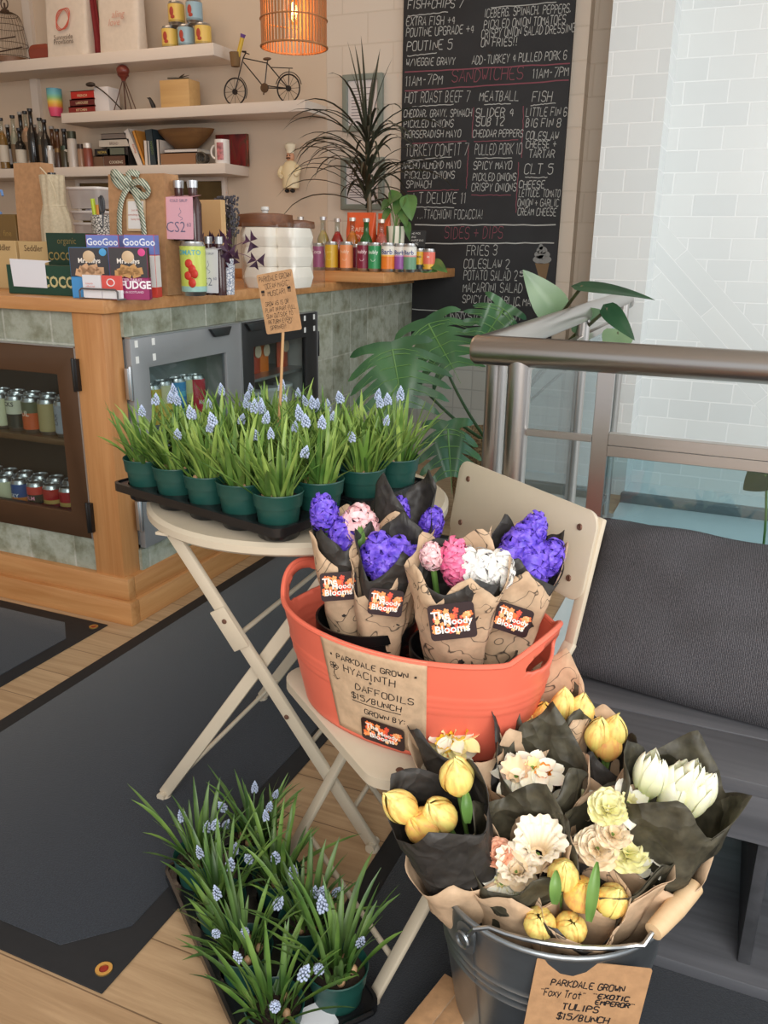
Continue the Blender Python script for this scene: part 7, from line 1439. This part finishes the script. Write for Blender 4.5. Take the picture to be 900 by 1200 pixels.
b = MB(); b.tube([hbr + Vector((.0, -.035, 0)), hbr, hbr + Vector((0, .035, 0))], .0028, 6); b.tube([hbr + Vector((.0, -.035, 0)), hbr + Vector((.026, -.04, -.003))], .0045, 8); b.build('handlebar', m_bk, t)
bc_ = P_(276, 78); b = MB(); b.lathe([(.024, 0), (.032, .07), (.031, .07), (.023, .002), (.0001, .002)], 18, bc_, cap=False); b.build('basket', k_mat if 'k_mat' in globals() else flat((120, 92, 58), .8), t)
p0, p1 = P_(277, 74) + Vector((0, 0, 0)), P_(285, 40); t2 = thing('candy_stick', 'yellow and purple candy stick standing in the bicycle basket', 'candy', p0); b = MB(); b.cur = 0; b.tube([p0, lerp(p0, p1, .88)], .012, 10); b.cur = 1; b.tube([lerp(p0, p1, .88), p1], [.012, .016], 10); b.build('wrapper', [flat((206, 170, 52), .4), flat((104, 70, 140), .4)], t2)
# lowest shelf: bottles
m_ft = flat((150, 34, 30), .4)
BS = ((5, 138, 'g_cl', .033, 'slim clear bottle of amber spirit at the left edge of the lowest shelf', (150, 106, 50)), (12, 146, 'g_dk', .034, 'dark wine bottle with a white neck label, second on the lowest shelf', 0), (19, 135, 'g_cl', .030, 'tall thin clear bottle behind the dark wine bottle', (180, 170, 150)), (25, 150, 'g_dk', .036, 'dark bottle with a pale label, in front on the lowest shelf', 0), (28, 131, 'g_dk', .036, 'black bottle with a flared cap standing at the back', 0), (34, 130, 'g_cl', .040, 'square shouldered pale spirit bottle with a silver cap', (196, 150, 120)), (40, 127, 'g_dk', .034, 'tall black capped bottle rising above the middle shelf edge', 0), (43, 146, 'g_br', .036, 'brown bottle with a round stopper', 0), (50, 138, 'g_cl', .042, 'smoky glass bottle with a dark pourer', (110, 100, 90)), (55, 140, 'g_dk', .032, 'dark bottle with a curved spout', 0), (63, 148, 'g_br', .028, 'beige bottle at the right of the liquor bottles', 0), (69, 151, 'g_br', .020, 'small brown sauce bottle beside the jars', 0), (77, 151, 'g_dk', .021, 'small dark sauce bottle behind the green lidded jar', 0))
for i, (px, yt, g, r_, lab, lq) in enumerate(BS):
    Y = 4.40 + .055 * ((i * 2) % 3); zt = zat(yt, Y, px); bottle_thing('liquor_bottle', lab, atY(px, 180, Y).x, Y, E3_, max(.12, zt - E3_), r_ * .9, globals()[g], liq(lq) if lq else None, flat([(40, 36, 36), (150, 146, 140), (34, 32, 32)][i % 3], .4), flat([(196, 186, 170), (206, 204, 206), (120, 96, 70)][i % 3], .7) if i not in (4, 6, 9) else None, 'bottles on the lowest shelf', opaque=not lq, rn=.012)
for px, yt, r_, c, lc_, lab in ((68, 174, .022, (70, 48, 36), (120, 90, 50), 'small jar with a gold lid beside the bottles'), (76, 171, .026, (60, 54, 34), (54, 66, 50), 'squat dark jar with a green label'), (85.5, 154, .030, (186, 176, 166), (60, 60, 44), 'tall white labelled jar with a dark gold lid'), (95, 169, .022, (150, 116, 92), (60, 46, 40), 'brown jar with a pale label and dark lid'), (103, 168, .028, (126, 62, 46), (206, 196, 186), 'red brown jar with a white lid'), (59, 171, .020, (206, 200, 192), (206, 204, 200), 'silver lidded small cream jar in front of the bottles')):
    Y = 4.40; zt = zat(yt, Y, px); o = Vector((atY(px, 180, Y).x, Y, E3_)); t = thing('condiment_jar', lab, 'jar', o, 0, 'condiment jars on the lowest shelf'); hh = max(.05, zt - E3_); b = MB(); b.lathe([(.0001, 0), (r_, .002), (r_, hh * .72), (r_ * .85, hh * .8), (.0001, hh * .8)], 20, o); b.build('jar', flat(c, .3), t, angle=45); b = MB(); b.lathe([(r_ * .92, hh * .8), (r_ * .92, hh), (.0001, hh)], 20, o); b.build('lid', flat(lc_, .4, .4), t)
def book(label, px0, px1, z0, z1, col, Y=4.42, d=.14, tilt=0.0, tx=None, tc=(220, 210, 190), stand=False):
    a, c = atY(px0, 180, Y), atY(px1, 180, Y); w = c.x - a.x; h = z1 - z0; t = thing('book', label, 'book', ((a.x + c.x) / 2, Y, z0), 0, 'cookbooks on the lowest shelf'); m = WM[t] @ Matrix.Translation((w / 2 if tilt < 0 else -w / 2, 0, 0)) @ Matrix.Rotation(tilt, 4, 'Y') @ Matrix.Translation((-w / 2 if tilt < 0 else w / 2, 0, 0))
    b = MB(); b.M = m; b.box((-w / 2 + .003, .004, .003), (w / 2 - .003, d - .004, h - .003)); b.build('pages', flat((220, 212, 196), .8), t); b = MB(); b.M = m
    if stand or tilt: b.box((-w / 2, 0, 0), (-w / 2 + .003, d, h)); b.box((w / 2 - .003, 0, 0), (w / 2, d, h)); b.box((-w / 2, 0, 0), (w / 2, .004, h))
    else: b.box((-w / 2, 0, 0), (w / 2, d, .003)); b.box((-w / 2, 0, h - .003), (w / 2, d, h)); b.box((-w / 2, 0, 0), (w / 2, .004, h))
    b.build('cover', flat(col, .5), t)
    if tx:
        b = MB(); mm = m @ (frame((0, -.0006, h * .3), (1, 0, 0), (0, 0, 1)) if not (stand or tilt) else frame((w * .3, -.0006, h / 2), (0, 0, 1), (-1, 0, 0))); printed(b, tx, mm, min(.022, h * .6 if not (stand or tilt) else w * .6), .005); b.build('lettering', flat(tc), t, smooth=False)
H3 = lambda y: zat(y, 4.42, 150)
book('low brown book lying flat under the black books', 108, 120, E3_, H3(182), (112, 84, 64)); book('brown and green book lying flat at the bottom of the pile', 121, 150, E3_, H3(181.5), (92, 62, 48), tx='COOKING'); book('black book with gold lettering lying on the low brown book', 111, 129, H3(181.5), H3(173.5), (40, 36, 34), tx='NOMA', tc=(196, 170, 90))
book('grey green book lying in the middle of the pile', 126, 147, H3(181.3), H3(172), (96, 100, 86)); book('cream book lying second from the top of the pile', 117, 152, H3(171.8), H3(162.5), (196, 186, 172), tx='BREAD', tc=(120, 100, 90)); book('grey book lying on top of the pile', 120, 149, H3(162.3), H3(155.5), (120, 108, 100))
book('black spined book standing at the end of the pile', 146, 151, E3_, H3(172), (44, 40, 40), stand=True); book('white book with an orange foot leaning to the left', 161, 167.5, E3_, H3(146), (216, 206, 196), tilt=-.42, tx='Plenty', tc=(190, 90, 40)); book('orange and yellow book leaning against the white one', 167.5, 171, E3_, H3(150), (206, 140, 60), tilt=-.34)
book('thin white book standing upright beside the leaning ones', 169, 173, E3_, H3(166), (214, 204, 194), stand=True, Y=4.40); book('dark blue and green book leaning under the wooden bowl', 174.5, 183, E3_, H3(152), (44, 56, 62), tilt=-.10, tx='OCEAN', tc=(110, 130, 70)); book('thin white book standing at the bowl end', 184, 187, E3_, H3(165), (206, 196, 186), stand=True)
book('tan book lying flat under the wooden bowl', 188, 229, E3_, H3(181), (146, 106, 74), Y=4.42); book('thin white and grey book lying on the tan book', 193, 231, H3(180.7), H3(176.5), (206, 200, 196), Y=4.42)
a, c = atY(183, 160, 4.46), atY(247, 160, 4.46); o = Vector(((a.x + c.x) / 2, 4.49, H3(176.3) + .001)); zt = zat(154, 4.46) - o.z; t = thing('wooden_bowl', 'long dark wooden dough bowl lying on the books of the lowest shelf', 'bowl', o); b = MB(); W2 = (c.x - a.x) / 2; b.lathe([(.0001, 0), (.35, 0), (.72, zt * .45), (.95, zt * .85), (1.0, zt), (.94, zt), (.66, zt * .5), (.0001, zt * .2)], 36, o, cap=False, sx=W2, sy=.085); b.build('bowl', wood('dark_bowl_wood', (92, 62, 34), (124, 88, 50), 0, .5, 20), t, angle=60)
o = atY(238, 180, 4.42); o.z = E3_; t = thing('tape_roll', 'small dark coiled ornament between the books and the mug', 'ornament', o); b = MB()
for k_ in range(4): b.tube([o + Vector((.03 * math.cos(q) * (1 - .12 * k_), -.02 + .015 * k_, .035 + .03 * math.sin(q) * (1 - .1 * k_))) for q in [2 * PI * i / 18 for i in range(19)]], .006, 6)
b.build('coil', flat((66, 60, 50), .5), t)
o = atY(261, 188, 4.40); o.z = E3_; zt = zat(168, 4.40) - E3_; r_ = .042; t = thing('photo_mug', 'white mug with a pink photo print at the right end of the lowest shelf', 'mug', o); b = MB(); b.lathe([(.0001, 0), (r_ * .95, 0), (r_, .004), (r_, zt), (r_ * .93, zt), (r_ * .92, .008), (.0001, .008)], 28, o, cap=False); b.build('mug', flat((232, 226, 220), .25), t, angle=50)
b = MB(); b.tube([o + Vector((-r_ * .95 - .028 * math.sin(q), -.01, zt * .5 - .034 * math.cos(q))) for q in [PI * i / 12 for i in range(13)]], .006, 8); b.build('handle', flat((232, 226, 220), .25), t); b = MB(); cy_ = Cyl(o + Vector((0, 0, zt * .5)), r_ + .0006, -PI / 2 + .25); b.grid(lambda u, v: cy_ @ Vector(((u - .5) * .04, (v - .5) * zt * .72, 0)), 8, 4); b.build('print', M('pink_photo_print', (176, 104, 104), .4, var=.5, scale=60), t)
a, c = atY(252, 180, 4.55), atY(289, 180, 4.55); t = thing('art_panel', 'small dark red abstract painting leaning on the wall behind the mug', 'painting', ((a.x + c.x) / 2, 4.56, E3_)); zt = zat(157, 4.55, 270); k = NT('red_abstract_paint'); v = k.uv((9, 4, 4), coord='Object'); ns = k.n('ShaderNodeTexNoise', Scale=1.6, Detail=5.0, Distortion=1.2); k.l(v, ns.inputs['Vector']); k.l(k.ramp(ns.outputs[0], [(.3, lin((56, 20, 18))), (.5, lin((126, 28, 26))), (.62, lin((72, 52, 28))), (.75, lin((150, 60, 40)))]), k.b.inputs['Base Color']); b = MB(); b.box((a.x, 4.56, E3_), (c.x, 4.58, zt)); b.build('canvas', k.m, t, bevel=.002)
# framed mirror under the lowest shelf
a, c = atY(92, 240, 4.58), atY(266, 240, 4.58); z1 = zat(208, 4.58, 200); z0 = 1.12; t = thing('wall_mirror', 'white framed dark mirror on the wall below the lowest shelf', 'mirror', ((a.x + c.x) / 2, YB, z0)); b = MB(); door_frame(b, 1, 4.565, a.x, c.x, z0, z1, (.025,) * 4, .033); b.build('frame', m_white, t, bevel=.003)
b = MB(); b.box((a.x + .024, 4.58, z0 + .024), (c.x - .024, 4.598, z1 - .024)); b.build('pane', M('dim_mirror_pane', (92, 78, 50), .15, .6, var=.4, scale=5), t)

# ================================================================== handwritten signs
m_card = paper('kraft_card', (182, 140, 100)); m_pen = flat((26, 22, 24), .7); rs = random.Random(9)
def card_sign(label, cat, LL, LR, UL, lines, name='kraft_sign', pen=.0011, bend=0.0, extra=None):
    LL, LR, UL = Vector(LL), Vector(LR), Vector(UL); w, h = (LR - LL).length, (UL - LL).length; m = frame(LL, LR - LL, UL - LL); t = thing(name, label, cat, LL); b = MB(); b.prism(rrect(w, h, .004, 3, 0, 0), .0012, m); b.build('card', m_card, t)
    b = MB()
    for tx, xs, ys, ws, hs in lines:
        nat = sum((3.2 if q == ' ' else (5.2 if q not in "I1!,.:'|" else 3.22)) for q in tx) * (hs * h) / 6 - 1.2 * hs * h / 6; hand(b, tx, m @ Matrix.Translation((xs * w, ys * h, .0014)) @ Matrix.Diagonal((ws * w / nat, 1, 1, 1)), hs * h, pen, .3, rng=rs, z=.0003)
    if extra: extra(b, m, w, h)
    b.build('ink_writing', m_pen, t, smooth=False); return t, m, w, h
YS = 1.56
def muscari_doodle(b, m, w, h):
    for x0 in (.10, .84):
        for i in range(3):
            x = x0 + i * .03 - .03; ribbon(b, [Vector(((x) * w, .64 * h)), Vector(((x + .004) * w, .70 * h))], m, .0011, .0017)
            b.add([m @ Vector(((x + .004) * w + .0016 * math.cos(q), .71 * h + .003 * math.sin(q), .0017)) for q in [2 * PI * k / 8 for k in range(8)]], [tuple(range(8))])
    ribbon(b, [Vector((.70 * w + .05 * w * math.cos(q), .16 * h + .03 * h * math.sin(q))) for q in [PI + PI * i / 8 for i in range(9)]], m, .0011, .0017)
c0, c1, c2 = atY(313, 392, YS), atY(354, 386, YS), atY(303, 322, YS)
t, m, w, h = card_sign('kraft card sign on a stick naming the grape hyacinths on the table', 'sign', c0, c1, c2, [('PARKDALE GROWN', .05, .87, .90, .085), ('"OCEAN MAGIC"', .13, .745, .76, .085), ('MUSCARI', .23, .625, .50, .085), ('GROW AS IS OR', .11, .46, .66, .07), ('PLANT IN PART-FULL', .09, .36, .84, .07), ('SUN OUTSIDE TO', .09, .26, .74, .07), ('RETURN EVERY', .11, .16, .68, .07), ('SPRING!!', .13, .06, .46, .07)], 'card_on_stick', .0010, extra=muscari_doodle)
b = MB(); s0, s1 = lerp(c0, c1, .45) + Vector((0, .004, .02)), atY(327, 480, YS - .01); s1 = s0 + (s1 - s0) * ((s0.z - .79) / (s0.z - s1.z)); b.tube([s0, lerp(s0, s1, .5) + Vector((.002, 0, 0)), s1], .0032, 8); b.build('stick', wood('bamboo_stick', (176, 132, 86), (198, 156, 108), 2), t)
# sign on the bucket
tb0, tb1, tb2 = atZ(615, 1215, .185), atZ(744, 1226, .19), None
ft_ = (BC + Vector((.045, -.178, 0))); ll = bp_(math.radians(-105), .14, .004); lr = bp_(math.radians(-62), .14, .004); nrm = Vector((.11, -1, 0)).normalized()
A0, A1 = atD(618, 1120, bp_(math.radians(-84), .30, .012)), atD(753, 1134, bp_(math.radians(-84), .30, .012)); B0 = atD(606, 1232, bp_(math.radians(-84), .20, .012)); 
upv = (A0 - B0).normalized(); hh_ = .150; W_ = (A1 - A0).length
lo_ = A0 - Vector((.0, -.012, 1)).normalized() * hh_
t, m, w, h = card_sign('kraft card sign for the tulips hung on the front of the metal bucket', 'sign', lo_, lo_ + (A1 - A0), A0, [('PARKDALE GROWN', .16, .70, .64, .075), ('"Foxy Trot"', .08, .57, .40, .085), ('"EXOTIC', .54, .60, .32, .055), ('EMPEROR"', .58, .525, .34, .055), ('TULIPS', .30, .43, .32, .075), ('$15/BUNCH', .27, .31, .46, .075)], 'kraft_sign', .0021)
# kraft band on the tub with writing and a sticker
class TubS:
    def __init__(s, M_=None, base=(0, 0)): s.M = M_
    def __matmul__(s, v):
        if isinstance(v, Matrix): return TubS((s.M @ v) if s.M else v)
        if s.M: v = s.M @ v
        th = math.radians(-107) + v.x / .188; hh = v.y / .19; return tubp(th, hh, .0042 + v.z, False)
t = thing('kraft_sign', 'kraft paper sign for the hyacinths taped to the front of the coral tub', 'sign', tubp(math.radians(-87), .5)); WB = math.radians(44) * .188; HBn = .19
b = MB(); S_ = TubS(); b.grid(lambda u, v: S_ @ Vector((u * WB, .010 + v * (HBn - .010), .0008)), 24, 16); b.grid(lambda u, v: lerp(tubp(math.radians(-107) + u * math.radians(44), 1.0, .0045) + Vector((0, 0, .0035)), tubp(math.radians(-107) + u * math.radians(44), .93, -.010), v), 24, 3); b.build('paper_band', m_kraft, t, angle=80, solid=.0006)
b = MB()
for tx, x, y, wd, sz in (('* PARKDALE GROWN *', .08, .158, .84, .0105), ('HYACINTH', .22, .136, .50, .014), ('+', .47, .126, .03, .008), ('DAFFODILS', .32, .108, .56, .0125), ('$15/BUNCH', .26, .088, .50, .0115), ('GROWN BY:', .38, .063, .42, .010)):
    nat = sum((3.2 if q == ' ' else (5.2 if q not in "I1!,.:'|" else 3.22)) for q in tx) * sz / 6 - 1.2 * sz / 6; hand(b, tx, S_ @ (Matrix.Translation((x * WB, y, .001)) @ Matrix.Diagonal((wd * WB / nat, 1, 1, 1))), sz, .0016, .3, rng=rs)
ribbon(b, [Vector((WB * (.26 + .5 * i / 12), .083)) for i in range(13)], S_, .0015, .0016)
for k_ in range(5): q = 2 * PI * k_ / 5; ribbon(b, [Vector((.016 + .004 * math.cos(q) + .0032 * math.cos(a_), .140 + .004 * math.sin(q) + .0032 * math.sin(a_))) for a_ in [2 * PI * i / 8 for i in range(9)]], S_, .0011, .0016)
ribbon(b, [Vector((.016, .134)), Vector((.013, .124)), Vector((.018, .114)), Vector((.022, .118)), Vector((.016, .113)), Vector((.011, .119))], S_, .0012, .0016); b.build('ink_writing', m_pen, t, smooth=False)
sp_ = S_ @ Vector((WB * .57, .035, .002)); su = (S_ @ Vector((WB * .57 + .01, .035, .002)) - sp_); sv = (S_ @ Vector((WB * .57, .045, .002)) - sp_); sticker(t, frame(sp_ + su.cross(sv).normalized() * .0030, su, sv) @ Matrix.Rotation(math.radians(-3), 4, 'Z'), .078, .047)
# kraft carton on the floor in front of the bucket
p = atZ(521, 1141, .075); q = atZ(470, 1204, .075); d = (q - p); d.z = 0; d.normalize(); n_ = Vector((-d.y, d.x, 0)); t = thing('kraft_carton', 'small kraft cardboard carton on the floor at the foot of the bucket', 'carton', (p.x, p.y, .0105)); m = Matrix((d, n_, Vector((0, 0, 1)))).transposed().to_4x4(); m.translation = Vector((p.x, p.y, .0105)); b = MB(); b.M = m; b.box((0, 0, 0), (.20, .075, .066)); b.build('box', m_kraft, t, bevel=.002); b = MB(); b.M = m; b.box((.002, .002, .0662), (.198, .036, .0678)); b.box((.002, .0385, .0662), (.198, .073, .0678)); b.build('flaps', m_card, t, bevel=.0005)
